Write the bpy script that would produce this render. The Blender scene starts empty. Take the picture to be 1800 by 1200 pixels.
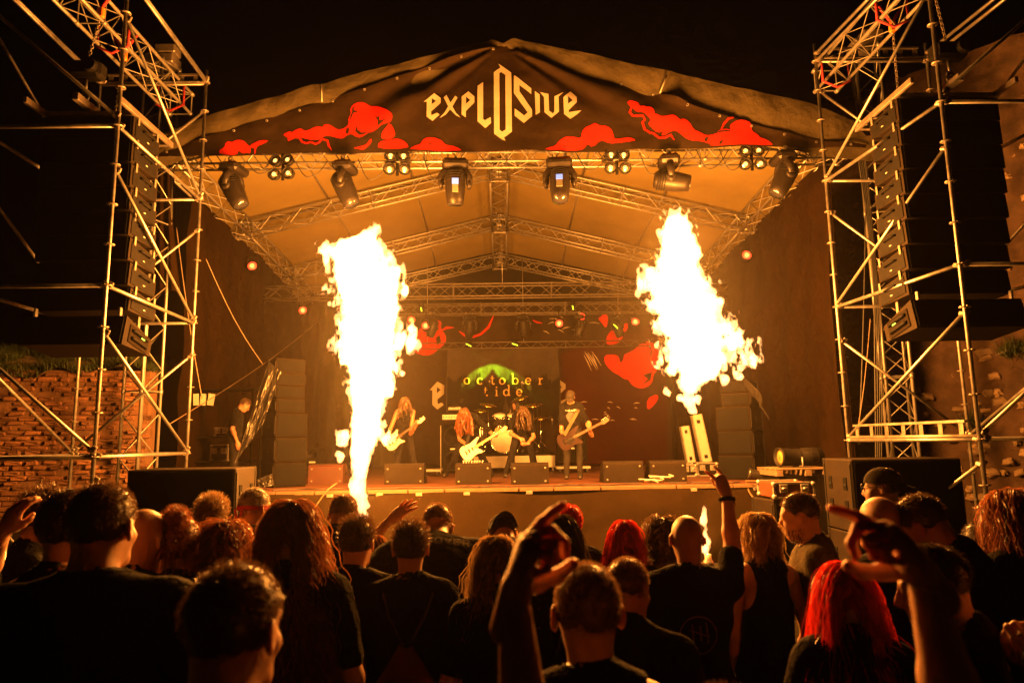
import bpy, bmesh, math, random
import numpy as np
from mathutils import Vector, Matrix

# ------------------------------------------------------------------ camera, world, exposure
random.seed(7)
SC = bpy.context.scene
COL = SC.collection
R = math.radians
PITCH, YAW, ROLL, FPX = R(8.34), R(-0.94), R(-0.9), 1200.0
EYE = Vector((0, 0, 2.0))
cam_d = bpy.data.cameras.new('camera')
cam = bpy.data.objects.new('camera', cam_d)
COL.objects.link(cam)
CAM_M = Matrix.Rotation(YAW, 3, 'Z') @ Matrix.Rotation(R(90) + PITCH, 3, 'X') @ Matrix.Rotation(ROLL, 3, 'Z')
cam.matrix_world = Matrix.Translation(EYE) @ CAM_M.to_4x4()
cam_d.sensor_width = 36.0
cam_d.lens = FPX / 1800 * 36.0
cam_d.clip_start, cam_d.clip_end = 0.05, 600
cam_d.dof.use_dof = True          # wide open lens focused on the stage: raised hands go soft
cam_d.dof.focus_distance = 11.0
cam_d.dof.aperture_fstop = 3.0
SC.camera = cam
W = bpy.data.worlds.new('World')
SC.world = W
W.use_nodes = True
nt = W.node_tree
sky = nt.nodes.new('ShaderNodeTexSky')
sky.sky_type = 'NISHITA'
sky.sun_disc = False
sky.sun_elevation = R(-4)
sky.sun_rotation = R(200)
bg = nt.nodes['Background']
nt.links.new(sky.outputs[0], bg.inputs[0])
bg.inputs[1].default_value = 0.012
SC.view_settings.view_transform = 'Standard'
SC.view_settings.look = 'None'
SC.view_settings.exposure = 0.0
SC.view_settings.gamma = 1.0
SC.render.engine = 'CYCLES'
cy = SC.cycles
cy.use_denoising = True
cy.denoiser = 'OPENIMAGEDENOISE'
cy.max_bounces = 5
cy.diffuse_bounces = 3
cy.glossy_bounces = 2
cy.transmission_bounces = 3
cy.volume_bounces = 0
cy.transparent_max_bounces = 12
cy.caustics_reflective = False
cy.caustics_refractive = False
cy.sample_clamp_indirect = 4.0
cy.use_adaptive_sampling = True
cy.adaptive_threshold = 0.03
cy.adaptive_min_samples = 16
FLAME_COL = (1.0, 0.315, 0.036)
FLAME_W = 2.1          # master gain of the flames' light
HAZE_DENSITY = 0.00035
SMOKE_DENSITY = 0.0023   # thicker stage smoke under the roof


def at(px, py, Y):
    """point of the place seen at photo pixel (px, py) at distance Y in front of the camera"""
    d = CAM_M @ Vector(((px - 900) / FPX, (600 - py) / FPX, -1))
    return EYE + d * (Y / d.y)


def scl(Y):
    """metres per photo pixel at distance Y"""
    return Y / FPX


# ------------------------------------------------------------------ building helpers
ORG = {}


def thing(name, label, cat, loc=(0, 0, 0), rz=0.0, group=None, local=False):
    o = bpy.data.objects.new(name, None)
    o.empty_display_size = 0.1
    COL.objects.link(o)
    o.location = loc
    o.rotation_euler = (0, 0, rz)
    tag(o, label, cat, group)
    ORG[o] = Vector((0, 0, 0)) if local else Vector(loc)
    return o


def tag(o, label=None, cat=None, group=None, kind=None):
    if label: o['label'] = label
    if cat: o['category'] = cat
    if group: o['group'] = group
    if kind: o['kind'] = kind
    return o


def kids(o):
    return [c for c in CHILD.get(o, [])]


CHILD = {}


def set_parent(o, p):
    o.parent = p
    CHILD.setdefault(p, []).append(o)
    ORG[o] = ORG.get(p, Vector((0, 0, 0)))


def copy_tree(o, parent=None):
    c = o.copy()
    COL.objects.link(c)
    if parent is not None:
        set_parent(c, parent)
    ORG[c] = ORG[o]
    for ch in list(kids(o)):
        copy_tree(ch, c)
    return c


def add_mesh(name, me, mat, parent=None):
    o = bpy.data.objects.new(name, me)
    COL.objects.link(o)
    if mat is not None and not me.materials:
        me.materials.append(mat)
    if parent is not None:
        set_parent(o, parent)
    else:
        ORG[o] = Vector((0, 0, 0))
    return o


def np_mesh(name, V, F, smooth=True):
    me = bpy.data.meshes.new(name)
    V = np.asarray(V, dtype=np.float32)
    F = np.asarray(F, dtype=np.int32)
    k = F.shape[1]
    me.vertices.add(len(V))
    me.vertices.foreach_set('co', V.ravel())
    me.loops.add(F.size)
    me.loops.foreach_set('vertex_index', F.ravel())
    me.polygons.add(len(F))
    me.polygons.foreach_set('loop_start', np.arange(0, F.size, k, dtype=np.int32))
    if smooth:
        me.polygons.foreach_set('use_smooth', np.ones(len(F), dtype=bool))
    me.update(calc_edges=True)
    return me


class MB:
    """collects simple solids, then links them as one mesh object"""
    def __init__(s):
        s.v, s.f, s.sm = [], [], []

    def add(s, vs, fs, smooth=False):
        n = len(s.v)
        s.v.extend([tuple(v) for v in vs])
        s.f.extend([tuple(i + n for i in f) for f in fs])
        s.sm.extend([smooth] * len(fs))
        return s

    def box(s, c, size, rot=None, ch=0.0):
        hx, hy, hz = size[0] / 2, size[1] / 2, size[2] / 2
        c = Vector(c)
        if ch <= 0:
            vs = [Vector((x * hx, y * hy, z * hz)) for x in (-1, 1) for y in (-1, 1) for z in (-1, 1)]
            fs = [(0, 1, 3, 2), (4, 6, 7, 5), (0, 4, 5, 1), (2, 3, 7, 6), (0, 2, 6, 4), (1, 5, 7, 3)]
        else:
            ch = min(ch, hx * .9, hy * .9, hz * .9)
            vs, idx = [], {}
            for x in (-1, 1):
                for y in (-1, 1):
                    for z in (-1, 1):
                        for ax in range(3):
                            p = [x * hx, y * hy, z * hz]
                            for a in range(3):
                                if a != ax:
                                    p[a] -= ch * (x, y, z)[a]
                            idx[(x, y, z, ax)] = len(vs)
                            vs.append(Vector(p))
            I = idx
            fs = []
            for ax in range(3):
                a, b = [(1, 2), (2, 0), (0, 1)][ax]
                for sg in (-1, 1):
                    ring = []
                    for (u, w) in ((-1, -1), (1, -1), (1, 1), (-1, 1)):
                        k = [0, 0, 0]
                        k[ax], k[a], k[b] = sg, u, w
                        ring.append(I[tuple(k) + (ax,)])
                    fs.append(tuple(ring if sg > 0 else ring[::-1]))
            for ax in range(3):
                a, b = [(1, 2), (2, 0), (0, 1)][ax]
                for u in (-1, 1):
                    for w in (-1, 1):
                        k0, k1 = [0, 0, 0], [0, 0, 0]
                        k0[a], k0[b], k0[ax] = u, w, -1
                        k1[a], k1[b], k1[ax] = u, w, 1
                        q = [I[tuple(k0) + (a,)], I[tuple(k1) + (a,)], I[tuple(k1) + (b,)], I[tuple(k0) + (b,)]]
                        fs.append(tuple(q if u * w < 0 else q[::-1]))
            for x in (-1, 1):
                for y in (-1, 1):
                    for z in (-1, 1):
                        q = [I[(x, y, z, 0)], I[(x, y, z, 1)], I[(x, y, z, 2)]]
                        fs.append(tuple(q if x * y * z > 0 else q[::-1]))
        if rot is not None:
            vs = [rot @ v for v in vs]
        return s.add([v + c for v in vs], fs)

    def tube(s, p0, p1, r, n=8, r1=None, caps=True):
        p0, p1 = Vector(p0), Vector(p1)
        r1 = r if r1 is None else r1
        d = (p1 - p0)
        if d.length < 1e-6: return s
        d.normalize()
        u = d.orthogonal().normalized()
        w = d.cross(u)
        vs = []
        for p, rr in ((p0, r), (p1, r1)):
            for i in range(n):
                a = 2 * math.pi * i / n
                vs.append(p + (u * math.cos(a) + w * math.sin(a)) * rr)
        fs = [(i, (i + 1) % n, n + (i + 1) % n, n + i) for i in range(n)]
        s.add(vs, fs, True)
        if caps:
            k = len(s.v) - 2 * n
            s.f.append(tuple(k + i for i in range(n - 1, -1, -1))); s.sm.append(False)
            s.f.append(tuple(k + n + i for i in range(n))); s.sm.append(False)
        return s

    def path(s, pts, r, n=6):
        pts = [Vector(p) for p in pts]
        rs = r if isinstance(r, (list, tuple)) else [r] * len(pts)
        vs, fs = [], []
        u = None
        for i, p in enumerate(pts):
            d = (pts[min(i + 1, len(pts) - 1)] - pts[max(i - 1, 0)]).normalized()
            u = d.orthogonal().normalized() if u is None else (u - d * u.dot(d)).normalized()
            w = d.cross(u)
            for k in range(n):
                a = 2 * math.pi * k / n
                vs.append(p + (u * math.cos(a) + w * math.sin(a)) * rs[i])
        for i in range(len(pts) - 1):
            for k in range(n):
                fs.append((i * n + k, i * n + (k + 1) % n, (i + 1) * n + (k + 1) % n, (i + 1) * n + k))
        fs.append(tuple(range(n - 1, -1, -1)))
        m = (len(pts) - 1) * n
        fs.append(tuple(m + k for k in range(n)))
        return s.add(vs, fs, True)

    def lathe(s, prof, c=(0, 0, 0), rot=None, n=20):
        """prof: (radius, height) list, axis z"""
        c = Vector(c)
        vs, fs = [], []
        for (r, h) in prof:
            for k in range(n):
                a = 2 * math.pi * k / n
                v = Vector((r * math.cos(a), r * math.sin(a), h))
                vs.append((rot @ v if rot is not None else v) + c)
        for i in range(len(prof) - 1):
            for k in range(n):
                fs.append((i * n + k, i * n + (k + 1) % n, (i + 1) * n + (k + 1) % n, (i + 1) * n + k))
        fs.append(tuple(range(n - 1, -1, -1)))
        m = (len(prof) - 1) * n
        fs.append(tuple(m + k for k in range(n)))
        return s.add(vs, fs, True)

    def prism(s, pts2, z0, z1, f):
        """closed outline pts2 (counter-clockwise in u,v) extruded z0..z1; f(u, v, w) -> point"""
        n = len(pts2)
        vs = [f(u, v, z0) for u, v in pts2] + [f(u, v, z1) for u, v in pts2]
        fs = [tuple(range(n - 1, -1, -1)), tuple(range(n, 2 * n))]
        fs += [(i, (i + 1) % n, n + (i + 1) % n, n + i) for i in range(n)]
        return s.add(vs, fs)

    def torus(s, c, r, t, rot=None, n=16, m=6, sx=1.0):
        c = Vector(c)
        vs, fs = [], []
        for i in range(n):
            a = 2 * math.pi * i / n
            for k in range(m):
                b = 2 * math.pi * k / m
                v = Vector(((r + t * math.cos(b)) * math.cos(a) * sx, (r + t * math.cos(b)) * math.sin(a), t * math.sin(b)))
                vs.append((rot @ v if rot is not None else v) + c)
        for i in range(n):
            for k in range(m):
                fs.append((i * m + k, ((i + 1) % n) * m + k, ((i + 1) % n) * m + (k + 1) % m, i * m + (k + 1) % m))
        return s.add(vs, fs, True)

    def grid(s, fn, nu, nv, smooth=True):
        vs = [fn(i / nu, j / nv) for i in range(nu + 1) for j in range(nv + 1)]
        fs = [(i * (nv + 1) + j, (i + 1) * (nv + 1) + j, (i + 1) * (nv + 1) + j + 1, i * (nv + 1) + j + 1)
              for i in range(nu) for j in range(nv)]
        return s.add(vs, fs, smooth)

    def build(s, name, mat, parent=None, origin=None):
        me = bpy.data.meshes.new(name)
        o3 = Vector(origin) if origin is not None else (ORG.get(parent, Vector((0, 0, 0))) if parent is not None else Vector((0, 0, 0)))
        vs = [(v[0] - o3.x, v[1] - o3.y, v[2] - o3.z) for v in s.v]
        me.from_pydata(vs, [], s.f)
        me.polygons.foreach_set('use_smooth', s.sm)
        me.update()
        o = add_mesh(name, me, mat, parent)
        if origin is not None and parent is None:
            o.location = origin
        return o


def rot_xyz(ax=0, ay=0, az=0):
    return Matrix.Rotation(az, 3, 'Z') @ Matrix.Rotation(ay, 3, 'Y') @ Matrix.Rotation(ax, 3, 'X')


# ------------------------------------------------------------------ materials
def mat(name, col, rough=.5, metal=0.0, var=.18, scale=6.0, bump=.0, bscale=80.0, spec=.4, rnd=0.0,
        col2=None, emit=None, estr=0.0, trans=0.0, sheen=0.0, aniso=None):
    m = bpy.data.materials.new(name)
    m.use_nodes = True
    n = m.node_tree
    L = n.links.new
    b = n.nodes['Principled BSDF']
    b.inputs['Roughness'].default_value = rough
    b.inputs['Metallic'].default_value = metal
    b.inputs['Specular IOR Level'].default_value = spec
    if sheen: b.inputs['Sheen Weight'].default_value = sheen
    tc = n.nodes.new('ShaderNodeTexCoord')
    nz = n.nodes.new('ShaderNodeTexNoise')
    nz.inputs['Scale'].default_value = scale
    nz.inputs['Detail'].default_value = 6
    nz.inputs['Roughness'].default_value = .65
    L(tc.outputs['Object'], nz.inputs['Vector'])
    mr = n.nodes.new('ShaderNodeMapRange')
    mr.inputs['From Min'].default_value = .3
    mr.inputs['From Max'].default_value = .7
    L(nz.outputs['Fac'], mr.inputs['Value'])
    mix = n.nodes.new('ShaderNodeMix')
    mix.data_type = 'RGBA'
    c2 = col2 if col2 else tuple(max(0, c * (1 + var)) for c in col)
    c1 = col if col2 else tuple(max(0, c * (1 - var)) for c in col)
    mix.inputs['A'].default_value = (*c1, 1)
    mix.inputs['B'].default_value = (*c2, 1)
    L(mr.outputs[0], mix.inputs['Factor'])
    out = mix.outputs['Result']
    if rnd:
        oi = n.nodes.new('ShaderNodeObjectInfo')
        hs = n.nodes.new('ShaderNodeHueSaturation')
        r2 = n.nodes.new('ShaderNodeMapRange')
        r2.inputs['To Min'].default_value = 1 - rnd
        r2.inputs['To Max'].default_value = 1 + rnd
        L(oi.outputs['Random'], r2.inputs['Value'])
        L(r2.outputs[0], hs.inputs['Value'])
        L(out, hs.inputs['Color'])
        out = hs.outputs['Color']
    L(out, b.inputs['Base Color'])
    # roughness breaks up a little everywhere
    rr = n.nodes.new('ShaderNodeMapRange')
    rr.inputs['To Min'].default_value = max(.03, rough - .1)
    rr.inputs['To Max'].default_value = min(1, rough + .12)
    L(nz.outputs['Fac'], rr.inputs['Value'])
    L(rr.outputs[0], b.inputs['Roughness'])
    if bump:
        n2 = n.nodes.new('ShaderNodeTexNoise')
        n2.inputs['Scale'].default_value = bscale
        n2.inputs['Detail'].default_value = 4
        L(tc.outputs['Object'], n2.inputs['Vector'])
        bp = n.nodes.new('ShaderNodeBump')
        bp.inputs['Strength'].default_value = bump
        bp.inputs['Distance'].default_value = .01
        L(n2.outputs['Fac'], bp.inputs['Height'])
        L(bp.outputs[0], b.inputs['Normal'])
    if emit:
        b.inputs['Emission Color'].default_value = (*emit, 1)
        b.inputs['Emission Strength'].default_value = estr
    if trans:
        tr = n.nodes.new('ShaderNodeBsdfTranslucent')
        L(out, tr.inputs['Color'])
        ms = n.nodes.new('ShaderNodeMixShader')
        ms.inputs[0].default_value = trans
        L(b.outputs[0], ms.inputs[1])
        L(tr.outputs[0], ms.inputs[2])
        L(ms.outputs[0], n.nodes['Material Output'].inputs['Surface'])
    return m


def cloth_mat(name, col, weave=420.0, trans=.0, rough=.9, var=.15, sheen=.0, bump=.35, wr=2.2):
    """woven cloth: two crossed wave threads as fine relief, large soft wrinkles"""
    m = mat(name, col, rough, var=var, scale=1.3, trans=trans, sheen=sheen, spec=.03)
    n = m.node_tree
    L = n.links.new
    b = n.nodes['Principled BSDF']
    tc = [x for x in n.nodes if x.type == 'TEX_COORD'][0]
    w1 = n.nodes.new('ShaderNodeTexNoise')
    w1.inputs['Scale'].default_value = weave / 6
    w2 = n.nodes.new('ShaderNodeTexNoise')
    w2.inputs['Scale'].default_value = wr
    w2.inputs['Detail'].default_value = 5
    L(tc.outputs['Object'], w1.inputs['Vector'])
    L(tc.outputs['Object'], w2.inputs['Vector'])
    ad = n.nodes.new('ShaderNodeMath')
    ad.operation = 'MULTIPLY_ADD'
    ad.inputs[1].default_value = .08
    L(w1.outputs['Fac'], ad.inputs[0])
    L(w2.outputs['Fac'], ad.inputs[2])
    bp = n.nodes.new('ShaderNodeBump')
    bp.inputs['Strength'].default_value = bump
    bp.inputs['Distance'].default_value = .12
    L(ad.outputs[0], bp.inputs['Height'])
    L(bp.outputs[0], b.inputs['Normal'])
    return m


M = {
    'steel': mat('galvanised steel', (.20, .19, .185), .42, .75, .35, 9, .06, 60, rnd=.1),
    'rusty': mat('weathered steel tube', (.17, .145, .125), .45, .65, .4, 5, .1, 40, rnd=.15),
    'alu': mat('brushed aluminium', (.27, .26, .25), .4, .75, .15, 14, .03, 120),
    'alu_dk': mat('dull aluminium', (.17, .16, .145), .5, .5, .2, 10),
    'black_box': mat('black textured cabinet paint', (.0052, .0036, .0022), .8, 0, .3, 20, .25, 160, .05, rnd=.2),
    'black_worn': mat('scuffed cabinet paint', (.0065, .0045, .003), .72, 0, .4, 7, .2, 120, .08, col2=(.012, .008, .005)),
    'grille': mat('black speaker grille', (.004, .004, .004), .85, 0, .4, 240, .5, 300, .04),
    'blk_metal': mat('black powder coated metal', (.006, .0055, .005), .65, 0, .3, 14, .08, 90, .06),
    'blk_plast': mat('black moulded plastic', (.008, .007, .0065), .55, 0, .3, 30, .12, 90, .12),
    'rubber': mat('black rubber cable', (.015, .015, .015), .6, 0),
    'red_sling': mat('red polyester sling', (.35, .02, .03), .8, 0, .2, 30),
    'orange': mat('orange paint', (.7, .16, .02), .5, 0),
    'white_paint': mat('off white paint', (.26, .245, .22), .5, 0, .1, 10, .05),
    'white_gloss': mat('white lacquer', (.5, .49, .47), .25, 0, .05, 6),
    'yellow': mat('yellow tape', (.7, .5, .05), .6),
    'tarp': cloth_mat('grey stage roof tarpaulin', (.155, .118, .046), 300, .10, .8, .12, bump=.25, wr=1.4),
    'tarp_edge': cloth_mat('shaded grey tarpaulin edge', (.050, .040, .022), 300, .0, .85, .2, bump=.5, wr=2.5),  # tarp colour darkened to stand for shade on the turned edge
    'banner': cloth_mat('black mesh banner cloth', (.014, .0085, .0045), 500, .0, .8, .25, bump=.3),
    'print_red': cloth_mat('red banner print', (.36, .009, .006), 500, 0, .8, .08, bump=.2),
    'print_tan': cloth_mat('cream banner print', (.27, .24, .20), 500, 0, .8, .06, bump=.2),
    'curtain': cloth_mat('black molton curtain', (.0085, .0042, .0014), 300, 0, .95, .3, bump=.5, wr=3),
    'skirt': cloth_mat('dark stage skirt cloth', (.0135, .008, .003), 300, 0, .9, .12, bump=.3, wr=.9),
    'ply': mat('red brown stage plywood', (.048, .014, .006), .6, 0, .35, 2.5, .08, 30),
    'wood_edge': mat('bare plywood edge', (.075, .045, .022), .7, 0, .25, 8, .1, 60),
    'case': mat('brown flight case laminate', (.09, .022, .010), .45, 0, .2, 5, .05),
    'glass_dk': mat('dark lens glass', (.02, .02, .025), .05, 0, .1, 5, spec=.8),
    'screen': mat('lit blue display', (.05, .1, .3), .3, emit=(.25, .45, 1.0), estr=.9),
    'led_green': mat('lit green indicator', (.1, .6, .1), .4, emit=(.55, .9, .15), estr=1.2),
    'label_w': mat('white paper label', (.4, .38, .34), .7),
    'chrome': mat('chrome', (.7, .7, .7), .1, 1.0, .05),
    'brass': mat('bronze cymbal', (.55, .38, .12), .25, 1.0, .15, 30),
    'plastic_sheet': mat('wrinkled grey plastic sheet', (.012, .011, .010), .32, 0, .2, 4, .35, 9, .6),
    'pallet': mat('rough pallet wood', (.09, .06, .035), .85, 0, .35, 12, .3, 40),
}
# ------------------------------------------------------------------ noise and surface helpers
RNG = np.random.default_rng(11)
LAT = RNG.random((48, 48, 48)).astype(np.float32)


def vnoise(x, y, z):
    xi, yi, zi = np.floor(x).astype(int), np.floor(y).astype(int), np.floor(z).astype(int)
    fx, fy, fz = x - xi, y - yi, z - zi
    fx, fy, fz = [f * f * (3 - 2 * f) for f in (fx, fy, fz)]
    a = [i % 48 for i in (xi, xi + 1)]
    b = [i % 48 for i in (yi, yi + 1)]
    c = [i % 48 for i in (zi, zi + 1)]
    r = 0
    for i in (0, 1):
        for j in (0, 1):
            for k in (0, 1):
                w = (fx if i else 1 - fx) * (fy if j else 1 - fy) * (fz if k else 1 - fz)
                r = r + w * LAT[a[i], b[j], c[k]]
    return r * 2 - 1


def fbm(x, y, z, oct=4, gain=.5):
    r, a = 0, 1.0
    for o in range(oct):
        r = r + a * vnoise(x + 13.7 * o, y + 7.1 * o, z + 3.3 * o)
        x, y, z, a = x * 2.03, y * 2.03, z * 2.03, a * gain
    return r


LATL = LAT[:, :, 0].tolist()


def _n2(x, y):
    i, j = math.floor(x), math.floor(y)
    u, v = x - i, y - j
    u, v = u * u * (3 - 2 * u), v * v * (3 - 2 * v)
    a, b = LATL[i % 48], LATL[(i + 1) % 48]
    j0, j1 = j % 48, (j + 1) % 48
    return ((a[j0] * (1 - v) + a[j1] * v) * (1 - u) + (b[j0] * (1 - v) + b[j1] * v) * u) * 2 - 1


def fb1(x, y=0.0, z=0.0):
    """cheap smooth noise for single points"""
    x += z * 5.37; y += z * 3.11
    return _n2(x, y) + .5 * _n2(x * 2.03 + 13.7, y * 2.03 + 7.1) + .25 * _n2(x * 4.1 + 3.3, y * 4.1 + 1.9)


def surfnet(F, xs, ys, zs):
    """mesh of the zero surface of F (negative inside) on a grid"""
    s = F < 0
    nx, ny, nz = F.shape
    cnt = np.zeros((nx - 1, ny - 1, nz - 1), dtype=np.int8)
    for a in (0, 1):
        for b in (0, 1):
            for c in (0, 1):
                cnt += s[a:nx - 1 + a, b:ny - 1 + b, c:nz - 1 + c]
    act = (cnt > 0) & (cnt < 8)
    idx = np.full(act.shape, -1, dtype=np.int32)
    n = int(act.sum())
    idx[act] = np.arange(n)
    ia, ja, ka = np.nonzero(act)
    acc = np.zeros((n, 3))
    num = np.zeros(n)
    cs = [(a, b, c) for a in (0, 1) for b in (0, 1) for c in (0, 1)]
    for p in cs:
        for ax in range(3):
            if p[ax]: continue
            q = list(p); q[ax] = 1
            fa = F[ia + p[0], ja + p[1], ka + p[2]]
            fb = F[ia + q[0], ja + q[1], ka + q[2]]
            m = (fa < 0) != (fb < 0)
            t = np.where(m, fa / np.where(m, fa - fb, 1), 0)
            px = xs[ia + p[0]] + t * (xs[ia + q[0]] - xs[ia + p[0]])
            py = ys[ja + p[1]] + t * (ys[ja + q[1]] - ys[ja + p[1]])
            pz = zs[ka + p[2]] + t * (zs[ka + q[2]] - zs[ka + p[2]])
            acc += np.stack([px, py, pz], 1) * m[:, None]
            num += m
    V = acc / num[:, None]
    quads = []
    for ax in range(3):
        sl0 = [slice(1, -1)] * 3; sl1 = [slice(1, -1)] * 3
        sl0[ax] = slice(0, -1); sl1[ax] = slice(1, None)
        a, b = s[tuple(sl0)], s[tuple(sl1)]
        e = np.nonzero(a != b)
        off = [1, 1, 1]; off[ax] = 0
        g = [e[k] + off[k] for k in range(3)]
        u, w = [(1, 2), (2, 0), (0, 1)][ax]
        q = []
        for (du, dw) in ((-1, -1), (0, -1), (0, 0), (-1, 0)):
            k = [g[0].copy(), g[1].copy(), g[2].copy()]
            k[u] = k[u] + du; k[w] = k[w] + dw
            q.append(idx[k[0], k[1], k[2]])
        q = np.stack(q, 1)
        fl = ~a[e]
        q[fl] = q[fl][:, ::-1]
        quads.append(q)
    Q = np.concatenate(quads)
    Q = Q[(Q >= 0).all(1)]
    return V, Q


# ------------------------------------------------------------------ ground
def ground():
    g = MB()
    g.grid(lambda u, v: (-80 + 160 * u, -20 + 140 * v, 0.0), 16, 14)
    m = mat('trodden dry lawn', (.032, .03, .012), .95, 0, .4, 1.2, .6, 40, col2=(.055, .042, .018))
    o = g.build('ground', m)
    tag(o, kind='structure')


ground()


def grass_patch(name, label, pts, h, mtl, w=.005, lean=.5):
    n = len(pts)
    P = np.array(pts, dtype=np.float32)
    a = RNG.random(n) * 2 * np.pi
    hh = h * (.5 + .9 * RNG.random(n))
    side = np.stack([np.cos(a), np.sin(a), 0 * a], 1) * (w * (.6 + .8 * RNG.random(n)))[:, None]
    ln = np.stack([np.cos(a * 3.7), np.sin(a * 3.7), 0 * a], 1) * (hh * lean * RNG.random(n))[:, None]
    up = np.stack([0 * a, 0 * a, hh], 1)
    V = np.stack([P - side, P + side, P + side * .6 + ln * .4 + up * .6, P - side * .6 + ln * .4 + up * .6, P + ln + up], 1).reshape(-1, 3)
    b = np.arange(n) * 5
    F = np.concatenate([np.stack([b, b + 1, b + 2], 1), np.stack([b, b + 2, b + 3], 1), np.stack([b + 3, b + 2, b + 4], 1)])
    o = add_mesh(name, np_mesh(name, V, F, False), mtl)
    tag(o, label, 'grass', kind='stuff')
    return o


M['grass'] = mat('dry yellow green grass blades', (.05, .048, .012), .7, 0, .4, 3, trans=.3)
M['weed'] = mat('green weeds', (.025, .04, .012), .6, 0, .5, 2, trans=.2)
pp = [(RNG.uniform(-4.6, 5.0), 4.3 + 6.6 * RNG.random() ** 1.2, 0) for _ in range(26000)]
grass_patch('grass', 'short dry lawn in the pit between barrier and stage', pp, .06, M['grass'], .006)

# ------------------------------------------------------------------ left brick wall with earth bank on top
def brick_wall():
    t = thing('brick_wall', 'old red brick wall behind the left scaffold tower, earth and grass on top', 'wall', (-9.0, 11.4, 0))
    A, B = Vector((-12.6, 10.7, 0)), Vector((-6.15, 12.0, 0))
    dx = (B - A); Lw = dx.length; dx.normalize()
    nr = Vector((dx.y, -dx.x, 0))          # towards the camera
    H = at(110, 648, 11.5).z
    mb = MB()
    mid = (A + B) / 2 - nr * .25
    rz = math.atan2(dx.y, dx.x)
    mb.box((mid.x, mid.y, H / 2), (Lw, .5, H), Matrix.Rotation(rz, 3, 'Z'))
    mort = mat('crumbling lime mortar', (.095, .048, .024), .95, 0, .45, 5, .9, 30)
    mb.build('mortar_core', mort, t)
    bm_ = mat('weathered red brick', (.085, .032, .016), .92, 0, .5, 7, .9, 45, rnd=.5, col2=(.135, .064, .032))
    shapes = []
    for k in range(10):                     # ten chipped bricks shared by all
        b = MB()
        L_, Hh = .245 * random.uniform(.5, 1.05), .068 * random.uniform(.7, 1.08)
        b.box((0, 0, 0), (L_, .12, Hh), None, .010)
        b.v = [(x + random.uniform(-.018, .018), y + random.uniform(-.02, .012), z + random.uniform(-.013, .013)) for x, y, z in b.v]
        me = bpy.data.meshes.new('brick')
        me.from_pydata(b.v, [], b.f); me.materials.append(bm_)
        shapes.append(me)
    spots = []
    row = 0
    z = .05
    while z < H - .04:
        x = (.13 if row % 2 else .0) + random.uniform(-.03, .03)
        while x < Lw:
            if random.random() > .09:
                spots.append((x, z + random.uniform(-.006, .006)))
            x += .262
        z += .082
        row += 1
    seen, rest = [], []
    for (x, z) in spots:
        p = A + dx * x
        (seen if (p.x > -8.75 and p.x < -6.1 and z > 1.3) else rest).append((x, z))
    random.shuffle(seen)
    rest += seen[300:]
    seen = seen[:300]
    big = MB()
    for (x, z) in seen:
        p = A + dx * x + nr * random.uniform(-.052, .008)
        o = add_mesh('brick', random.choice(shapes), None, t)
        o.location = (p.x - t.location.x, p.y - t.location.y, z)
        o.rotation_euler = (random.uniform(-.03, .03), random.uniform(-.03, .03), rz + random.uniform(-.05, .05))
    rm = Matrix.Rotation(rz, 3, 'Z')
    for (x, z) in rest:
        p = A + dx * x + nr * random.uniform(-.04, .015)
        big.box((p.x, p.y, z), (.245, .12, .068), rm, .008)
    o = big.build('far_brickwork', bm_, t)
    o['kind'] = 'stuff'
    # bank of earth above
    e = MB()
    def bank(u, v):
        p = A + dx * (Lw * u) - nr * (v * 4.0 - .06)
        return (p.x, p.y, H - .02 + .9 * v ** .8 * (1.15 - .6 * u) + .10 * fb1(u * 18, v * 7) + (.02 if v == 0 else 0))
    e.grid(bank, 70, 18)
    o = e.build('earth_bank', mat('dry earth bank', (.10, .075, .045), .95, 0, .4, 3, .8, 22), None)
    tag(o, kind='structure')
    pts = []
    for _ in range(19000):
        u, v = RNG.random(), RNG.random() ** 1.6
        if vnoise(np.array([u * 14.]), np.array([v * 5.]), np.array([.5]))[0] < -.25: continue
        pts.append(bank(u, v))
    grass_patch('weeds', 'rank grass and weeds on top of the left brick wall', pts, .15, M['weed'], .007, 1.7)


brick_wall()


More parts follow.
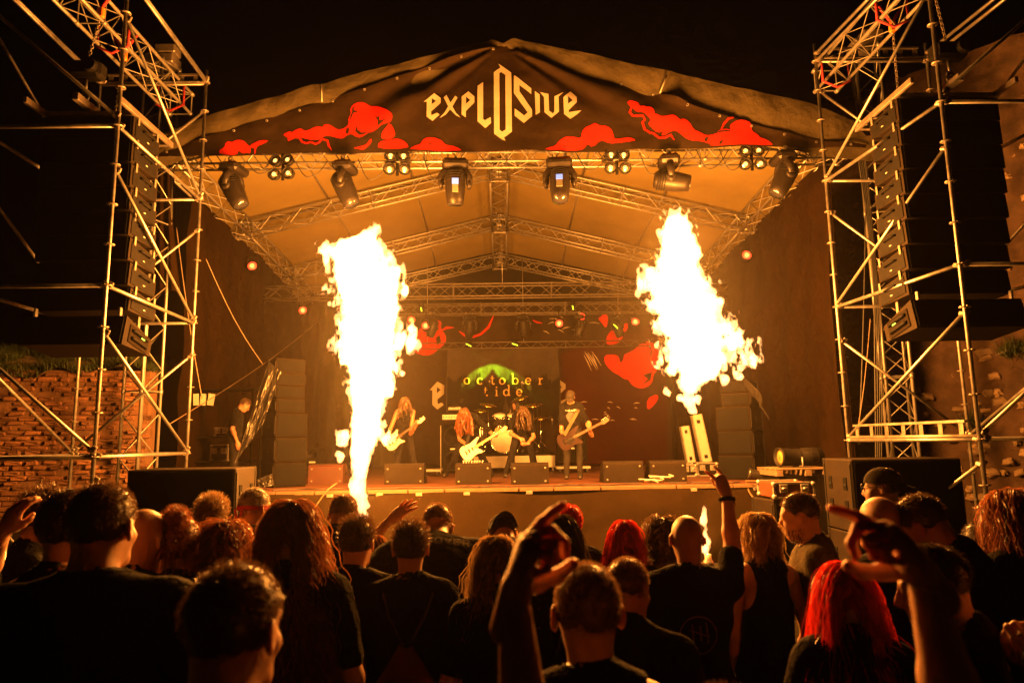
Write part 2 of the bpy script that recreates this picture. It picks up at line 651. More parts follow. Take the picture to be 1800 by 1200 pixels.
# ------------------------------------------------------------------ right rubble stone wall
def stone_wall():
    t = thing('stone_wall', 'tall rough rubble stone wall behind the right scaffold tower', 'wall', (8.4, 12, 0))
    A, B = Vector((6.35, 14.9, 0)), Vector((11.4, 9.2, 0))
    dx = (B - A); Lw = dx.length; dx.normalize()
    nr = Vector((dx.y, -dx.x, 0))
    H = 9.2
    xs = np.linspace(0, Lw, 130); zs = np.linspace(0, H, 140)
    X, Z = np.meshgrid(xs, zs, indexing='ij')
    D = .09 * fbm(X * 1.3, Z * 1.3, X * 0 + 2.2, 5, .6) + .04 * fbm(X * 6, Z * 6, X * 0 + 9, 3)
    V = np.stack([A.x + dx.x * X + nr.x * D, A.y + dx.y * X + nr.y * D, Z], 2).reshape(-1, 3) - np.array(t.location)
    i = np.arange(129)[:, None] * 140 + np.arange(139)[None]
    F = np.stack([i, i + 140, i + 141, i + 1], 2).reshape(-1, 4)
    wm = mat('crumbling rubble mortar', (.024, .014, .009), .95, 0, .5, 2.6, .9, 26, col2=(.075, .043, .026))
    add_mesh('mortar_face', np_mesh('mortar_face', V, F), wm, t)
    back = MB()
    c = (A + B) / 2 - nr * .75
    back.box((c.x, c.y, H / 2), (Lw, 1.0, H - .02), Matrix.Rotation(math.atan2(dx.y, dx.x), 3, 'Z'))
    back.build('wall_core', wm, t)
    sm = mat('pale rubble stone', (.17, .12, .075), .9, 0, .35, 8, .7, 40, rnd=.35)
    shapes = []
    for k in range(9):
        n1, n2 = 6, 9
        b = MB()
        sx, sz = random.uniform(.06, .17), random.uniform(.035, .09)
        prof = []
        ph = random.random() * 9
        def sp(u, v):
            th, fi = math.pi * v, 2 * math.pi * u
            r = 1 + .35 * fb1(math.cos(fi) * 1.3 + ph, math.sin(fi) * 1.3, math.cos(th) * 1.2)
            c_, s_ = math.cos(fi) * math.sin(th), math.sin(fi) * math.sin(th)
            q = lambda a: math.copysign(abs(a) ** .7, a)
            return (sx * r * q(c_), .07 * r * s_, sz * r * q(math.cos(th)))
        b.grid(sp, n2, n1, False)
        me = bpy.data.meshes.new('stone')
        me.from_pydata(b.v, [], b.f); me.materials.append(sm)
        shapes.append(me)
    rz = math.atan2(dx.y, dx.x)
    for k in range(290):
        x = random.uniform(.2, Lw - .1) ; z = .8 + 6.4 * random.random() ** 1.3
        p = A + dx * x + nr * (.02 + .05 * random.random())
        o = add_mesh('stone', random.choice(shapes), None, t)
        o.location = (p.x - t.location.x, p.y - t.location.y, z)
        o.rotation_euler = (0, random.uniform(-.3, .3), rz + random.uniform(-.15, .15))
        k_ = random.uniform(.6, 1.25)
        o.scale = (k_, 1, k_)
    # two dark weed tufts rooted in the joints
    for (px, py, n) in ((1765, 612, 420), (1672, 745, 300)):
        c = at(px, py, 11.3)
        x = ((c - A).to_2d()).dot(dx.to_2d())
        c = A + dx * x + nr * .05 + Vector((0, 0, c.z))
        pts = [(c.x + RNG.normal() * .13, c.y + RNG.normal() * .1, c.z + RNG.normal() * .07) for _ in range(n)]
        grass_patch('wall_weeds', 'dark weed tuft rooted in the stone wall', pts, .14, M['weed'], .008, 1.6)['group'] = 'weeds in the stone wall'


stone_wall()
# ------------------------------------------------------------------ stage platform
ZS = at(883, 857, 11.0).z            # stage floor level
YF, YB = 11.3, 20.3                  # front and back frame of the roof
XL, XR = at(290, 275, YF).x, at(1440, 265, YF).x


def stage():
    t = thing('stage', 'raised stage platform with dark cloth skirt and red brown plywood floor', 'stage', (0, 15.5, 0))
    x0, x1, y0, y1 = -5.3, 5.3, 11.0, 20.9
    n, k = 9, 8
    pan = []
    for i in range(n):
        for j in range(k):
            w, d = (x1 - x0) / n, (y1 - y0) / k
            b = MB()
            b.box((x0 + w * (i + .5), y0 + d * (j + .5), ZS - .02 + random.uniform(-.002, .002)), (w - .008, d - .008, .04), None, .003)
            b.build('deck_panel', M['ply'], t)
    b = MB(); b.box((0, (y0 + y1) / 2, ZS - .13), (x1 - x0 - .04, y1 - y0 - .04, .16)); b.build('sub_frame', M['blk_metal'], t)
    # plywood lip along the front, with gaps, resting on little blocks
    xx = x0
    while xx < x1:
        L_ = random.uniform(.5, 1.3)
        b = MB(); b.box((xx + L_ / 2, 10.97, ZS - .03), (min(L_, x1 - xx) - .02, .05, .055), None, .004)
        o = b.build('edge_strip', M['wood_edge'], t)
        if random.random() < .7:
            c = MB(); c.box((xx + L_ * .3, 10.955, ZS - .075), (.1, .045, .05), None, .004); c.build('clip', M['alu_dk'], t)
        xx += L_
    s = MB()
    def sk(u, v):
        x = x0 - .1 + (x1 - x0 + .2) * u
        f = .025 * math.sin(x * 5.1 + 2 * fb1(x * .7)) * v + .05 * fb1(x * 1.2, v * 2) + .03 * fb1(x * 3.1 + v * 1.5, v * 1.2)
        sag = .02 * math.sin(x * 2.2) + .04 * math.exp(-((x - .9) / 1.0) ** 2)
        return (x, 10.94 + f * (.3 + v), (ZS - .07 - sag) * (1 - v) + .01)
    s.grid(sk, 160, 16)
    s.build('skirt', M['skirt'], t)
    for sx in (x0 - .1, x1 + .1):
        s = MB()
        s.grid(lambda u, v: (sx + .03 * math.sin(u * 40), 10.94 + (y1 - 10.94) * u, (ZS - .07) * (1 - v) + .01), 40, 6)
        s.build('side_skirt', M['skirt'], t)
    return t


STAGE = stage()


# ------------------------------------------------------------------ lattice truss
def truss_parts(p0, p1, size, up=(0, 0, 1), seg=None, rc=.025, rl=.010, flat=False, size2=None):
    """two meshes: the chords, and the lacing between them"""
    p0, p1 = Vector(p0), Vector(p1)
    d = p1 - p0
    Ln = d.length
    d.normalize()
    up = Vector(up)
    s = d.cross(up).normalized()
    u = s.cross(d).normalized()
    h = size / 2
    h2 = (size2 or size) / 2
    cor = [u * h, -u * h] if flat else [s * h + u * h2, s * h - u * h2, -s * h - u * h2, -s * h + u * h2]
    ch, la = MB(), MB()
    for c in cor:
        ch.tube(p0 + c, p1 + c, rc, 8)
    nseg = seg or max(2, round(Ln / (size * 1.15)))
    faces = [(0, 1)] if flat else [(0, 1), (1, 2), (2, 3), (3, 0)]
    for fi, (a, b) in enumerate(faces):
        for k in range(nseg):
            q0, q1 = p0 + d * (Ln * k / nseg), p0 + d * (Ln * (k + 1) / nseg)
            if (k + fi) % 2 == 0:
                la.tube(q0 + cor[a], q1 + cor[b], rl, 5, caps=False)
            else:
                la.tube(q0 + cor[b], q1 + cor[a], rl, 5, caps=False)
    # end and joint frames
    for f in [0, 1] + [k / max(1, round(Ln / 2.5)) for k in range(1, max(1, round(Ln / 2.5)))]:
        q = p0 + d * (Ln * f)
        for (a, b) in faces:
            la.tube(q + cor[a], q + cor[b], rl * 1.3, 6, caps=False)
        for c in cor:
            la.tube(q + c - d * .045, q + c + d * .045, rc * 1.35, 8)
    return ch, la


def truss_of(parent, p0, p1, size, name='truss', m='alu', **k):
    ch, la = truss_parts(p0, p1, size, **k)
    o = ch.build(name, M[m], parent)
    la.build('lacing', M[m], o)['kind'] = 'stuff'
    return o


# ------------------------------------------------------------------ stage roof
def roof():
    t = thing('stage_roof', 'gabled stage roof, grey tarpaulin over a frame of aluminium trusses', 'stage roof', (0, 15.5, 0))
    Yr = [YF, 15.0, 18.2, 20.4]
    eL = [at(290, 268, YF), at(440, 405, 15.0), at(518, 483, 18.2), at(558, 532, 20.4)]
    rg = [None, at(864, 296, 15.0), at(866, 390, 18.2), at(868, 456, 20.4)]
    rg[0] = Vector((0, YF, rg[1].z + .15))
    eR = [Vector((XR, YF, at(1440, 258, YF).z))] + [Vector((XR, y, e.z)) for y, e in zip(Yr[1:], eL[1:])]
    for k in range(1, 4):
        eL[k].x = XL
    for k in range(4):
        rg[k].x = 0
    # frames across
    for k in range(4):
        for e in (eL, eR):
            truss_of(t, e[k], rg[k], .30, 'rafter_truss', rc=.022, rl=.009)
    # ridge and eaves along the depth
    for k in range(3):
        truss_of(t, rg[k] - Vector((0, 0, .12)), rg[k + 1] - Vector((0, 0, .12)), .40, 'ridge_truss', up=(1, 0, 0), rc=.024)
        truss_of(t, eL[k], eL[k + 1], .36, 'eave_truss', rc=.024)
        truss_of(t, eR[k], eR[k + 1], .36, 'eave_truss', rc=.024)
    # front cross truss with the lamps, rear legs, purlins
    zf = at(883, 276, YF - .1).z
    truss_of(t, (XL - .3, YF - .12, zf), (XR + .3, YF - .12, zf), .28, 'front_truss', rc=.022, seg=60)
    for e in (eL[3], eR[3]):
        truss_of(t, (e.x, e.y - .1, ZS), (e.x, e.y - .1, e.z), .30, 'rear_leg_truss', up=(0, 1, 0))
    for f in (.33, .66):
        for e in (eL, eR):
            b = MB()
            for k in range(3):
                b.tube(e[k].lerp(rg[k], f) + Vector((0, 0, .22)), e[k + 1].lerp(rg[k + 1], f) + Vector((0, 0, .22)), .02, 6)
            b.build('purlin', M['alu'], t)
    # canopy skin
    for side, e in ((-1, eL), (1, eR)):
        c = MB()
        def sk(u, v):
            f = v * 3
            k = min(2, int(f)); w = f - k
            a = e[k].lerp(e[k + 1], w) + Vector((side * .45, 0, -.10))
            b = rg[k].lerp(rg[k + 1], w)
            p = a.lerp(b, u) + Vector((0, 0, .27))
            p.z -= .07 * math.sin(math.pi * w) * math.sin(math.pi * min(1, u * 1.02)) + .012 * fb1(u * 9, v * 22)
            if v == 0: p.y -= .12
            return p
        c.grid(sk, 40, 60)
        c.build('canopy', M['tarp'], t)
    return t, eL, eR, rg


ROOF, EL, ER, RG = roof()


# ------------------------------------------------------------------ printed cloths
def px_curve(pts, Y):
    w = [at(x, y, Y) for x, y in pts]
    X = [p.x for p in w]; Z = [p.z for p in w]
    return lambda x: float(np.interp(x, X, Z))


def crop(x0, y0, s):
    return lambda pts: [(x0 + x / s, y0 + y / s) for x, y in pts]


def stroke(pts, w, closed=False):
    """ribbon outline of a polyline, w wide, tapering at the ends"""
    n = len(pts)
    Lp, Rp = [], []
    for i, (x, y) in enumerate(pts):
        a = pts[max(0, i - 1)]; b = pts[min(n - 1, i + 1)]
        dx, dy = b[0] - a[0], b[1] - a[1]
        l = math.hypot(dx, dy) or 1
        ww = (w[i] if isinstance(w, (list, tuple)) else w * (.35 if i in (0, n - 1) else 1)) / 2
        Lp.append((x - dy / l * ww, y + dx / l * ww)); Rp.append((x + dy / l * ww, y - dx / l * ww))
    return Lp + Rp[::-1]


def smooth_loop(pts, it=1):
    for _ in range(it):
        q = []
        for i in range(len(pts)):
            a, b = pts[i], pts[(i + 1) % len(pts)]
            q.append((a[0] * .75 + b[0] * .25, a[1] * .75 + b[1] * .25))
            q.append((a[0] * .25 + b[0] * .75, a[1] * .25 + b[1] * .75))
        pts = q
    return pts


def print_on(loops, Y, surf, off, name, mtl, parent, step=.12):
    """flat print: outlines in photo pixels, cut fine enough to follow the cloth"""
    bm = bmesh.new()
    for lp in loops:
        vs = [bm.verts.new((p.x, 0, p.z)) for p in (at(x, y, Y) for x, y in lp)]
        for i in range(len(vs)):
            bm.edges.new((vs[i], vs[(i + 1) % len(vs)]))
    bmesh.ops.triangle_fill(bm, edges=bm.edges[:], use_beauty=True, normal=(0, -1, 0))
    if not bm.faces:
        bm.free(); return None
    xs = [v.co.x for v in bm.verts]; zs = [v.co.z for v in bm.verts]
    x = math.ceil(min(xs) / step) * step
    while x < max(xs):
        bmesh.ops.bisect_plane(bm, geom=bm.verts[:] + bm.edges[:] + bm.faces[:], plane_co=(x, 0, 0), plane_no=(1, 0, 0)); x += step
    z = math.ceil(min(zs) / step) * step
    while z < max(zs):
        bmesh.ops.bisect_plane(bm, geom=bm.verts[:] + bm.edges[:] + bm.faces[:], plane_co=(0, 0, z), plane_no=(0, 0, 1)); z += step
    o3 = ORG[parent]
    for v in bm.verts:
        v.co.y = surf(v.co.x, v.co.z) - off
    for f in bm.faces:
        f.smooth = True
    for v in bm.verts:
        v.co -= o3
    me = bpy.data.meshes.new(name)
    bm.to_mesh(me); bm.free()
    return add_mesh(name, me, mtl, parent)


def front_banner():
    YB_ = 10.92
    t = thing('roof_banner', 'black festival banner with red clouds and cream lettering across the stage roof gable', 'banner', (0, YB_, 7))
    sil = [(262, 268), (300, 232), (365, 204), (455, 178), (550, 150), (563, 150), (640, 126), (655, 124), (760, 98), (865, 70), (884, 79), (902, 69), (960, 80), (1060, 101), (1160, 124), (1225, 136), (1290, 153), (1420, 180), (1500, 212), (1522, 240)]
    top = [(262, 274), (375, 236), (566, 179), (640, 156), (740, 122), (820, 96), (884, 81), (950, 98), (1040, 127), (1137, 157), (1160, 164), (1215, 188), (1280, 207), (1370, 231), (1450, 248), (1522, 256)]
    bot = [(262, 276), (330, 275), (420, 272), (560, 269), (700, 267), (884, 266), (1000, 268), (1120, 264), (1250, 259), (1360, 257), (1450, 259), (1522, 262)]
    zr, zt, zb = px_curve(sil, YB_), px_curve(top, YB_), px_curve(bot, YB_)
    x0, x1 = at(264, 270, YB_).x, at(1520, 250, YB_).x
    pk = at(884, 80, YB_)
    pin = at(1160, 164, YB_)

    def surf(x, z):
        dx, dz = x - pk.x, max(.02, pk.z - z)
        r = math.hypot(dx, dz); a = math.atan2(dx, dz)
        d = .075 * math.sin(a * 21 + .8 * fb1(r * .6, a * 2)) * min(1, r / .5) * math.exp(-(r / 3.0) ** 2) * max(0, min(1, (abs(a) - .75) / .45))
        d += .030 * fb1(x * .9, z * 1.5, 4) + .012 * math.sin(x * 7 + z * 2)
        # the loose pleat pulled from the right-hand tie
        q = max(0, x - pin.x)
        if q > 0:
            w = (z - (pin.z - .03 - .22 * q))
            d -= .17 * math.exp(-(w / (.10 + .10 * q)) ** 2) * min(1, q / .3) * math.exp(-q / 1.8)
        hem = max(0, 1 - (z - zb(x)) / .25)
        d -= .03 * hem * math.sin(x * 3.3)
        return YB_ + d
    c = MB()
    def f(u, v):
        x = x0 + (x1 - x0) * u
        z = zb(x) + (zt(x) - zb(x)) * v
        return (x, surf(x, z), z)
    c.grid(f, 320, 44)
    cl = c.build('banner_cloth', M['banner'], t)
    # roof tarpaulin edge above the banner
    s = MB()
    def g(u, v):
        x = x0 - .12 + (x1 - x0 + .25) * u
        za, zz = zt(x) - .25, zr(x)
        z = za + (zz - za) * v
        bulge = .07 * math.sin(math.pi * v) + .025 * fb1(x * 3.1, v * 2, 7) + .02 * math.sin(x * 9) * v
        return (x, YB_ + .06 - bulge * v * .5 - .07 * v, z + .015 * fb1(x * 2.2, 3.3) * v)
    s.grid(g, 260, 14)
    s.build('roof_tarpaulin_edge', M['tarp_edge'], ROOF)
    for (xa, ya, xb, yb) in ((565, 148, 566, 179), (1172, 132, 1160, 164)):
        b = MB(); b.tube(at(xa, ya, YB_ - .06), at(xb, yb, YB_ - .02), .010, 6); b.build('tie_cord', M['white_paint'], t)
    for k in range(22):
        ey = MB()
        x = x0 + (x1 - x0) * (k + .5) / 22
        z = zt(x) - .04
        ey.torus((x, surf(x, z) - .008, z), .018, .006, Matrix.Rotation(R(90), 3, 'X'), 10, 5)
        ey.build('eyelet', M['alu'], t)
    P = lambda loops, nm, m, off=.008: print_on(loops, YB_, surf, off, nm, M[m], cl)
    c1 = crop(740, 100, 6.207)
    word = [
        [[(145, 402), (215, 450), (215, 505), (110, 600), (113, 640), (175, 612), (203, 633), (125, 698), (62, 655), (65, 495), (32, 500), (75, 465)], [(118, 455), (165, 482), (118, 520)]],
        [[(248, 445), (278, 418), (322, 505), (375, 430), (400, 452), (345, 548), (380, 615), (435, 668), (385, 645), (318, 580), (270, 635), (203, 668), (255, 615), (298, 545)]],
        [[(518, 382), (583, 440), (583, 505), (490, 600), (490, 668), (445, 635), (445, 438)], [(492, 440), (538, 478), (492, 522)]],
        [[(678, 280), (678, 680), (697, 695), (760, 660), (765, 722), (703, 778), (617, 708), (617, 320)]],
        [[(842, 88), (870, 105), (985, 185), (992, 822), (905, 880), (923, 918), (890, 905), (798, 835), (795, 180), (868, 130)], [(875, 180), (920, 212), (925, 795), (885, 815), (857, 795), (855, 190)]],
        [[(1022, 213), (1203, 350), (1203, 410), (1073, 318), (1073, 385), (1210, 575), (1213, 650), (1122, 728), (1022, 650), (1022, 570), (1125, 645), (1165, 610), (1013, 408), (1013, 222)]],
        [[(1242, 378), (1295, 412), (1298, 605), (1252, 635)]],
        [[(1298, 388), (1390, 410), (1398, 590), (1440, 622), (1455, 600), (1455, 440), (1552, 400), (1500, 445), (1505, 605), (1422, 668), (1348, 605), (1342, 440)]],
        [[(1630, 383), (1698, 440), (1698, 505), (1610, 590), (1612, 612), (1750, 590), (1700, 635), (1628, 683), (1560, 630), (1552, 455)], [(1602, 440), (1655, 485), (1602, 522)]],
    ]
    for lp in word:
        P([c1(l) for l in lp], 'letter', 'print_tan')
    c2, c3, c4 = crop(370, 160, 5.4545), crop(690, 160, 4.0909), crop(1080, 160, 5.625)
    red = [
        c2([(85, 606), (82, 565), (130, 540), (140, 495), (170, 480), (205, 490), (240, 470), (290, 468), (330, 485), (352, 515), (385, 535), (378, 600), (340, 580), (310, 596), (255, 560), (248, 606)]),
        c2([(375, 522), (440, 490), (480, 475), (550, 472), (545, 490), (500, 512), (440, 535), (428, 600), (418, 600), (420, 545), (385, 545)]),
        c2([(690, 420), (720, 395), (760, 380), (775, 395), (800, 378), (830, 362), (870, 358), (895, 380), (950, 372), (985, 350), (1030, 335), (1070, 345), (1085, 320), (1120, 312), (1170, 335), (1210, 360), (1260, 358), (1310, 330), (1325, 300), (1318, 260), (1345, 215), (1340, 170), (1370, 130), (1430, 108), (1490, 118), (1530, 145), (1590, 140), (1640, 155), (1700, 190), (1740, 225), (1745, 260), (1725, 300), (1690, 310), (1650, 320), (1620, 345), (1580, 380), (1500, 410), (1440, 445), (1400, 440), (1350, 405), (1300, 420), (1265, 450), (1210, 440), (1150, 420), (1090, 420), (1060, 450), (1010, 470), (950, 465), (890, 450), (830, 435), (780, 445), (740, 440)]),
        c2([(1635, 450), (1640, 400), (1680, 350), (1720, 305), (1760, 370), (1770, 420), (1735, 452), (1690, 462)]),
        c2([(1605, 552), (1610, 485), (1700, 465), (1790, 450), (1850, 475), (1890, 510), (1900, 552)]),
        c2([(1360, 540), (1430, 530), (1500, 512), (1525, 465), (1550, 460), (1530, 510), (1470, 560), (1420, 552)]),
        c3([(120, 428), (150, 400), (205, 385), (215, 355), (250, 335), (300, 333), (350, 350), (382, 385), (430, 388), (475, 405), (505, 430)]),
        c3([(1085, 432), (1130, 410), (1170, 400), (1200, 360), (1240, 335), (1290, 335), (1355, 345), (1360, 300), (1385, 262), (1430, 245), (1455, 228), (1490, 250), (1540, 250), (1575, 275), (1590, 320), (1595, 345), (1650, 345), (1700, 335), (1755, 360), (1700, 370), (1640, 375), (1560, 375), (1500, 345), (1440, 405), (1400, 375), (1380, 415), (1330, 428)]),
        c4([(120, 125), (150, 105), (185, 108), (235, 122), (245, 160), (290, 152), (320, 165), (355, 160), (388, 195), (388, 235), (420, 240), (450, 262), (500, 262), (560, 247), (605, 260), (640, 300), (680, 285), (730, 310), (780, 390), (850, 415), (900, 445), (990, 435), (1040, 385), (1110, 380), (1150, 390), (1135, 345), (1200, 300), (1270, 292), (1350, 320), (1360, 400), (1420, 425), (1440, 460), (1500, 475), (1565, 520), (1560, 536), (1300, 536), (1060, 536), (950, 536), (950, 520), (880, 500), (720, 490), (660, 440), (600, 400), (540, 410), (500, 440), (460, 440), (490, 405), (420, 410), (380, 370), (330, 330), (360, 290), (320, 250), (280, 215), (220, 215), (180, 180), (150, 140)]),
    ]
    for lp in red:
        P([smooth_loop(lp, 1)], 'cloud_print', 'print_red')
    lines = [c2([(735, 425), (745, 468), (800, 440), (850, 445), (880, 490), (920, 503), (960, 490), (1010, 510), (1040, 490), (1065, 455), (1115, 465), (1130, 520), (1160, 565)]),
             c4([(128, 130), (168, 165), (150, 215), (180, 250), (280, 250), (300, 290), (275, 310), (300, 380), (350, 410), (390, 420), (440, 465), (500, 465), (555, 440), (590, 490)]),
             c4([(1050, 390), (1080, 330), (1120, 285), (1170, 275)])]
    for lp in lines:
        P([stroke(lp, 3.6)], 'cloud_line', 'print_red', .010)
    dark = [c2([(1395, 320), (1410, 370), (1450, 400), (1540, 400), (1430, 425), (1385, 385)]),
            c2([(1570, 235), (1600, 260), (1615, 240), (1625, 290), (1690, 270), (1640, 310), (1600, 345), (1605, 290)]),
            c2([(1400, 140), (1370, 180), (1420, 200), (1370, 210), (1350, 250), (1335, 290), (1338, 240), (1355, 200), (1356, 165)]),
            c2([(1300, 350), (1330, 355), (1320, 410), (1290, 400)]),
            c3([(255, 388), (275, 375), (282, 382), (268, 392)]), c3([(1215, 395), (1245, 400), (1245, 425), (1235, 408)]),
            c4([(885, 470), (930, 455), (920, 500), (890, 500)]), c4([(1040, 500), (1080, 475), (1060, 530), (1030, 525)]),
            c4([(985, 430), (1040, 398), (1110, 392), (1165, 405), (1050, 412)])]
    for lp in dark:
        P([lp], 'cloud_shade', 'banner', .012)


front_banner()


# ------------------------------------------------------------------ back cloth and the band's own banner
def backdrop():
    Y = 19.6
    t = thing('stage_backdrop', 'large black and red festival backdrop with red clouds hung across the stage rear', 'backdrop', (0.4, Y, ZS))
    x0, x1 = at(672, 700, Y).x, at(1178, 700, Y).x
    z0, z1 = ZS + .1, at(900, 535, Y).z
    surf = lambda x, z: Y + .03 * math.sin(x * 4.2 + .6 * math.sin(z)) + .03 * fb1(x * 1.1, z * .7)
    m = MB()
    m.grid(lambda u, v: (x0 + (x1 - x0) * u, surf(x0 + (x1 - x0) * u, z0 + (z1 - z0) * v), z0 + (z1 - z0) * v), 90, 40)
    cl = m.build('backdrop_cloth', M['banner'], t)
    P = lambda loops, nm, m, off=.012, st=.2: print_on(loops, Y, surf, off, nm, M[m], cl, st)
    c8, c7 = crop(1040, 540, 7.5), crop(690, 480, 3.673)
    M['print_dkred'] = cloth_mat('dark red banner print', (.020, .003, .002), 500, 0, .8, .2, bump=.2)
    P([[(985, 620), (1170, 560), (1174, 815), (1020, 815), (985, 700)]], 'red_field', 'print_dkred', .006)
    for lp in [c8([(170, 630), (165, 720), (220, 800), (290, 860), (360, 890), (430, 945), (485, 945), (520, 1010), (590, 1060), (680, 1070), (760, 1030), (800, 970), (810, 890), (860, 830), (890, 700), (880, 580), (840, 500), (780, 460), (700, 445), (720, 480), (640, 480), (600, 520), (560, 560), (480, 600), (430, 620), (420, 690), (380, 740), (360, 640), (280, 620)]),
               c8([(190, 430), (200, 380), (260, 300), (330, 270), (400, 240), (480, 190), (480, 290), (420, 330), (415, 400), (340, 480), (200, 500)]),
               c8([(75, 150), (130, 120), (155, 75), (215, 110), (215, 190), (190, 280), (140, 220)]),
               c7([(160, 370), (200, 340), (270, 300), (320, 310), (310, 360), (345, 400), (345, 450), (300, 490), (250, 530), (180, 530), (90, 480), (70, 440), (150, 430)]),
               c7([(1640, 990 - 180), (1700, 780), (1720, 800), (1690, 850), (1640, 890)])]:
        P([smooth_loop(lp)], 'cloud_print', 'print_red')
    for lp in [c8([(670, 895), (790, 855), (770, 960), (640, 1035), (735, 945)]), c8([(700, 470), (770, 560), (760, 700), (790, 600), (780, 540)]), c7([(280, 420), (305, 400), (315, 440), (290, 470)])]:
        P([lp], 'cloud_shade', 'banner', .02)
    for lp, w in [([(430, 375), (470, 405), (520, 412), (570, 395), (620, 350), (655, 270)], 15), ([(315, 372), (350, 352), (395, 352)], 18), ([(905, 305), (930, 318), (965, 325)], 14)]:
        P([stroke(c7(lp), w / 3.673)], 'cloud_line', 'print_red', .016)
    rs = random.Random(3)
    for k in range(34):           # the spray of sparks
        if k < 10:
            a = (rs.uniform(910, 1300), rs.uniform(270, 380)); d = rs.choice([(40, 18), (55, -14), (70, 6)])
        elif k < 16:
            a = (rs.uniform(1220, 1290), rs.uniform(490, 530)); d = (rs.uniform(30, 70), rs.uniform(70, 120))
        else:
            a = (rs.uniform(1150, 1560), rs.uniform(830, 960)); d = (rs.uniform(18, 45), rs.uniform(-12, 14))
        s_ = [a, (a[0] + d[0] * .5, a[1] + d[1] * .5 - 5), (a[0] + d[0], a[1] + d[1])]
        P([stroke(c7(s_), 1.5)], 'spark_line', 'print_tan', .016)
    P([c7([(290, 700), (335, 725), (333, 780), (290, 815), (293, 845), (320, 835), (332, 850), (290, 880), (258, 850), (258, 755), (240, 755)]), c7([(287, 735), (312, 752), (287, 775)])], 'letter', 'print_tan')
    P([c7([(1070, 683), (1117, 715), (1117, 745), (1075, 785), (1075, 755), (1093, 735), (1070, 710)])], 'letter', 'print_tan')
    P([c7([(1075, 830), (1145, 797), (1075, 862)])], 'letter', 'print_tan')
    # black masking cloth either side and behind
    for nm, xa, xb in (('left', -6.0, x0 + .2), ('right', x1 - .2, 6.0)):
        q = MB()
        q.grid(lambda u, v: (xa + (xb - xa) * u, 20.0 + .05 * math.sin(u * 40 + .8 * math.sin(v * 5)) + .04 * fb1(u * 6, v * 2), ZS + .02 + 5.1 * v), 60, 14)
        o = q.build('rear_curtain', M['curtain'], None, origin=None)
        tag(o, f'black cloth masking the {nm} side of the stage rear', 'curtain', 'black masking cloths')


backdrop()


def ring(cx, cy, rx, ry, a0=0, a1=360, n=14):
    return [(cx + rx * math.cos(R(a0 + (a1 - a0) * i / n)), cy - ry * math.sin(R(a0 + (a1 - a0) * i / n))) for i in range(n + 1)]


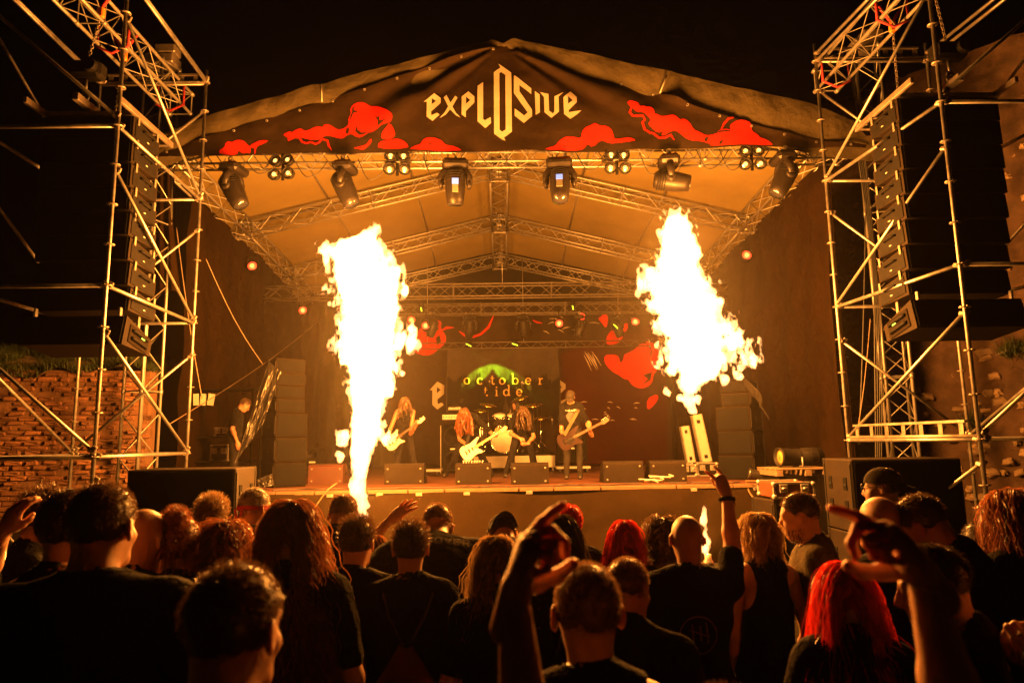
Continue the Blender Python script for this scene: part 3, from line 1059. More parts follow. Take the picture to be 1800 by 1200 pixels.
def band_banner():
    Y = 19.15
    t = thing('band_banner', 'dark band banner with spaced lowercase serif words hanging behind the drums', 'banner', tuple(at(885, 735, Y)))
    zt, zb = at(885, 612, Y).z, at(885, 737, Y).z
    x0, x1 = at(785, 680, Y).x, at(984, 680, Y).x
    surf = lambda x, z: Y + .05 * fb1(x * 1.6, z * .8, 2) + .025 * math.sin(x * 5 + z) * (1 - (z - zb) / (zt - zb))
    m = MB()
    m.grid(lambda u, v: (x0 + (x1 - x0) * u + .05 * math.sin(v * 5) * (u - .5), surf(x0 + (x1 - x0) * u, zb + (zt - zb) * v), zb + (zt - zb) * v), 50, 34)
    cl = m.build('banner_cloth', cloth_mat('dark photographic banner cloth', (.026, .022, .019), 400, 0, .8, .35, bump=.5), t)
    M['print_trees'] = cloth_mat('black treeline print', (.006, .0055, .005), 400, 0, .85, .2)
    M['print_word'] = cloth_mat('orange lettering print', (.36, .22, .09), 400, 0, .8, .05)
    tl = [(786, 735)]
    x = 786
    while x < 983:
        tl += [(x, 678 - 14 * abs(math.sin(x * .11)) - random.random() * 5), (x + 2, 668 - 16 * abs(math.sin(x * .11)) * random.random())]
        x += 4
    tl += [(983, 735)]
    print_on([tl], Y, surf, .01, 'treeline_print', M['print_trees'], cl, .3)
    # words, every letter a flat print of its own; x-height about ten pixels
    def glyph(ch, x, y, h=10.5):
        w = h * .92
        cx, cy, r = x + w / 2, y - h / 2, h / 2
        th = h * .2
        S = []
        if ch in 'obd':
            S.append((ring(cx, cy, r * .86, r, 0, 360, 18), [th * (.55 + .6 * abs(math.cos(R(20 * i)))) for i in range(19)]))
        if ch == 'b': S += [([(cx - r * .86, cy - r * 2.5), (cx - r * .86, cy + r)], th), ([(cx - r * 1.3, cy - r * 2.4), (cx - r * .8, cy - r * 2.5)], th * .5)]
        if ch == 'd': S += [([(cx + r * .86, cy - r * 2.5), (cx + r * .86, cy + r)], th), ([(cx + r * .4, cy - r * 2.4), (cx + r * .9, cy - r * 2.5)], th * .5), ([(cx + r * .8, cy + r), (cx + r * 1.3, cy + r * .9)], th * .5)]
        if ch == 'c': S.append((ring(cx, cy, r * .86, r, 40, 320, 14), th))
        if ch == 'e': S += [(ring(cx, cy, r * .86, r, 5, 320, 16), th), ([(cx - r * .8, cy), (cx + r * .9, cy)], th * .6)]
        if ch == 't': S += [([(cx - r * .1, cy - r * 1.8), (cx - r * .1, cy + r * .6), (cx + r * .2, cy + r), (cx + r * .7, cy + r * .8)], th), ([(cx - r * .7, cy - r), (cx + r * .6, cy - r)], th * .6)]
        if ch == 'i': S += [([(cx, cy - r * .95), (cx, cy + r)], th), ([(cx - r * .5, cy + r), (cx + r * .5, cy + r)], th * .5), ([(cx - r * .4, cy - r * .9), (cx, cy - r)], th * .5), (ring(cx, cy - r * 1.75, r * .12, r * .12, 0, 360, 8), th * .9)]
        if ch == 'r': S += [([(cx - r * .4, cy - r * .95), (cx - r * .4, cy + r)], th), ([(cx - r * .9, cy + r), (cx + r * .2, cy + r)], th * .5), ([(cx - r * .8, cy - r * .9), (cx - r * .4, cy - r)], th * .5), ([(cx - r * .35, cy - r * .3), (cx + r * .1, cy - r * .85), (cx + r * .6, cy - r * .9)], th)]
        for pts, ww in S:
            if isinstance(ww, float): ww = [ww] * len(pts)
            print_on([stroke(pts, ww)], Y, surf, .022, 'letter', M['print_word'], cl, .4)
    for ch, x in zip('october', (816, 839, 861, 878, 901, 923.5, 946)):
        glyph(ch, x, 675)
    for ch, x in zip('tide', (849, 868, 885, 908)):
        glyph(ch, x, 695)


band_banner()


# ------------------------------------------------------------------ side curtains
def side_curtains():
    for nm, E, s in (('left', EL, -1), ('right', ER, 1)):
        q = MB()
        y0, y1 = (YF + .05 if s > 0 else 12.7), 20.2
        def f(u, v):
            y = y0 + (y1 - y0) * u
            zt = float(np.interp(y, [p.y for p in E], [p.z for p in E])) - .15
            z = .1 + (zt - .1) * v
            return (E[0].x + s * (.12 + .04 * math.sin(y * 6 + .6 * math.sin(z * 1.2)) * (1 - .6 * v) + .08 * fb1(y * .8, z * .5)), y, z)
        q.grid(f, 90, 30)
        o = q.build('side_curtain', M['curtain'])
        tag(o, f'black mesh curtain hanging from the {nm} eave of the stage roof', 'curtain', 'stage side curtains')
    # the return of the right curtain beside the tower
    q = MB()
    xa, xb = ER[0].x + .1, at(1478, 500, YF).x
    q.grid(lambda u, v: (xa + (xb - xa) * u + .02 * math.sin(v * 7), YF + .08 + .04 * math.sin(u * 18 + v * 2), .1 + (ER[0].z + .0 - .1) * v), 16, 24)
    tag(q.build('side_curtain', M['curtain']), 'narrow black curtain return beside the right scaffold tower', 'curtain', 'stage side curtains')
    q = MB()
    xa, xb = EL[0].x - .1, at(305, 500, YF).x + .1
    q.grid(lambda u, v: (xa + (xb - xa) * u * (1 - .5 * v), YF + .06 + .05 * math.sin(u * 15 + v * 3), 4.6 + (EL[0].z - 4.6) * v), 16, 24)
    tag(q.build('side_curtain', M['curtain']), 'narrow black curtain gathered at the left front roof corner', 'curtain', 'stage side curtains')


side_curtains()
# ------------------------------------------------------------------ pyrotechnic flames
def flame_mat(name, strength):
    m = bpy.data.materials.new(name)
    m.use_nodes = True
    n = m.node_tree
    n.nodes.remove(n.nodes['Principled BSDF'])
    e = n.nodes.new('ShaderNodeEmission')
    e.inputs['Color'].default_value = (1.0, .42, .13, 1)
    e.inputs['Strength'].default_value = strength
    n.links.new(e.outputs[0], n.nodes['Material Output'].inputs['Volume'])
    return m


M['fire'] = flame_mat('burning gas', 40.0)


def flame(name, label, rows, Y, blobs=(), vox=.022, seed=0, amp=1.0, parent_lights=(), girth=1.0):
    """rows: (py, xleft, xright) photo outline of the fireball; its depth equals its breadth"""
    s = scl(Y)
    cs = []
    for (py, xl, xr) in rows:
        c = at((xl + xr) / 2, py, Y)
        cs.append((c.x, c.z, (xr - xl) / 2 * s * .79 * girth))
    cs.sort(key=lambda q: q[1])
    zz = np.array([c[1] for c in cs]); cx = np.array([c[0] for c in cs]); rr = np.array([c[2] for c in cs])
    bl = [(at(px, py, Y + dy), r * s) for (px, py, r, dy) in blobs]
    pad = .3
    X0 = min([c[0] - c[2] for c in cs] + [b.x - r for b, r in bl]) - pad
    X1 = max([c[0] + c[2] for c in cs] + [b.x + r for b, r in bl]) + pad
    rm = max(rr)
    xs = np.arange(X0, X1, vox); ys = np.arange(-rm - pad, rm + pad, vox * 1.25); zs = np.arange(zz[0] - pad, zz[-1] + pad, vox)
    XX, YY, ZZ = np.meshgrid(xs, ys, zs, indexing='ij')
    XX = XX.astype(np.float32); YY = YY.astype(np.float32); ZZ = ZZ.astype(np.float32)
    sw = seed * 5.3
    big = fbm(XX * 1.8 + sw, YY * 1.8, ZZ * 1.3 + sw, 2)
    fine = fbm(XX * 6.5 + sw + .5 * big, YY * 6.5 + 3, ZZ * 3.6, 4, .62)
    r = np.interp(ZZ[0, 0], zz, rr)[None, None, :]
    c = np.interp(ZZ[0, 0], zz, cx)[None, None, :]
    wob = np.clip(r, .12, .6)
    d = np.sqrt((XX - c) ** 2 + (YY * 1.05) ** 2) - r
    cap = np.maximum(zz[0] - ZZ, ZZ - zz[-1])
    d = np.maximum(d, cap)
    for (b, rb) in bl:
        db = np.sqrt((XX - b.x) ** 2 + (YY - (b.y - Y)) ** 2 + ((ZZ - b.z) * 1.0) ** 2) - rb
        d = np.minimum(d, db)
    # tongues lick outwards; amplitude grows with the local girth
    F = d + amp * wob * (.22 - .74 * np.abs(fine) + .14 * big)
    F[0], F[-1] = 1, 1
    F[:, 0], F[:, -1] = 1, 1
    F[:, :, 0], F[:, :, -1] = 1, 1
    V, Q = surfnet(F, xs, ys, zs)
    t = thing(name, label, 'flame', tuple(at((rows[-1][1] + rows[-1][2]) / 2, rows[-1][0], Y)), group='stage flames')
    V = V + np.array([0, Y, 0]) - np.array(t.location)
    add_mesh('fire', np_mesh('fire', V, Q), M['fire'], t)
    for (px, py, rad, w) in parent_lights:
        L = bpy.data.lights.new('fire_light', 'POINT')
        L.energy = w * FLAME_W
        L.color = FLAME_COL
        L.shadow_soft_size = rad
        o = bpy.data.objects.new('fire_light', L)
        COL.objects.link(o)
        o.parent = t
        o.location = at(px, py, Y) - t.location
    return t


FY = 9.5
flame('flame_column', 'tall white hot flame column rising in front of the stage at the left', [
    (398, 650, 668), (412, 628, 668), (428, 592, 672), (445, 572, 680), (465, 578, 690), (490, 584, 706), (515, 586, 708), (545, 592, 702), (575, 590, 705),
    (605, 588, 708), (635, 592, 706), (660, 604, 700), (690, 610, 688), (715, 612, 680), (740, 616, 676), (765, 612, 674), (785, 612, 664), (800, 614, 654),
    (820, 614, 648), (850, 616, 650), (885, 622, 652), (915, 626, 650)], FY,
    blobs=[(575, 440, 10, .05), (606, 768, 11, 0), (676, 772, 10, .1), (705, 595, 14, 0), (598, 800, 10, .1)], seed=1,
    parent_lights=[(636, 470, .42, 1500), (645, 570, .42, 1500), (648, 680, .35, 900), (640, 780, .25, 450), (636, 870, .15, 160)])
flame('fire_ball', 'white hot ball of fire with ragged edges in front of the stage right', [
    (383, 1160, 1216), (405, 1152, 1226), (430, 1150, 1230), (460, 1146, 1234), (490, 1140, 1244), (520, 1136, 1258), (548, 1142, 1266), (575, 1154, 1268), (605, 1168, 1282),
    (635, 1180, 1290), (660, 1184, 1262), (678, 1190, 1236), (692, 1200, 1230)], FY,
    blobs=[(1290, 600, 16, 0), (1310, 625, 13, .1), (1330, 630, 8, .15), (1275, 580, 12, 0), (1185, 625, 14, -.1), (1300, 650, 10, .1), (1268, 660, 8, .2), (1180, 650, 9, 0), (1176, 690, 6, .1), (1140, 490, 12, 0), (1212, 706, 9, 0), (1224, 700, 7, .1), (1196, 700, 6, -.1), (1218, 722, 5, 0)], seed=4, amp=1.1, girth=.9,
    parent_lights=[(1190, 440, .38, 1250), (1200, 540, .42, 1500), (1222, 620, .35, 900)])
flame('flame_jet', 'small remnant of fire over the right burner in front of the stage', [
    (896, 1237, 1241), (915, 1232, 1246), (930, 1234, 1248), (945, 1233, 1245), (965, 1235, 1245), (975, 1237, 1243)], FY, vox=.014, seed=8, amp=.9,
    parent_lights=[(1240, 935, .08, 45)])


def flame_machine(px, label):
    g = at(px, 900, FY)
    t = thing('flame_machine', label, 'flame machine', (g.x, FY, 0), group='flame machines')
    b = MB(); b.box((g.x, FY, .16), (.42, .36, .30), None, .015); b.build('housing', M['blk_metal'], t)
    b = MB(); b.lathe([(.07, .31), (.07, .36), (.045, .40), (.045, .46), (.03, .46), (.03, .40)], (g.x, FY, 0)); b.build('nozzle', M['steel'], t)
    for sx in (-1, 1):
        b = MB(); b.box((g.x + sx * .23, FY, .2), (.02, .3, .06), None, .004); b.build('handle', M['alu_dk'], t)
    b = MB(); b.lathe([(.09, .0), (.09, .42), (.07, .5), (.03, .52)], (g.x + .36, FY + .05, 0)); b.build('gas_bottle', M['red_sling'], t)


flame_machine(637, 'black flame machine under the tall left flame column')
flame_machine(1240, 'black flame machine under the right ball of fire')
# ------------------------------------------------------------------ scaffold towers
def coupler(mb, p):
    mb.box(p, (.07, .07, .05), rot_xyz(.3, .2, .4), .01)
    mb.box(Vector(p) + Vector((.035, -.015, .015)), (.06, .03, .07), rot_xyz(.2, .5, .1), .008)


def tower(label, XI, XO, y0, y1, zt_front, zt_rear, z_ref, lat_top, low_beam, xi_rear=None):
    """ring scaffold: XI inner side (towards the stage), XO outer side; ledgers every 2 m at z_ref + 2k"""
    xr = XI if xi_rear is None else xi_rear
    t = thing('scaffold_tower', label, 'scaffold tower', ((XI + XO) / 2, (y0 + y1) / 2, 0), group='scaffold towers')
    posts = {'fi': (XI, y0, zt_front), 'ri': (xr, y1, zt_rear), 'fo': (XO, y0, zt_front), 'ro': (XO + xr - XI, y1, zt_rear)}
    for k, (x, y, zt) in posts.items():
        b = MB(); b.tube((x, y, .04), (x, y, zt), .0242, 12)
        o = b.build('post', M['steel'], t)
        z = z_ref - 2
        while z < .2: z += .5
        while z < zt - .05:
            r_ = MB(); r_.lathe([(.026, -.005), (.062, -.005), (.062, .005), (.026, .005)], (x, y, z), None, 12)
            for q in range(4):
                a = q * math.pi / 2
                r_.box((x + .046 * math.cos(a), y + .046 * math.sin(a), z + .008), (.02, .02, .008))
            r_.build('rosette', M['rusty'], o)
            z += .5
        b = MB(); b.box((x, y, .02), (.15, .15, .035), None, .004); b.tube((x, y, .03), (x, y, .3), .019, 8); b.build('base_plate', M['steel'], o)
    P = lambda k, z: Vector((posts[k][0], posts[k][1], z))
    lv = [z_ref - 1.5 + 2 * i for i in (0,)] + [z_ref + 2 * i for i in range(0, 4)]
    def led(a, b, z, z2=None, r=.0242, nm='ledger', m='steel'):
        p, q = P(a, z), P(b, z if z2 is None else z2)
        d = (q - p).normalized() * .05
        mb = MB(); mb.tube(p + d, q - d, r, 10); 
        o = mb.build(nm, M[m], t)
        for e_ in (p + d * .9, q - d * .9):
            c = MB(); coupler(c, e_); c.build('wedge_head', M['rusty'], o)
    for z in lv:
        zmax_r = min(zt_rear, zt_front)
        if z < zmax_r:
            led('fi', 'ri', z); led('fo', 'ro', z); led('ri', 'ro', z)
        if z < zt_front:
            led('fi', 'fo', z)
    led('fi', 'ri', zt_rear - .18, zt_rear - .18); led('fo', 'ro', zt_rear - .18)
    # diagonals: from the front post half a metre under each lift down to the rear foot of the lift
    for z in [lv[0] - .2] + lv[1:]:
        if z + 1.5 < zt_front:
            led('fi', 'ri', z + 1.45, max(.12, z + .04), .0212, 'brace', 'alu')
            led('fo', 'ro', z + 1.45, max(.12, z + .04), .0212, 'brace', 'steel')
    for z in lv[1:]:
        if z + 1.5 < zt_rear:
            led('ri', 'ro', z + 1.5, z + .05, .0212, 'brace', 'steel')
    led('fo', 'fi', lv[1] + 1.5, lv[1] + .05, .0212, 'brace', 'steel')
    led('fo', 'fi', lv[1] - .1, .2, .0212, 'brace', 'steel')
    led('fo', 'fi', lv[3] + 1.6, lv[3] + .1, .0212, 'brace', 'steel')
    def lattice(a, b, z, h=.16):
        p, q = P(a, z), P(b, z)
        mb = MB(); mb.tube(p, q, .0242, 10)
        d = (q - p)
        mb.box((p + q) / 2 + Vector((0, 0, h)), (d.length * .86, .045, .03), Matrix.Rotation(math.atan2(d.y, d.x), 3, 'Z'))
        o = mb.build('lattice_beam', M['rusty'], t)
        for k in range(7):
            c = p.lerp(q, .1 + .8 * k / 6)
            r_ = MB(); r_.box(c + Vector((0, 0, h / 2)), (.07, .018, h), Matrix.Rotation(math.atan2(d.y, d.x), 3, 'Z')); r_.build('rung', M['rusty'], o)
    lattice('ri', 'ro', lat_top)
    lattice('fi', 'fo', lat_top + .9)
    if low_beam:
        lattice('fi', 'ri', low_beam, .17)
    return t, posts


pA, pB = at(165, 803, 7.96), at(328, 797, 10.53)
ZL = pA.z
TL, PL = tower('left scaffold tower of galvanised tubes and diagonal braces around the hanging speakers', pA.x, pA.x - 1.72, 7.96, 10.53, 8.6, at(363, 124, 10.53).z, ZL, at(365, 148, 10.53).z, None, pB.x)
pC, pD = at(1722, 769, 7.6), at(1491, 772, 10.1)
ZRt = pC.z
TR, PR = tower('right scaffold tower of galvanised tubes in front of the rubble stone wall', pC.x, pC.x + 1.8, 7.6, 10.1, 8.6, at(1409, 78, 10.1).z, ZRt - .02, at(1415, 103, 10.1).z, ZRt + .02, pD.x)


# ------------------------------------------------------------------ roof masts beside the towers and speaker beams on top
def mast(label, px_foot, px_top, ytop, Y):
    a, b = at(px_foot, 815, Y), at(px_top, ytop, Y)
    t = thing('truss_mast', label, 'truss mast', (a.x, Y, 0), group='roof masts')
    p0, p1 = Vector((a.x, Y, .05)), Vector((a.x, Y, b.z))
    ch, la = truss_parts(p0, p1, .38, up=(.35, 1, 0), seg=24, rc=.026, rl=.010)
    u = Vector((.35, 1, 0)).normalized()
    s = Vector((0, 0, 1)).cross(u).normalized()
    for sx in (-1, 1):
        for sy in (-1, 1):
            c = s * sx * .19 + u * sy * .19
            m = MB(); m.tube(p0 + c, p1 + c, .026, 10); m.build('chord', M['alu'], t)
    la.build('lacing', M['alu'], t)['kind'] = 'stuff'
    b = MB(); b.box((a.x, Y, .03), (.7, .7, .06), None, .01); b.build('base_plate', M['steel'], t)
    # head block with winch on top
    b = MB(); b.box((a.x, Y, p1.z + .09), (.5, .34, .18), None, .02); b.box((a.x + .1, Y - .05, p1.z + .26), (.36, .26, .16), None, .02); b.build('head_block', M['rusty'], t)


mast('left lattice roof mast standing behind the left tower speakers', 242, 270, 118, 11.25)
mast('right lattice roof mast standing behind the right tower speakers', 1590, 1497, 92, 11.25)


def chain(name, p0, p1, label, link=.055):
    """hoist chain: a string of links from p0 down to p1"""
    p0, p1 = Vector(p0), Vector(p1)
    n = max(2, int((p1 - p0).length / (link * .72)))
    m = MB()
    for k in range(n):
        m.torus(p0.lerp(p1, (k + .5) / n), link * .33, .006, rot_xyz(R(90), 0, R(90) * (k % 2) + .4) @ Matrix.Rotation(R(90), 3, 'Z'), 8, 4, 1.5)
    return m


def hoist(label, top, bot, motor_at_bottom):
    t = thing('chain_hoist', label, 'chain hoist', tuple(bot), group='chain hoists')
    m = chain('chain', top, bot, ''); m.build('chain', M['rusty'], t)['kind'] = 'stuff'
    b = MB(); b.box(top + Vector((0, 0, .06)), (.09, .07, .15), None, .015); b.build('hook_block', M['orange'], t)
    s = MB(); s.path([top + Vector((-.17, 0, .38)), top + Vector((-.05, 0, .2)), top + Vector((0, 0, .12)), top + Vector((.05, 0, .2)), top + Vector((.17, 0, .38))], .022, 8); s.build('sling', M['red_sling'], t)
    if motor_at_bottom:
        b = MB(); b.box(bot + Vector((0, 0, -.16)), (.44, .22, .24), None, .05); b.tube(bot + Vector((.12, -.12, -.16)), bot + Vector((.12, -.2, -.16)), .09, 12); b.build('motor', M['blk_metal'], t)
        b = MB(); b.tube(bot + Vector((0, 0, -.28)), bot + Vector((0, 0, -.44)), .02, 8); b.torus(bot + Vector((0, 0, -.47)), .04, .014, Matrix.Rotation(R(90), 3, 'X'), 12, 6); b.build('hook', M['steel'], t)


def speaker_beam(label, x, y0, y1, z):
    t = thing('truss_beam', label, 'truss beam', (x, y0, z - .2), group='speaker beams')
    p0, p1 = Vector((x, y0, z)), Vector((x, y1, z))
    ch, la = truss_parts(p0, p1, .36, seg=14, rc=.025, rl=.009)
    for sx in (-.18, .18):
        for sz in (-.18, .18):
            m = MB(); m.tube(p0 + Vector((sx, 0, sz)), p1 + Vector((sx, 0, sz)), .025, 10); m.build('chord', M['alu_dk'], t)
    la.build('lacing', M['alu_dk'], t)['kind'] = 'stuff'
    for f in (.25, .6, .93):
        q = p0.lerp(p1, f)
        s = MB(); s.path([q + Vector((.21, 0, .2)), q + Vector((.22, 0, -.2)), q + Vector((0, 0, -.3)), q + Vector((-.22, 0, -.2)), q + Vector((-.21, 0, .2))], .02, 6); s.build('red_sling', M['red_sling'], t)


qL, qR = at(300, 140, 10.6), at(1465, 75, 10.2)
speaker_beam('lattice beam carrying the left speaker array on top of the left tower', at(262, 118, 9.9).x - .02, 5.9, 11.0, at(262, 122, 9.9).z)
speaker_beam('lattice beam carrying the right speaker array on top of the right tower', at(1505, 80, 9.6).x, 5.7, 10.6, at(1505, 82, 9.6).z)


# ------------------------------------------------------------------ line array speakers
def line_array(label, xi, xo, yf, z_top, z_bot, n, down_label, toe=0.0):
    """xi: inner edge of the front, xo: outer edge; cabinets curve backwards towards the bottom"""
    s = 1 if xi > xo else -1
    w = abs(xi - xo); dep = .68
    cx = (xi + xo) / 2
    t = thing('line_array', label, 'speaker array', (cx, yf, z_bot), group='line arrays')
    h = (z_top - z_bot) / n
    for k in range(n):
        z = z_top - h * (k + .5)
        tilt = R(1.0 + .8 * k)
        Rm = Matrix.Rotation(-tilt, 3, 'X')
        c = Vector((cx, yf + dep / 2 + .012 * k * k * .3, z))
        b = MB()
        # wedge-shaped cabinet, deeper sides taper to the back
        pts = [(-dep / 2, -h / 2 + .008), (dep / 2, -h / 2 + .05), (dep / 2, h / 2 - .05), (-dep / 2, h / 2 - .008)]
        b.prism(pts, -w / 2, w / 2, lambda u, v, q: c + Rm @ Vector((q, u, v)))
        o = b.build('speaker_cabinet', M['black_worn'], t)
        g = MB(); g.box(c + Rm @ Vector((0, -dep / 2 - .008, 0)), (w - .05, .012, h - .03), Rm, .004); g.build('grille', M['grille'], o)
        e = s * (w / 2 + .006)
        p = MB(); p.box(c + Rm @ Vector((e, .0, 0)), (.012, dep * .86, h - .10), Rm, .004); p.build('side_plate', M['blk_metal'], o)
        hd = MB()
        hd.path([c + Rm @ Vector((e + s * .01, -.13, .04)), c + Rm @ Vector((e + s * .045, -.11, .04)), c + Rm @ Vector((e + s * .045, .11, .04)), c + Rm @ Vector((e + s * .01, .13, .04))], .013, 6)
        hd.build('handle', M['blk_metal'], o)
        for yy in (-dep * .36, dep * .36):
            r_ = MB(); r_.box(c + Rm @ Vector((e + s * .012, yy, h * .42)), (.012, .04, .12), Rm, .002); r_.build('rigging_link', M['alu_dk'], o)
        lb = MB(); lb.box(c + Rm @ Vector((e + s * .008, .02, -.05)), (.004, .045, .010), Rm); lb.build('label_plate', M['label_w'], o)
    # flying frame
    f = MB()
    for sx in (-w / 2, w / 2):
        f.box((cx + sx, yf + dep / 2, z_top + .06), (.05, dep + .7, .08), None, .006)
    for y in (yf + .05, yf + dep - .05, yf + dep + .3):
        f.box((cx, y, z_top + .06), (w, .06, .06), None, .006)
    f.box((cx, yf + dep / 2, z_top + .13), (.08, dep + .6, .10), None, .006)
    f.build('flying_frame', M['rusty'], t)
    for y in (yf - .1, yf + dep + .15):
        hk = MB(); hk.torus((cx, y, z_top + .22), .05, .015, Matrix.Rotation(R(90), 3, 'X'), 12, 6); hk.build('shackle', M['steel'], t)
    # under-hung wider cabinet aimed down
    h2, w2 = .38, w * 1.06
    Rm = Matrix.Rotation(R(-13), 3, 'X')
    c = Vector((cx + s * .03, yf + dep * .48, z_bot - .12 - h2 / 2))
    b = MB()
    b.prism([(-dep / 2, -h2 / 2), (dep / 2, -h2 / 2 + .08), (dep / 2, h2 / 2 - .08), (-dep / 2, h2 / 2)], -w2 / 2, w2 / 2, lambda u, v, q: c + Rm @ Vector((q, u, v)))
    o = b.build('down_fill_cabinet', M['black_worn'], t)
    g = MB(); g.box(c + Rm @ Vector((0, -dep / 2 - .01, 0)), (w2 - .05, .014, h2 - .04), Rm, .004); g.build('grille', M['grille'], o)
    e = s * (w2 / 2 + .008)
    p = MB(); p.box(c + Rm @ Vector((e, 0, 0)), (.016, dep * .7, h2 - .14), Rm, .05); p.build('side_plate', M['black_box'], o)
    hd = MB()
    for zz in (-.05, .05):
        hd.path([c + Rm @ Vector((e + s * .01, -.19, zz)), c + Rm @ Vector((e + s * .03, -.15, zz)), c + Rm @ Vector((e + s * .03, .15, zz)), c + Rm @ Vector((e + s * .01, .19, zz))], .022, 8)
    hd.build('handle', M['blk_metal'], o)
    l_ = MB(); l_.box(c + Rm @ Vector((e + s * .06, .0, .0)), (.004, .08, .014), Rm); l_.build('indicator', M['led_green'], o)
    for sx in (-w * .45, w * .45):
        for sy in (.1, dep * .8):
            lk = MB(); lk.box((cx + sx, yf + sy, z_bot - .06), (.03, .05, .26), None, .004); lk.build('link_bar', M['steel'], t)
    return t


aL0, aL1 = at(222, 400, 8.5), at(58, 400, 8.5)
line_array('left hanging line array of black speaker cabinets inside the left tower', aL0.x, aL1.x, 8.5, at(140, 205, 8.5).z, at(140, 548, 8.5).z, 8, '')
aR0, aR1 = at(1600, 400, 8.3), at(1782, 400, 8.3)
line_array('right hanging line array of black speaker cabinets inside the right tower', aR0.x, aR1.x, 8.3, at(1690, 172, 8.3).z, at(1690, 518, 8.3).z, 8, '')
zl = at(140, 205, 8.5).z + .24
xb = at(262, 118, 9.9).x
hoist('front chain hoist over the left line array', Vector(((aL0.x + aL1.x) / 2 + .15, 8.35, at(145, 30, 8.35).z)), Vector(((aL0.x + aL1.x) / 2, 8.4, zl + .5)), True)
hoist('rear chain hoist over the left line array', Vector((xb - .05, 9.3, at(225, 105, 9.3).z)), Vector((xb - .12, 9.3, zl)), False)
zr_ = at(1690, 172, 8.3).z + .24
hoist('front chain hoist over the right line array', Vector(((aR0.x + aR1.x) / 2 - .1, 8.2, at(1680, -30, 8.2).z)), Vector(((aR0.x + aR1.x) / 2, 8.2, zr_ + .5)), True)
hoist('rear chain hoist over the right line array', Vector((at(1570, 60, 8.9).x, 8.9, at(1570, 55, 8.9).z)), Vector((at(1577, 150, 8.9).x, 8.9, zr_)), False)


# ------------------------------------------------------------------ ground speaker stacks in front of the stage corners
def cabinet(name, label, cx, yf, z0, size, cat='speaker', side=1, group=None, mtl='black_worn', rz=0.0, slots=2):
    """box speaker: body, front grille, two slot vents and a handle on the side that faces the stage middle"""
    w, d, h = size
    t = thing(name, label, cat, (cx, yf + d / 2, z0), rz, group, local=True)
    b = MB(); b.box((0, 0, h / 2), (w, d, h), None, .014); o = b.build('cabinet', M[mtl], t)
    g = MB(); g.box((0, -d / 2 - .006, h / 2), (w - .06, .014, h - .06), None, .004); g.build('grille', M['grille'], t)
    e = side * w / 2
    for k in range(slots):
        y = (-.18 + .36 * k / max(1, slots - 1)) * d / .7 if slots > 1 else 0
        for q in ((.66, .34) if h > .5 else (.5,)):
            hb = MB(); hb.box((e + side * .003, y, h * q), (.012, .085, .15 if h > .5 else .08), None, .004); hb.build('handle_cup', M['grille'], t)
            hh = MB(); hh.box((e + side * .010, y, h * q - .02), (.012, .085, .03), None, .004); hh.build('handle', M['blk_metal'], t)
    for sx in (-1, 1):
        for sz in (.0, 1):
            c = MB(); c.box((sx * (w / 2 - .03), d / 2 - .03, h * sz + (.03 if sz == 0 else -.03)), (.07, .07, .066), None, .01); c.build('corner', M['blk_metal'], t)
    for sy in (-1, 1):
        c = MB(); c.box((e + side * .004, sy * (d / 2 - .035), h / 2), (.014, .03, h - .1), None, .004); c.build('edge_rail', M['blk_plast'], t)
    return t


sL = at(415, 822, 8.3); wL = 1.28
hs = .62
zt = sL.z
for k in range(2):
    cabinet('subwoofer', ['black subwoofer on top of the left ground stack', 'black subwoofer at the bottom of the left ground stack'][k], sL.x - wL / 2, 8.3, max(.0, zt - .82 * (k + 1)), (wL, .68, .815), 'subwoofer', 1, 'ground subwoofers')
sR = at(1495, 806, 8.15); wR = 1.32
zt = sR.z
for k in range(2):
    cabinet('subwoofer', ['scuffed black subwoofer on top of the right ground stack', 'scuffed black subwoofer at the bottom of the right ground stack'][k], sR.x + wR / 2, 8.15, max(.0, zt - .86 * (k + 1)), (wR, .72, .85), 'subwoofer', -1, 'ground subwoofers')
c = at(1392, 905, 9.6)
cabinet('front_fill_speaker', 'small black speaker box left of the right ground stack, under the flight case', c.x, 9.6, 0, (.62, .6, at(1392, 878, 9.6).z), 'speaker', -1, None, 'black_worn', R(8))


def flight_case(label, px0, px1, py0, py1, Y, d=.5, z0=None, rz=0, m='case'):
    a, b = at(px0, py1, Y), at(px1, py0, Y)
    z0 = a.z if z0 is None else z0
    w, h = abs(b.x - a.x), b.z - z0
    t = thing('flight_case', label, 'flight case', ((a.x + b.x) / 2, Y + d / 2, z0), rz, None, local=True)
    q = MB(); q.box((0, 0, h / 2), (w - .03, d - .03, h - .03), None, .004); q.build('panels', M[m], t)
    for sx in (-1, 1):
        for sy in (-1, 1):
            e = MB(); e.box((sx * (w / 2 - .015), sy * (d / 2 - .015), h / 2), (.03, .03, h - .05), None, .005); e.build('edge_trim', M['alu'], t)
            for z in (.03, h - .03):
                k = MB(); k.lathe([(.0, -.035), (.03, -.03), (.04, 0), (.03, .03), (0, .035)], (sx * (w / 2 - .02), sy * (d / 2 - .02), z), None, 10); k.build('ball_corner', M['steel'], t)
    for z in (.015, h - .015):
        for sy in (-1, 1):
            e = MB(); e.box((0, sy * (d / 2 - .015), z), (w - .08, .03, .03), None, .005); e.build('edge_trim', M['alu'], t)
    for sx in (-.25, .25):
        l_ = MB(); l_.box((sx * w, -d / 2 - .006, h * .62), (.11, .016, .11), None, .004); l_.tube((sx * w - .03, -d / 2 - .02, h * .62), (sx * w + .03, -d / 2 - .02, h * .62), .012, 8); l_.build('latch', M['alu'], t)
    return t


flight_case('brown flight case with aluminium edges beside the right ground speakers', 1360, 1432, 846, 877, 9.55, .6)
M['rope'] = mat('grey brown rope', (.10, .07, .045), .8)
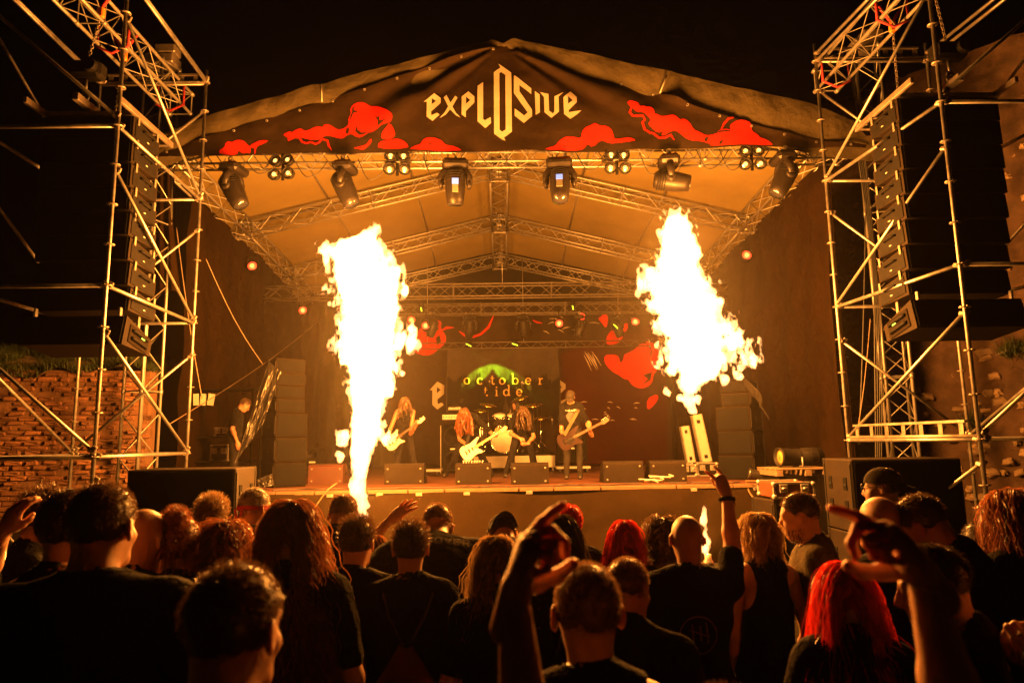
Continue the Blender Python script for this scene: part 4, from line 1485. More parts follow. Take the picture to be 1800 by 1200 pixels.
# ------------------------------------------------------------------ lamps on the front truss
def emis(name, col, strength):
    return mat(name, tuple(c * .5 for c in col), .3, emit=col, estr=strength)


M['lamp_warm'] = emis('glowing tungsten lamp', (1.0, .62, .16), 2.2)
M['lamp_red'] = emis('lit red lamp', (1.0, .12, .02), 7.0)
M['lamp_red_dim'] = emis('red lamp glass', (1.0, .035, .01), 5.0)
M['lamp_green'] = emis('lit yellow green strip', (.62, .9, .04), 2.0)
M['head_body'] = mat('glossy black lamp housing', (.010, .008, .007), .4, 0, .3, 12, .05, 60, .16)


def moving_head(px, py, label, yaw, tilt, screen=False, Y=10.95, k=1.0, group='moving head lamps on the front truss'):
    """hung lamp: truss clamps, base, two-armed yoke, barrel head with lens; py is the underside of the truss"""
    c = at(px, py, Y)
    t = thing('moving_head', label, 'stage lamp', tuple(c), yaw, group, local=True)
    S = lambda b: [setattr(b, 'v', [(x * k, y * k, z * k) for x, y, z in b.v]), b][1]
    for sx in (-.12, .12):
        b = MB(); b.torus((sx, 0, .03), .032, .012, Matrix.Rotation(R(90), 3, 'Y'), 12, 6); b.box((sx, 0, -.02), (.05, .06, .05), None, .006); S(b).build('clamp', M['alu_dk'], t)
    b = MB(); b.box((0, 0, -.12), (.44, .34, .15), None, .045); b.box((0, 0, -.055), (.36, .26, .04), None, .01); S(b).build('base', M['head_body'], t)
    for sy in (-.172, .172):
        b = MB(); b.box((0, sy, -.125), (.22, .012, .05), None, .006); S(b).build('panel', M['blk_metal'], t)
    for sx in (-1, 1):
        b = MB()
        b.path([(sx * .06, 0, -.2), (sx * .19, 0, -.23), (sx * .235, 0, -.32), (sx * .235, 0, -.46)], [.05, .06, .06, .055], 10)
        b.lathe([(.0, -.03), (.07, -.03), (.085, 0), (.07, .03), (0, .03)], (sx * .235, 0, -.46), Matrix.Rotation(R(90), 3, 'Y'), 16)
        S(b).build('yoke_arm', M['head_body'], t)
    Rm = Matrix.Rotation(tilt, 3, 'X')
    o3 = Vector((0, 0, -.46))
    b = MB()
    b.lathe([(.05, .27), (.12, .265), (.155, .22), (.165, .1), (.17, 0), (.165, -.12), (.15, -.24), (.135, -.33), (.12, -.335)], o3, Rm, 18)
    h = S(b).build('lamp_head', M['head_body'], t)
    b = MB()
    for q in range(4):
        b.torus(o3 + Rm @ Vector((0, 0, .08 + .04 * q)), .168, .008, Rm, 18, 5)
    S(b).build('cooling_fins', M['blk_metal'], h)['kind'] = 'stuff'
    b = MB(); b.lathe([(.0, -.34), (.125, -.337), (.125, -.33), (0, -.33)], o3, Rm, 18); S(b).build('lens', M['glass_dk'], h)
    if screen:
        b = MB(); b.box(o3 + Rm @ Vector((0, -.165, .02)), (.11, .02, .1), Rm, .004); S(b).build('display', M['screen'], h)
        b = MB(); b.box(o3 + Rm @ Vector((0, -.16, -.10)), (.10, .02, .13), Rm, .004); S(b).build('name_plate', M['alu_dk'], h)
    return t


moving_head(412, 287, 'moving head lamp at the left end of the front truss, barrel pointing down right', R(80), R(-28))
moving_head(607, 284, 'moving head lamp above the left flame, barrel pointing down right', R(84), R(-24))
moving_head(800, 279, 'moving head lamp with small blue display, left of the stage middle', R(4), R(6), True)
moving_head(983, 277, 'moving head lamp with small blue display, right of the stage middle', R(-8), R(-14), True)
moving_head(1175, 273, 'moving head lamp tipped level on the front truss above the fire ball', R(82), R(-80))
moving_head(1375, 268, 'moving head lamp at the right end of the front truss, barrel pointing down left', R(94), R(30))


def blinder(px, py, label):
    c = at(px, py, 10.98)
    t = thing('blinder_lamp', label, 'stage lamp', tuple(c), R(random.uniform(-14, 14)), 'four lamp blinders', local=True)
    b = MB(); b.box((0, .04, .16), (.05, .05, .32), None, .006); b.box((0, .05, -.02), (.44, .03, .03), None, .004); b.box((0, .05, -.22), (.44, .03, .03), None, .004); b.box((0, .06, -.12), (.05, .03, .42), None, .004); b.build('bracket', M['blk_metal'], t)
    for sx in (-.11, .11):
        for sz in (.0, -.235):
            Rm = Matrix.Rotation(R(90), 3, 'X') @ Matrix.Rotation(R(6) * (1 if sz else -1), 3, 'X')
            o3 = Vector((sx * (1.15 if sz else 1.0), 0, sz + .0))
            b = MB(); b.lathe([(.05, -.10), (.09, -.06), (.104, 0), (.104, .03), (.094, .03), (.086, .0), (.04, -.04), (0, -.045)], o3, Rm, 20)
            o = b.build('can', M['blk_plast'], t)
            b = MB(); b.lathe([(0, .012), (.086, .010), (.086, .004), (0, .003)], o3, Rm, 18); b.build('reflector', mat('dull lamp reflector', (.5, .45, .35), .25, .9), o)
            b = MB(); b.lathe([(0, .024), (.03, .020), (.036, .014), (0, .0)], o3, Rm, 12); b.build('bulb', M['lamp_warm'], o)


blinder(495, 282, 'leftmost four lamp blinder on the front truss')
blinder(698, 274, 'four lamp blinder on the front truss, second from the left')
blinder(1085, 272, 'four lamp blinder on the front truss, second from the right')
blinder(1322, 265, 'rightmost four lamp blinder on the front truss')


# cables looped under the front truss
def cable(name, label, pts, r=.008, m='rubber', group='loose cables'):
    b = MB()
    P = [Vector(p) for p in pts]
    Q = []
    for i in range(len(P) - 1):           # smooth through the points
        p0, p1, p2, p3 = P[max(i - 1, 0)], P[i], P[i + 1], P[min(i + 2, len(P) - 1)]
        for k in range(6):
            f = k / 6
            Q.append(.5 * ((2 * p1) + (p2 - p0) * f + (2 * p0 - 5 * p1 + 4 * p2 - p3) * f * f + (3 * p1 - p0 - 3 * p2 + p3) * f ** 3))
    Q.append(P[-1])
    b.path(Q, r, 6)
    o = b.build(name, M[m])
    tag(o, label, 'cable', group)
    return o


for i, (a, d) in enumerate((((545, 290), 20), ((655, 285), 30), ((770, 282), 34), ((870, 280), 12), ((1040, 278), 20), ((1150, 275), 30), ((1250, 270), 26), ((1290, 268), 30), ((460, 290), 14))):
    cable('lamp_cable', f'thin black cable loop under the front truss, {["third", "fourth", "fifth", "sixth", "seventh", "eighth", "ninth", "last", "first"][i]} from the left', [at(a[0] - 26, a[1] - 6, 11.0), at(a[0] - 8, a[1] + d, 10.95), at(a[0] + 14, a[1] + d * .7, 10.95), at(a[0] + 30, a[1] - 6, 11.0)], .008, group='cable loops under the front truss')

M['truss_dark'] = mat('dark aluminium', (.07, .062, .055), .5, .4, .3, 10)  # darker aluminium, used on the rear trusses
# ------------------------------------------------------------------ rear trusses and their lamps
def hung_truss(label, xa, xb, py, Y, size, **k):
    a, b = at(xa, py, Y), at(xb, py, Y)
    z = (a.z + b.z) / 2
    t = thing('lighting_truss', label, 'lighting truss', (a.x, Y, z), group='rear lighting trusses')
    p0, p1 = Vector((a.x, Y, z)), Vector((b.x, Y, z))
    flat = k.get('flat', False)
    ch, la = truss_parts(p0, p1, size, **k)
    h = size / 2
    for c in ([Vector((0, 0, h)), Vector((0, 0, -h))] if flat else [Vector((0, y, q)) for y in (-h, h) for q in (-h, h)]):
        m = MB(); m.tube(p0 + c, p1 + c, k.get('rc', .022), 8); m.build('chord', M['truss_dark'], t)
    la.build('lacing', M['truss_dark'], t)['kind'] = 'stuff'
    for f in (.12, .5, .88):
        q = p0.lerp(p1, f)
        b = MB(); b.tube(q + Vector((0, 0, h)), q + Vector((0, 0, h + 1.2)), .008, 6); b.build('hanger_wire', M['steel'], t)
    return z


hung_truss('upper lattice truss across the stage rear carrying cables', 450, 1312, 511, 16.8, .31, rc=.018, rl=.007)
hung_truss('second lattice truss across the stage rear carrying moving lamps', 698, 1140, 543, 18.4, .27, rc=.02, rl=.008)
hung_truss('slim ladder truss over the band banner', 698, 1142, 606, 18.95, .17, flat=True, rc=.016, rl=.007)
for px, lab, yw in ((825, 'moving lamp left of the middle on the rear truss', R(15)), (920, 'moving lamp right of the middle on the rear truss', R(-10)), (760, 'dim moving lamp near the left end of the rear truss', R(60)), (1020, 'moving lamp behind the red lamp on the rear truss', R(70)), (1085, 'moving lamp at the right end of the rear truss pointing down left', R(-60))):
    moving_head(px, 552, lab, yw, R(20), False, 18.3, .8, 'moving lamps on the rear truss')
for px, lab in ((1075, 'lit floodlight tube under the right part of the rear truss'),):
    pass


def par_can(px, py, Y, label, hang=.3, power=22.0, r=.10):
    c = at(px, py, Y)
    t = thing('red_lamp', label, 'stage lamp', tuple(c), 0, 'lit red lamps', local=True)
    Rm = Matrix.Rotation(R(78), 3, 'X')
    b = MB(); b.lathe([(.06, -.22), (.115, -.18), (.125, .0), (.13, .02), (.115, .02), (.11, -.02)], (0, .03, 0), Rm, 18); b.build('can', M['blk_metal'], t)
    b = MB(); b.lathe([(0, .012), (r * .7, .009), (r, .002), (r, -.004), (0, -.004)], (0, .012, 0), Rm, 16); b.build('lens', M['lamp_red_dim'], t)
    b = MB(); b.lathe([(0, .026), (r * .45, .022), (r * .55, .012), (0, .010)], (0, .012, 0), Rm, 14); b.build('bulb', M['lamp_red'], t)
    b = MB(); b.path([(-.12, .06, 0), (-.125, .06, hang * .6), (0, .06, hang * .75), (.125, .06, hang * .6), (.12, .06, 0)], .012, 6); b.tube((0, .06, hang * .72), (0, .06, hang + .05), .014, 6); b.build('bracket', M['blk_metal'], t)
    L = bpy.data.lights.new('lamp_light', 'SPOT'); L.energy = power; L.color = (1, .12, .03); L.spot_size = R(120); L.spot_blend = .6; L.shadow_soft_size = .06
    o = bpy.data.objects.new('lamp_light', L); COL.objects.link(o); o.parent = t; o.location = (0, -.06, -.01); o.rotation_euler = (R(70), 0, 0)


for px, py, Y, lab in ((443, 467, 15.2, 'lit red lamp under the left eave of the stage roof'), (532, 545, 18.0, 'lit red lamp beside the left rear truss leg'), (723, 562, 18.2, 'leftmost lit red lamp on the rear truss beside the left flame'), (748, 572, 18.1, 'lit red lamp low on the rear truss near the left flame'),
                        (983, 568, 18.1, 'lit red lamp on the rear truss right of the middle'), (1022, 556, 18.2, 'lit red lamp with pink glow high on the rear truss'), (1117, 565, 18.2, 'lit red lamp on the rear truss beside the fire ball'), (1313, 448, 15.0, 'lit red lamp under the right eave of the stage roof')):
    par_can(px, py, Y, lab)


def strip_lamp(px, py, ang, label, Y=18.6, target=None):
    c = at(px, py, Y)
    t = thing('green_spotlight', label, 'stage lamp', tuple(c), 0, 'lit green spotlights', local=True)
    b = MB(); b.lathe([(.04, .16), (.07, .14), (.075, -.08), (.06, -.1)], (0, 0, 0), Matrix.Rotation(R(60), 3, 'X'), 14); b.build('housing', M['blk_metal'], t)
    b = MB(); b.box((0, -.09, -.05), (.17, .03, .03), Matrix.Rotation(ang, 3, 'Y'), .008); b.build('lit_strip', M['lamp_green'], t)
    if target is not None:
        L = bpy.data.lights.new('green_beam', 'SPOT'); L.energy = 3800; L.color = (.42, .85, .02); L.spot_size = R(17); L.spot_blend = .3; L.shadow_soft_size = .03
        o = bpy.data.objects.new('green_beam', L); COL.objects.link(o); o.parent = t
        o.location = (0, .02, -.16)
        d = (Vector(target) - c - o.location)
        o.rotation_euler = d.to_track_quat('-Z', 'Y').to_euler()


strip_lamp(824, 604, .5, 'lit yellow green spotlight on the slim truss left of the middle', 18.82, at(880, 652, 19.12))
strip_lamp(905, 603, .35, 'lit yellow green spotlight on the slim truss right of the middle', 18.82, at(852, 652, 19.12))
strip_lamp(741, 540, R(80), 'small lit green lamp near the left end of the rear truss', 18.2)
strip_lamp(1006, 537, R(80), 'small lit green lamp right of the middle of the rear truss', 18.2)
strip_lamp(1081, 571, R(50), 'small lit green lamp low at the right of the rear truss', 18.2)


# ------------------------------------------------------------------ stage gear
def floor_y(py, px=900):
    """distance of a point of the stage floor seen at row py"""
    d = CAM_M @ Vector(((px - 900) / FPX, (600 - py) / FPX, -1))
    return d.y * (ZS - EYE.z) / d.z


def wedge(px, py, w, label, rz=0.0, m='black_worn'):
    Y = floor_y(py, px)
    c = at(px, py, Y)
    t = thing('monitor_wedge', label, 'monitor speaker', (c.x, Y, ZS), rz, 'floor monitors', local=True)
    prof = [(-.0, .0), (.56, .0), (.56, .05), (.24, .36), (.05, .36), (0, .31)]
    b = MB(); b.prism(prof, -w / 2, w / 2, lambda u, v, q: Vector((q, u, v))); b.build('cabinet', M[m], t)
    b = MB(); b.box((0, .405, .212), (w - .06, .40, .012), Matrix.Rotation(R(-44), 3, 'X')); b.build('grille', M['grille'], t)
    for sx in (-1, 1):
        for z in (.05, .27):
            b = MB(); b.lathe([(.0, .008), (.013, .008), (.018, 0), (.018, -.004)], (sx * (w / 2 - .06), -.004, z), Matrix.Rotation(R(90), 3, 'X'), 10); b.build('stud', M['alu_dk'], t)
        b = MB(); b.box((sx * (w / 2 + .004), .24, .17), (.012, .14, .06), None, .01); b.build('handle', M['blk_plast'], t)
    b = MB(); b.box((0, .05, .355), (w - .02, .02, .012)); b.build('top_edge', M['blk_plast'], t)


M['red_lit_box'] = mat('cabinet paint tinted as red lit', (.03, .004, .003), .6, 0, .3, 8, .2, 100)  # red lamp light on the leftmost monitor, put into its cabinet colour
wedge(572, 850, .64, 'floor monitor coloured as if red lit at the left end of the stage edge', 0, 'red_lit_box')
wedge(710, 851, .70, 'floor monitor in front of the left guitarist')
wedge(832, 851, .62, 'floor monitor with white lettering in front of the bassist')
wedge(932, 851, .64, 'floor monitor in front of the bent over singer')
wedge(1097, 848, .68, 'floor monitor right of the capped guitarist')
wedge(1176, 847, .62, 'rightmost floor monitor on the stage edge')
# lettering on the bassist's monitor top
def logo_print():
    Y = floor_y(851, 832)
    x, z = at(832, 851, Y).x, ZS
    t = thing('stage_tape_lettering', 'white lettering strip on top of the bassist floor monitor', 'lettering', (x, Y, z + .37))
    for i, (w, h) in enumerate(((.04, .05), (.035, .045), (.03, .045), (.035, .05), (.03, .045), (.035, .045), (.02, .05), (.035, .045))):
        b = MB(); xx = x - .17 + i * .047
        b.box((xx, Y + .035, z + .366 + h * .4), (w * .25, .008, h), rot_xyz(R(-20), .2 * (i % 3 - 1), 0)); b.box((xx + .01, Y + .035, z + .366 + h * .6), (w * .7, .008, .008), rot_xyz(R(-20), 0, 0)); b.build('letter', M['label_w'], t)
logo_print()


def stack(pxc, Ys, specs, side, rz, where):
    z = ZS
    for k, (w, d, h, nm) in enumerate(specs):
        c = at(pxc, 800, Ys)
        cabinet('side_fill_speaker', f'{nm} of the {where} stage side speaker stack', c.x + .01 * (k % 2), Ys, z, (w, d, h - .004), 'speaker', side, where + ' side speaker stack', 'black_box', rz + R(random.uniform(-1.5, 1.5)), 1 if h > .3 else 1)
        z += h


H3 = .425
stack(488, 12.0, [(.58, .66, H3, 'bottom bass cabinet'), (.58, .66, H3, 'second bass cabinet from the floor'), (.58, .66, H3, 'third bass cabinet from the floor'), (.52, .56, .25, 'lowest top cabinet'), (.52, .56, .23, 'second top cabinet'), (.52, .56, .22, 'third top cabinet'), (.52, .56, .26, 'topmost cabinet')], -1, R(38), 'left')
stack(1315, 12.0, [(.62, .66, H3, 'bottom bass cabinet'), (.62, .66, H3, 'second bass cabinet from the floor'), (.62, .66, H3, 'third bass cabinet from the floor'), (.52, .5, .24, 'lowest top cabinet'), (.52, .5, .22, 'topmost cabinet')], 1, R(-38), 'right')


# plastic sheets thrown over the stacks
def sheet(label, corners, Y4, seed, m='plastic_sheet', nu=36, nv=44, amp=.09):
    """corners in photo pixels: top-left, top-right, bottom-right, bottom-left, each with its distance"""
    A, B, C_, D = [at(x, y, Y) for (x, y), Y in zip(corners, Y4)]
    q = MB()
    def f(u, v):
        p = A.lerp(B, u).lerp(D.lerp(C_, u), v)
        w = amp * (fb1(u * 3 + seed, v * 2.2, seed) + .5 * abs(fb1(u * 7, v * 3 + seed, 2))) * (.3 + math.sin(math.pi * min(1, v * .95)))
        return p + Vector((.45 * w, -w, .15 * w))
    q.grid(f, nu, nv)
    tag(q.build('plastic_sheet', M[m]), label, 'plastic sheet', 'plastic covers')


sheet('wrinkled plastic sheet draped off the left side speaker stack', [(473, 634), (494, 655), (462, 745), (412, 815)], (11.75, 11.6, 11.5, 11.55), 3)
sheet('crumpled plastic sheet hanging from the top of the right side speaker stack', [(1300, 655), (1336, 690), (1352, 740), (1330, 700)], (11.7, 11.7, 11.8, 11.9), 8, amp=.05)
sheet('crumpled plastic at the foot of the left side speaker stack', [(452, 842), (478, 832), (482, 852), (455, 858)], (11.5, 11.6, 11.3, 11.2), 5, amp=.08)


def guitar_cab(label, px0, px1, py0, py1, d=.4, speakers=(2, 2), trim=True, Y=None, m='black_box'):
    Y = Y or floor_y(py1, (px0 + px1) / 2)
    a, b_ = at(px0, py1, Y), at(px1, py0, Y)
    w, h = b_.x - a.x, b_.z - a.z
    t = thing('amplifier_cabinet', label, 'amplifier cabinet', ((a.x + b_.x) / 2, Y + d / 2, a.z), 0, 'backline cabinets', local=True)
    b = MB(); b.box((0, 0, h / 2), (w, d, h), None, .015); b.build('cabinet', M[m], t)
    b = MB(); b.box((0, -d / 2 - .004, h / 2), (w - .07, .012, h - .07)); b.build('baffle', M['grille'], t)
    r = min((w - .1) / speakers[0], (h - .1) / speakers[1]) * .45
    for i in range(speakers[0]):
        for j in range(speakers[1]):
            c = Vector((-w / 2 + w * (i + .5) / speakers[0], -d / 2 - .014, h * (j + .5) / speakers[1]))
            b = MB(); b.lathe([(r, .006), (r * .92, .012), (r * .88, .002), (r * .3, -.02 + .02), (0, .006)], c, Matrix.Rotation(R(90), 3, 'X'), 20); b.build('speaker_cone', M['blk_plast'], t)
    if trim:
        for sx in (-1, 1):
            b = MB(); b.box((sx * (w / 2 - .012), -d / 2 - .012, h / 2), (.018, .012, h - .02), None, .003); b.build('trim', M['alu_dk'], t)
    b = MB(); b.box((0, -d / 2 - .02, h * .5), (.14, .006, .03)); b.build('badge', M['label_w'], t)
    return t


def amp_head(label, px0, px1, py0, py1, Y, d=.28, screen=False):
    a, b_ = at(px0, py1, Y), at(px1, py0, Y)
    w, h = b_.x - a.x, b_.z - a.z
    t = thing('guitar_amplifier', label, 'amplifier', ((a.x + b_.x) / 2, Y + d / 2, a.z), 0, 'amplifier heads', local=True)
    b = MB(); b.box((0, 0, h / 2), (w, d, h), None, .012); b.build('case', M['black_box'], t)
    b = MB(); b.box((0, -d / 2 - .003, h * .62), (w - .04, .01, h * .45), None, .003); b.build('panel', M['alu_dk'], t)
    for i in range(8):
        b = MB(); b.lathe([(.0, .022), (.012, .02), (.014, 0)], (-w * .4 + w * .8 * i / 7, -d / 2 - .008, h * .62), Matrix.Rotation(R(90), 3, 'X'), 8); b.build('knob', M['blk_plast'], t)
    b = MB(); b.path([(-.1, 0, h), (-.08, 0, h + .03), (.08, 0, h + .03), (.1, 0, h)], .01, 6); b.build('handle', M['blk_plast'], t)
    if screen:
        b = MB(); b.box((.02, -d / 2 - .012, h * .45), (w * .3, .01, h * .28)); b.build('display', M['screen'], t)


guitar_cab('bass cabinet with four round speakers behind the left guitarist', 716, 772, 768, 818)
amp_head('small amplifier with lit blue display behind the left guitarist', 731, 758, 752, 768, floor_y(818) + .02, .3, True)
guitar_cab('tall black cabinet behind the bassist', 774, 819, 746, 832, .5, (1, 2))
amp_head('black amplifier head on the tall cabinet', 776, 817, 725, 745, floor_y(832) + .03, .35)
amp_head('small black box stacked on the amplifier head', 786, 812, 714, 724, floor_y(832) + .05, .25)
guitar_cab('black guitar cabinet behind the capped guitarist', 980, 1032, 763, 812, .4, (2, 2), False, 15.9)
guitar_cab('black cabinet beside the caged fan', 1143, 1190, 757, 812, .5, (1, 1), False)
amp_head('amplifier head with lit panel at the right of the stage', 1146, 1188, 743, 757, floor_y(812) + .05, .35)
guitar_cab('tall dark cabinet behind the leftmost floor monitor', 532, 566, 786, 838, .4, (1, 2), False)


def dolly(label, px0, px1, py, Y):
    a, b_ = at(px0, py, Y), at(px1, py, Y)
    w = b_.x - a.x
    t = thing('dolly', label, 'dolly', ((a.x + b_.x) / 2, Y, ZS), 0, 'white dollies', local=True)
    b = MB(); b.box((0, .2, .12), (w, .5, .05), None, .008); b.build('board', M['white_paint'], t)
    for sx in (-1, 1):
        for y in (0, .4):
            b = MB(); b.tube((sx * (w / 2 - .08) - .015, y, .045), (sx * (w / 2 - .08) + .015, y, .045), .045, 12); b.box((sx * (w / 2 - .08), y, .085), (.05, .06, .03)); b.build('wheel', M['rubber'], t)


dolly('white dolly under the bass cabinet', 735, 775, 819, 15.2)
dolly('white wheeled dolly behind the capped guitarist', 978, 1038, 818, 15.6)
dolly('white rolling trolley left of the tall flame', 552, 596, 805, 17.2)


# drum riser and kit
YR = floor_y(829) - .3


def drum_riser():
    a, b_ = at(832, 826, YR), at(976, 796, YR)
    zt = b_.z
    t = thing('drum_riser', 'low rolling riser with pale front boards under the drum kit', 'riser', ((a.x + b_.x) / 2, YR, ZS))
    w = b_.x - a.x
    cx = (a.x + b_.x) / 2
    b = MB(); b.box((cx, YR + 1.0, zt - .03), (w, 2.0, .06), None, .006); b.build('deck', M['blk_box'] if 'blk_box' in M else M['black_box'], t)
    for i in range(2):
        b = MB(); b.box((cx + w * (i - .5) / 2, YR - .01, (zt + ZS) / 2 + .03), (w / 2 - .02, .03, zt - ZS - .16), None, .006); b.build('front_board', M['white_paint'], t)
    for sx in (-1, 0, 1):
        for y in (.1, 1.8):
            b = MB(); b.tube((cx + sx * w * .47 - .025, YR + y, ZS + .06), (cx + sx * w * .47 + .025, YR + y, ZS + .06), .06, 14); b.box((cx + sx * w * .47, YR + y, ZS + .12), (.07, .09, .08), None, .01); b.build('caster', M['steel'], t)
    return zt


ZD = drum_riser()
M['drum_wrap'] = mat('glossy black drum wrap', (.03, .025, .022), .12, 0, .2, 5, spec=.7)
M['drum_skin'] = mat('white drum head', (.6, .57, .5), .5, 0, .1, 8)


def drum(mb, hoop, skin, c, axis, r, h, n=22):
    Rm = Vector((0, 0, 1)).rotation_difference(Vector(axis)).to_matrix()
    mb.lathe([(r * .98, -h / 2), (r, -h / 2 + .01), (r, h / 2 - .01), (r * .98, h / 2)], c, Rm, n)
    for s_ in (-1, 1):
        hoop.torus(Vector(c) + Rm @ Vector((0, 0, s_ * h / 2)), r + .006, .012, Rm, n, 6)
    skin.lathe([(0, .004), (r * .96, .004), (r * .96, -.004), (0, -.004)], Vector(c) + Rm @ Vector((0, 0, h / 2 + .003)), Rm, n)
    for k in range(8):
        a = 2 * math.pi * k / 8
        hoop.tube(Vector(c) + Rm @ Vector((r * 1.04 * math.cos(a), r * 1.04 * math.sin(a), -h / 2)), Vector(c) + Rm @ Vector((r * 1.04 * math.cos(a), r * 1.04 * math.sin(a), h / 2)), .006, 5)


def drum_kit():
    Yk = YR + .55
    k0 = at(884, 775, Yk)
    t = thing('drum_kit', 'drum kit with white bass drum head and bronze cymbals on the riser', 'drum kit', (k0.x, Yk, ZD))
    def d(name, c, ax, r, h):
        a, b, s = MB(), MB(), MB()
        drum(a, b, s, c, ax, r, h)
        o = a.build(name, M['drum_wrap'], t); b.build('hoops', M['chrome'], o)['kind'] = 'stuff'; s.build('drum_head', M['drum_skin'], o)
    d('bass_drum', (k0.x, Yk + .1, ZD + .30), (0, -1, .02), .29, .42)
    for px in (878, 902):
        c = at(px, 737, Yk + .15)
        d('tom_drum', c, (0, -.45, .9), .15, .22)
    d('floor_tom', (k0.x - .55, Yk + .4, ZD + .42), (0, 0, 1), .2, .4)
    d('snare_drum', (k0.x + .42, Yk + .5, ZD + .62), (.05, -.1, 1), .18, .15)
    for px, py, r, tl in ((858, 712, .22, .15), (938, 712, .24, -.1), (845, 722, .18, .1), (915, 700, .2, -.25), (950, 735, .17, 0)):
        c = at(px, py, Yk + .25)
        Rm = rot_xyz(.25, tl, 0)
        b = MB(); b.lathe([(r, 0), (r * .6, .012), (.05, .025), (.03, .045), (0, .05), (0, .046), (.03, .04), (.05, .02), (r * .6, .008), (r, -.002)], c, Rm, 22)
        o = b.build('cymbal', M['brass'], t)
        b = MB(); b.tube(c, (c.x, c.y + .02, ZD + .06), .012, 8)
        for a in (0, 2.1, 4.2):
            b.tube((c.x, c.y, ZD + .28), (c.x + .25 * math.cos(a), c.y + .25 * math.sin(a), ZD + .015), .010, 6)
        b.build('stand', M['chrome'], o)
    b = MB(); b.lathe([(.0, .5), (.17, .5), (.17, .56), (0, .57)], (k0.x + .35, Yk + 1.0, ZD), None, 16); b.tube((k0.x + .35, Yk + 1.0, ZD + .02), (k0.x + .35, Yk + 1.0, ZD + .5), .02, 8); b.build('stool', M['blk_plast'], t)
    return k0


KIT = drum_kit()


def mic_stand(px, py_top, py_base, label, Y=None, boom=None, ground=None):
    Y = Y or floor_y(py_base, px)
    a, b_ = at(px, py_base, Y), at(px, py_top, Y)
    z0 = ZS if ground is None else ground
    t = thing('microphone_stand', label, 'microphone stand', (a.x, Y, z0), 0, 'microphone stands', local=True)
    h = b_.z - z0
    b = MB(); b.tube((0, 0, .05), (0, 0, h), .011, 8); b.build('pole', M['blk_metal'], t)
    for q in (0.3, 2.4, 4.5):
        b = MB(); b.tube((0, 0, .1), (.28 * math.cos(q), .28 * math.sin(q), .012), .01, 6); b.build('leg', M['blk_metal'], t)
    e = Vector((0, 0, h))
    if boom:
        e = Vector((boom[0], boom[1], h + boom[2]))
        b = MB(); b.tube(Vector((0, 0, h)) - (e - Vector((0, 0, h))) * .25, e, .009, 6); b.build('boom', M['blk_metal'], t)
    b = MB(); b.lathe([(.012, -.14), (.016, -.02), (.028, 0), (.028, .035), (.015, .055), (0, .058)], e, rot_xyz(.5, 0, 0), 12); b.build('microphone', M['steel'], t)


mic_stand(1267, 716, 808, 'slim microphone stand left of the right side speaker stack')
mic_stand(1115, 760, 806, 'short microphone stand beside the caged fan')
mic_stand(590, 768, 838, 'microphone stand at the left edge of the tall flame')
mic_stand(946, 705, 828, 'tall boom microphone stand right of the drum kit', None, (-.35, .1, .45))
mic_stand(955, 715, 826, 'thin boom stand at the right drum riser corner', None, (.25, 0, -.35))
mic_stand(855, 690, 826, 'overhead drum microphone stand left of the drum kit', None, (.1, .3, .3))
mic_stand(931, 700, 825, 'overhead drum microphone stand behind the singer', None, (-.1, .3, .4))


def fan_case():
    Y = floor_y(808, 1122)
    a, b_ = at(1106, 808, Y), at(1138, 775, Y)
    w, h = b_.x - a.x, b_.z - ZS
    t = thing('caged_fan', 'fan in an open square case behind the right floor monitors', 'fan', ((a.x + b_.x) / 2, Y, ZS), 0, None, local=True)
    for sx in (-1, 1):
        b = MB(); b.box((sx * w / 2, .15, h / 2), (.03, .3, h), None, .006); b.build('side_rail', M['alu_dk'], t)
    for z in (.015, h - .015):
        b = MB(); b.box((0, .15, z), (w - .03, .3, .03), None, .006); b.build('cross_rail', M['alu_dk'], t)
    b = MB(); b.box((0, .29, h / 2), (w - .03, .02, h - .06)); b.build('back_panel', M['grille'], t)
    b = MB()
    for r in (.06, .11, .16):
        b.torus((0, .05, h / 2), r, .004, Matrix.Rotation(R(90), 3, 'X'), 24, 5)
    for q in range(10):
        a_ = q * math.pi / 5
        b.tube((.02 * math.cos(a_), .05, h / 2 + .02 * math.sin(a_)), (.16 * math.cos(a_), .05, h / 2 + .16 * math.sin(a_)), .003, 5)
    b.build('guard', M['steel'], t)['kind'] = 'stuff'
    for q in range(5):
        a_ = q * 2 * math.pi / 5 + .4
        b = MB(); b.box((.075 * math.cos(a_), .09, h / 2 + .075 * math.sin(a_)), (.12, .01, .045), Matrix.Rotation(-a_, 3, 'Y') @ Matrix.Rotation(.5, 3, 'X'), .003); b.build('blade', M['alu'], t)


fan_case()


def leaning_panel(label, x0, x1, yt, yb, Y, lean):
    a, b_ = at(x0, yb, Y), at(x1, yt, Y)
    w, h = b_.x - a.x - abs(lean), b_.z - a.z
    cx = (a.x + b_.x) / 2
    t = thing('white_case_lid', label, 'case lid', (cx, Y, a.z), 0, 'white leaning lids', local=True)
    Rm = Matrix.Rotation(math.atan2(lean, h), 3, 'Y')
    b = MB(); b.box(Rm @ Vector((0, 0, h / 2)), (w, .14, h), Rm, .012); b.build('lid', M['white_paint'], t)
    for z in (.12, .85):
        b = MB(); b.box(Rm @ Vector((.0, -.075, h * z)), (w * .35, .012, .07), Rm, .006); b.build('recess_handle', M['blk_plast'], t)
    b = MB()
    for sx in (-1, 1):
        b.box(Rm @ Vector((sx * w / 2, 0, h / 2)), (.02, .15, h), Rm, .004)
    b.build('edge_trim', M['alu_dk'], t)['kind'] = 'stuff'


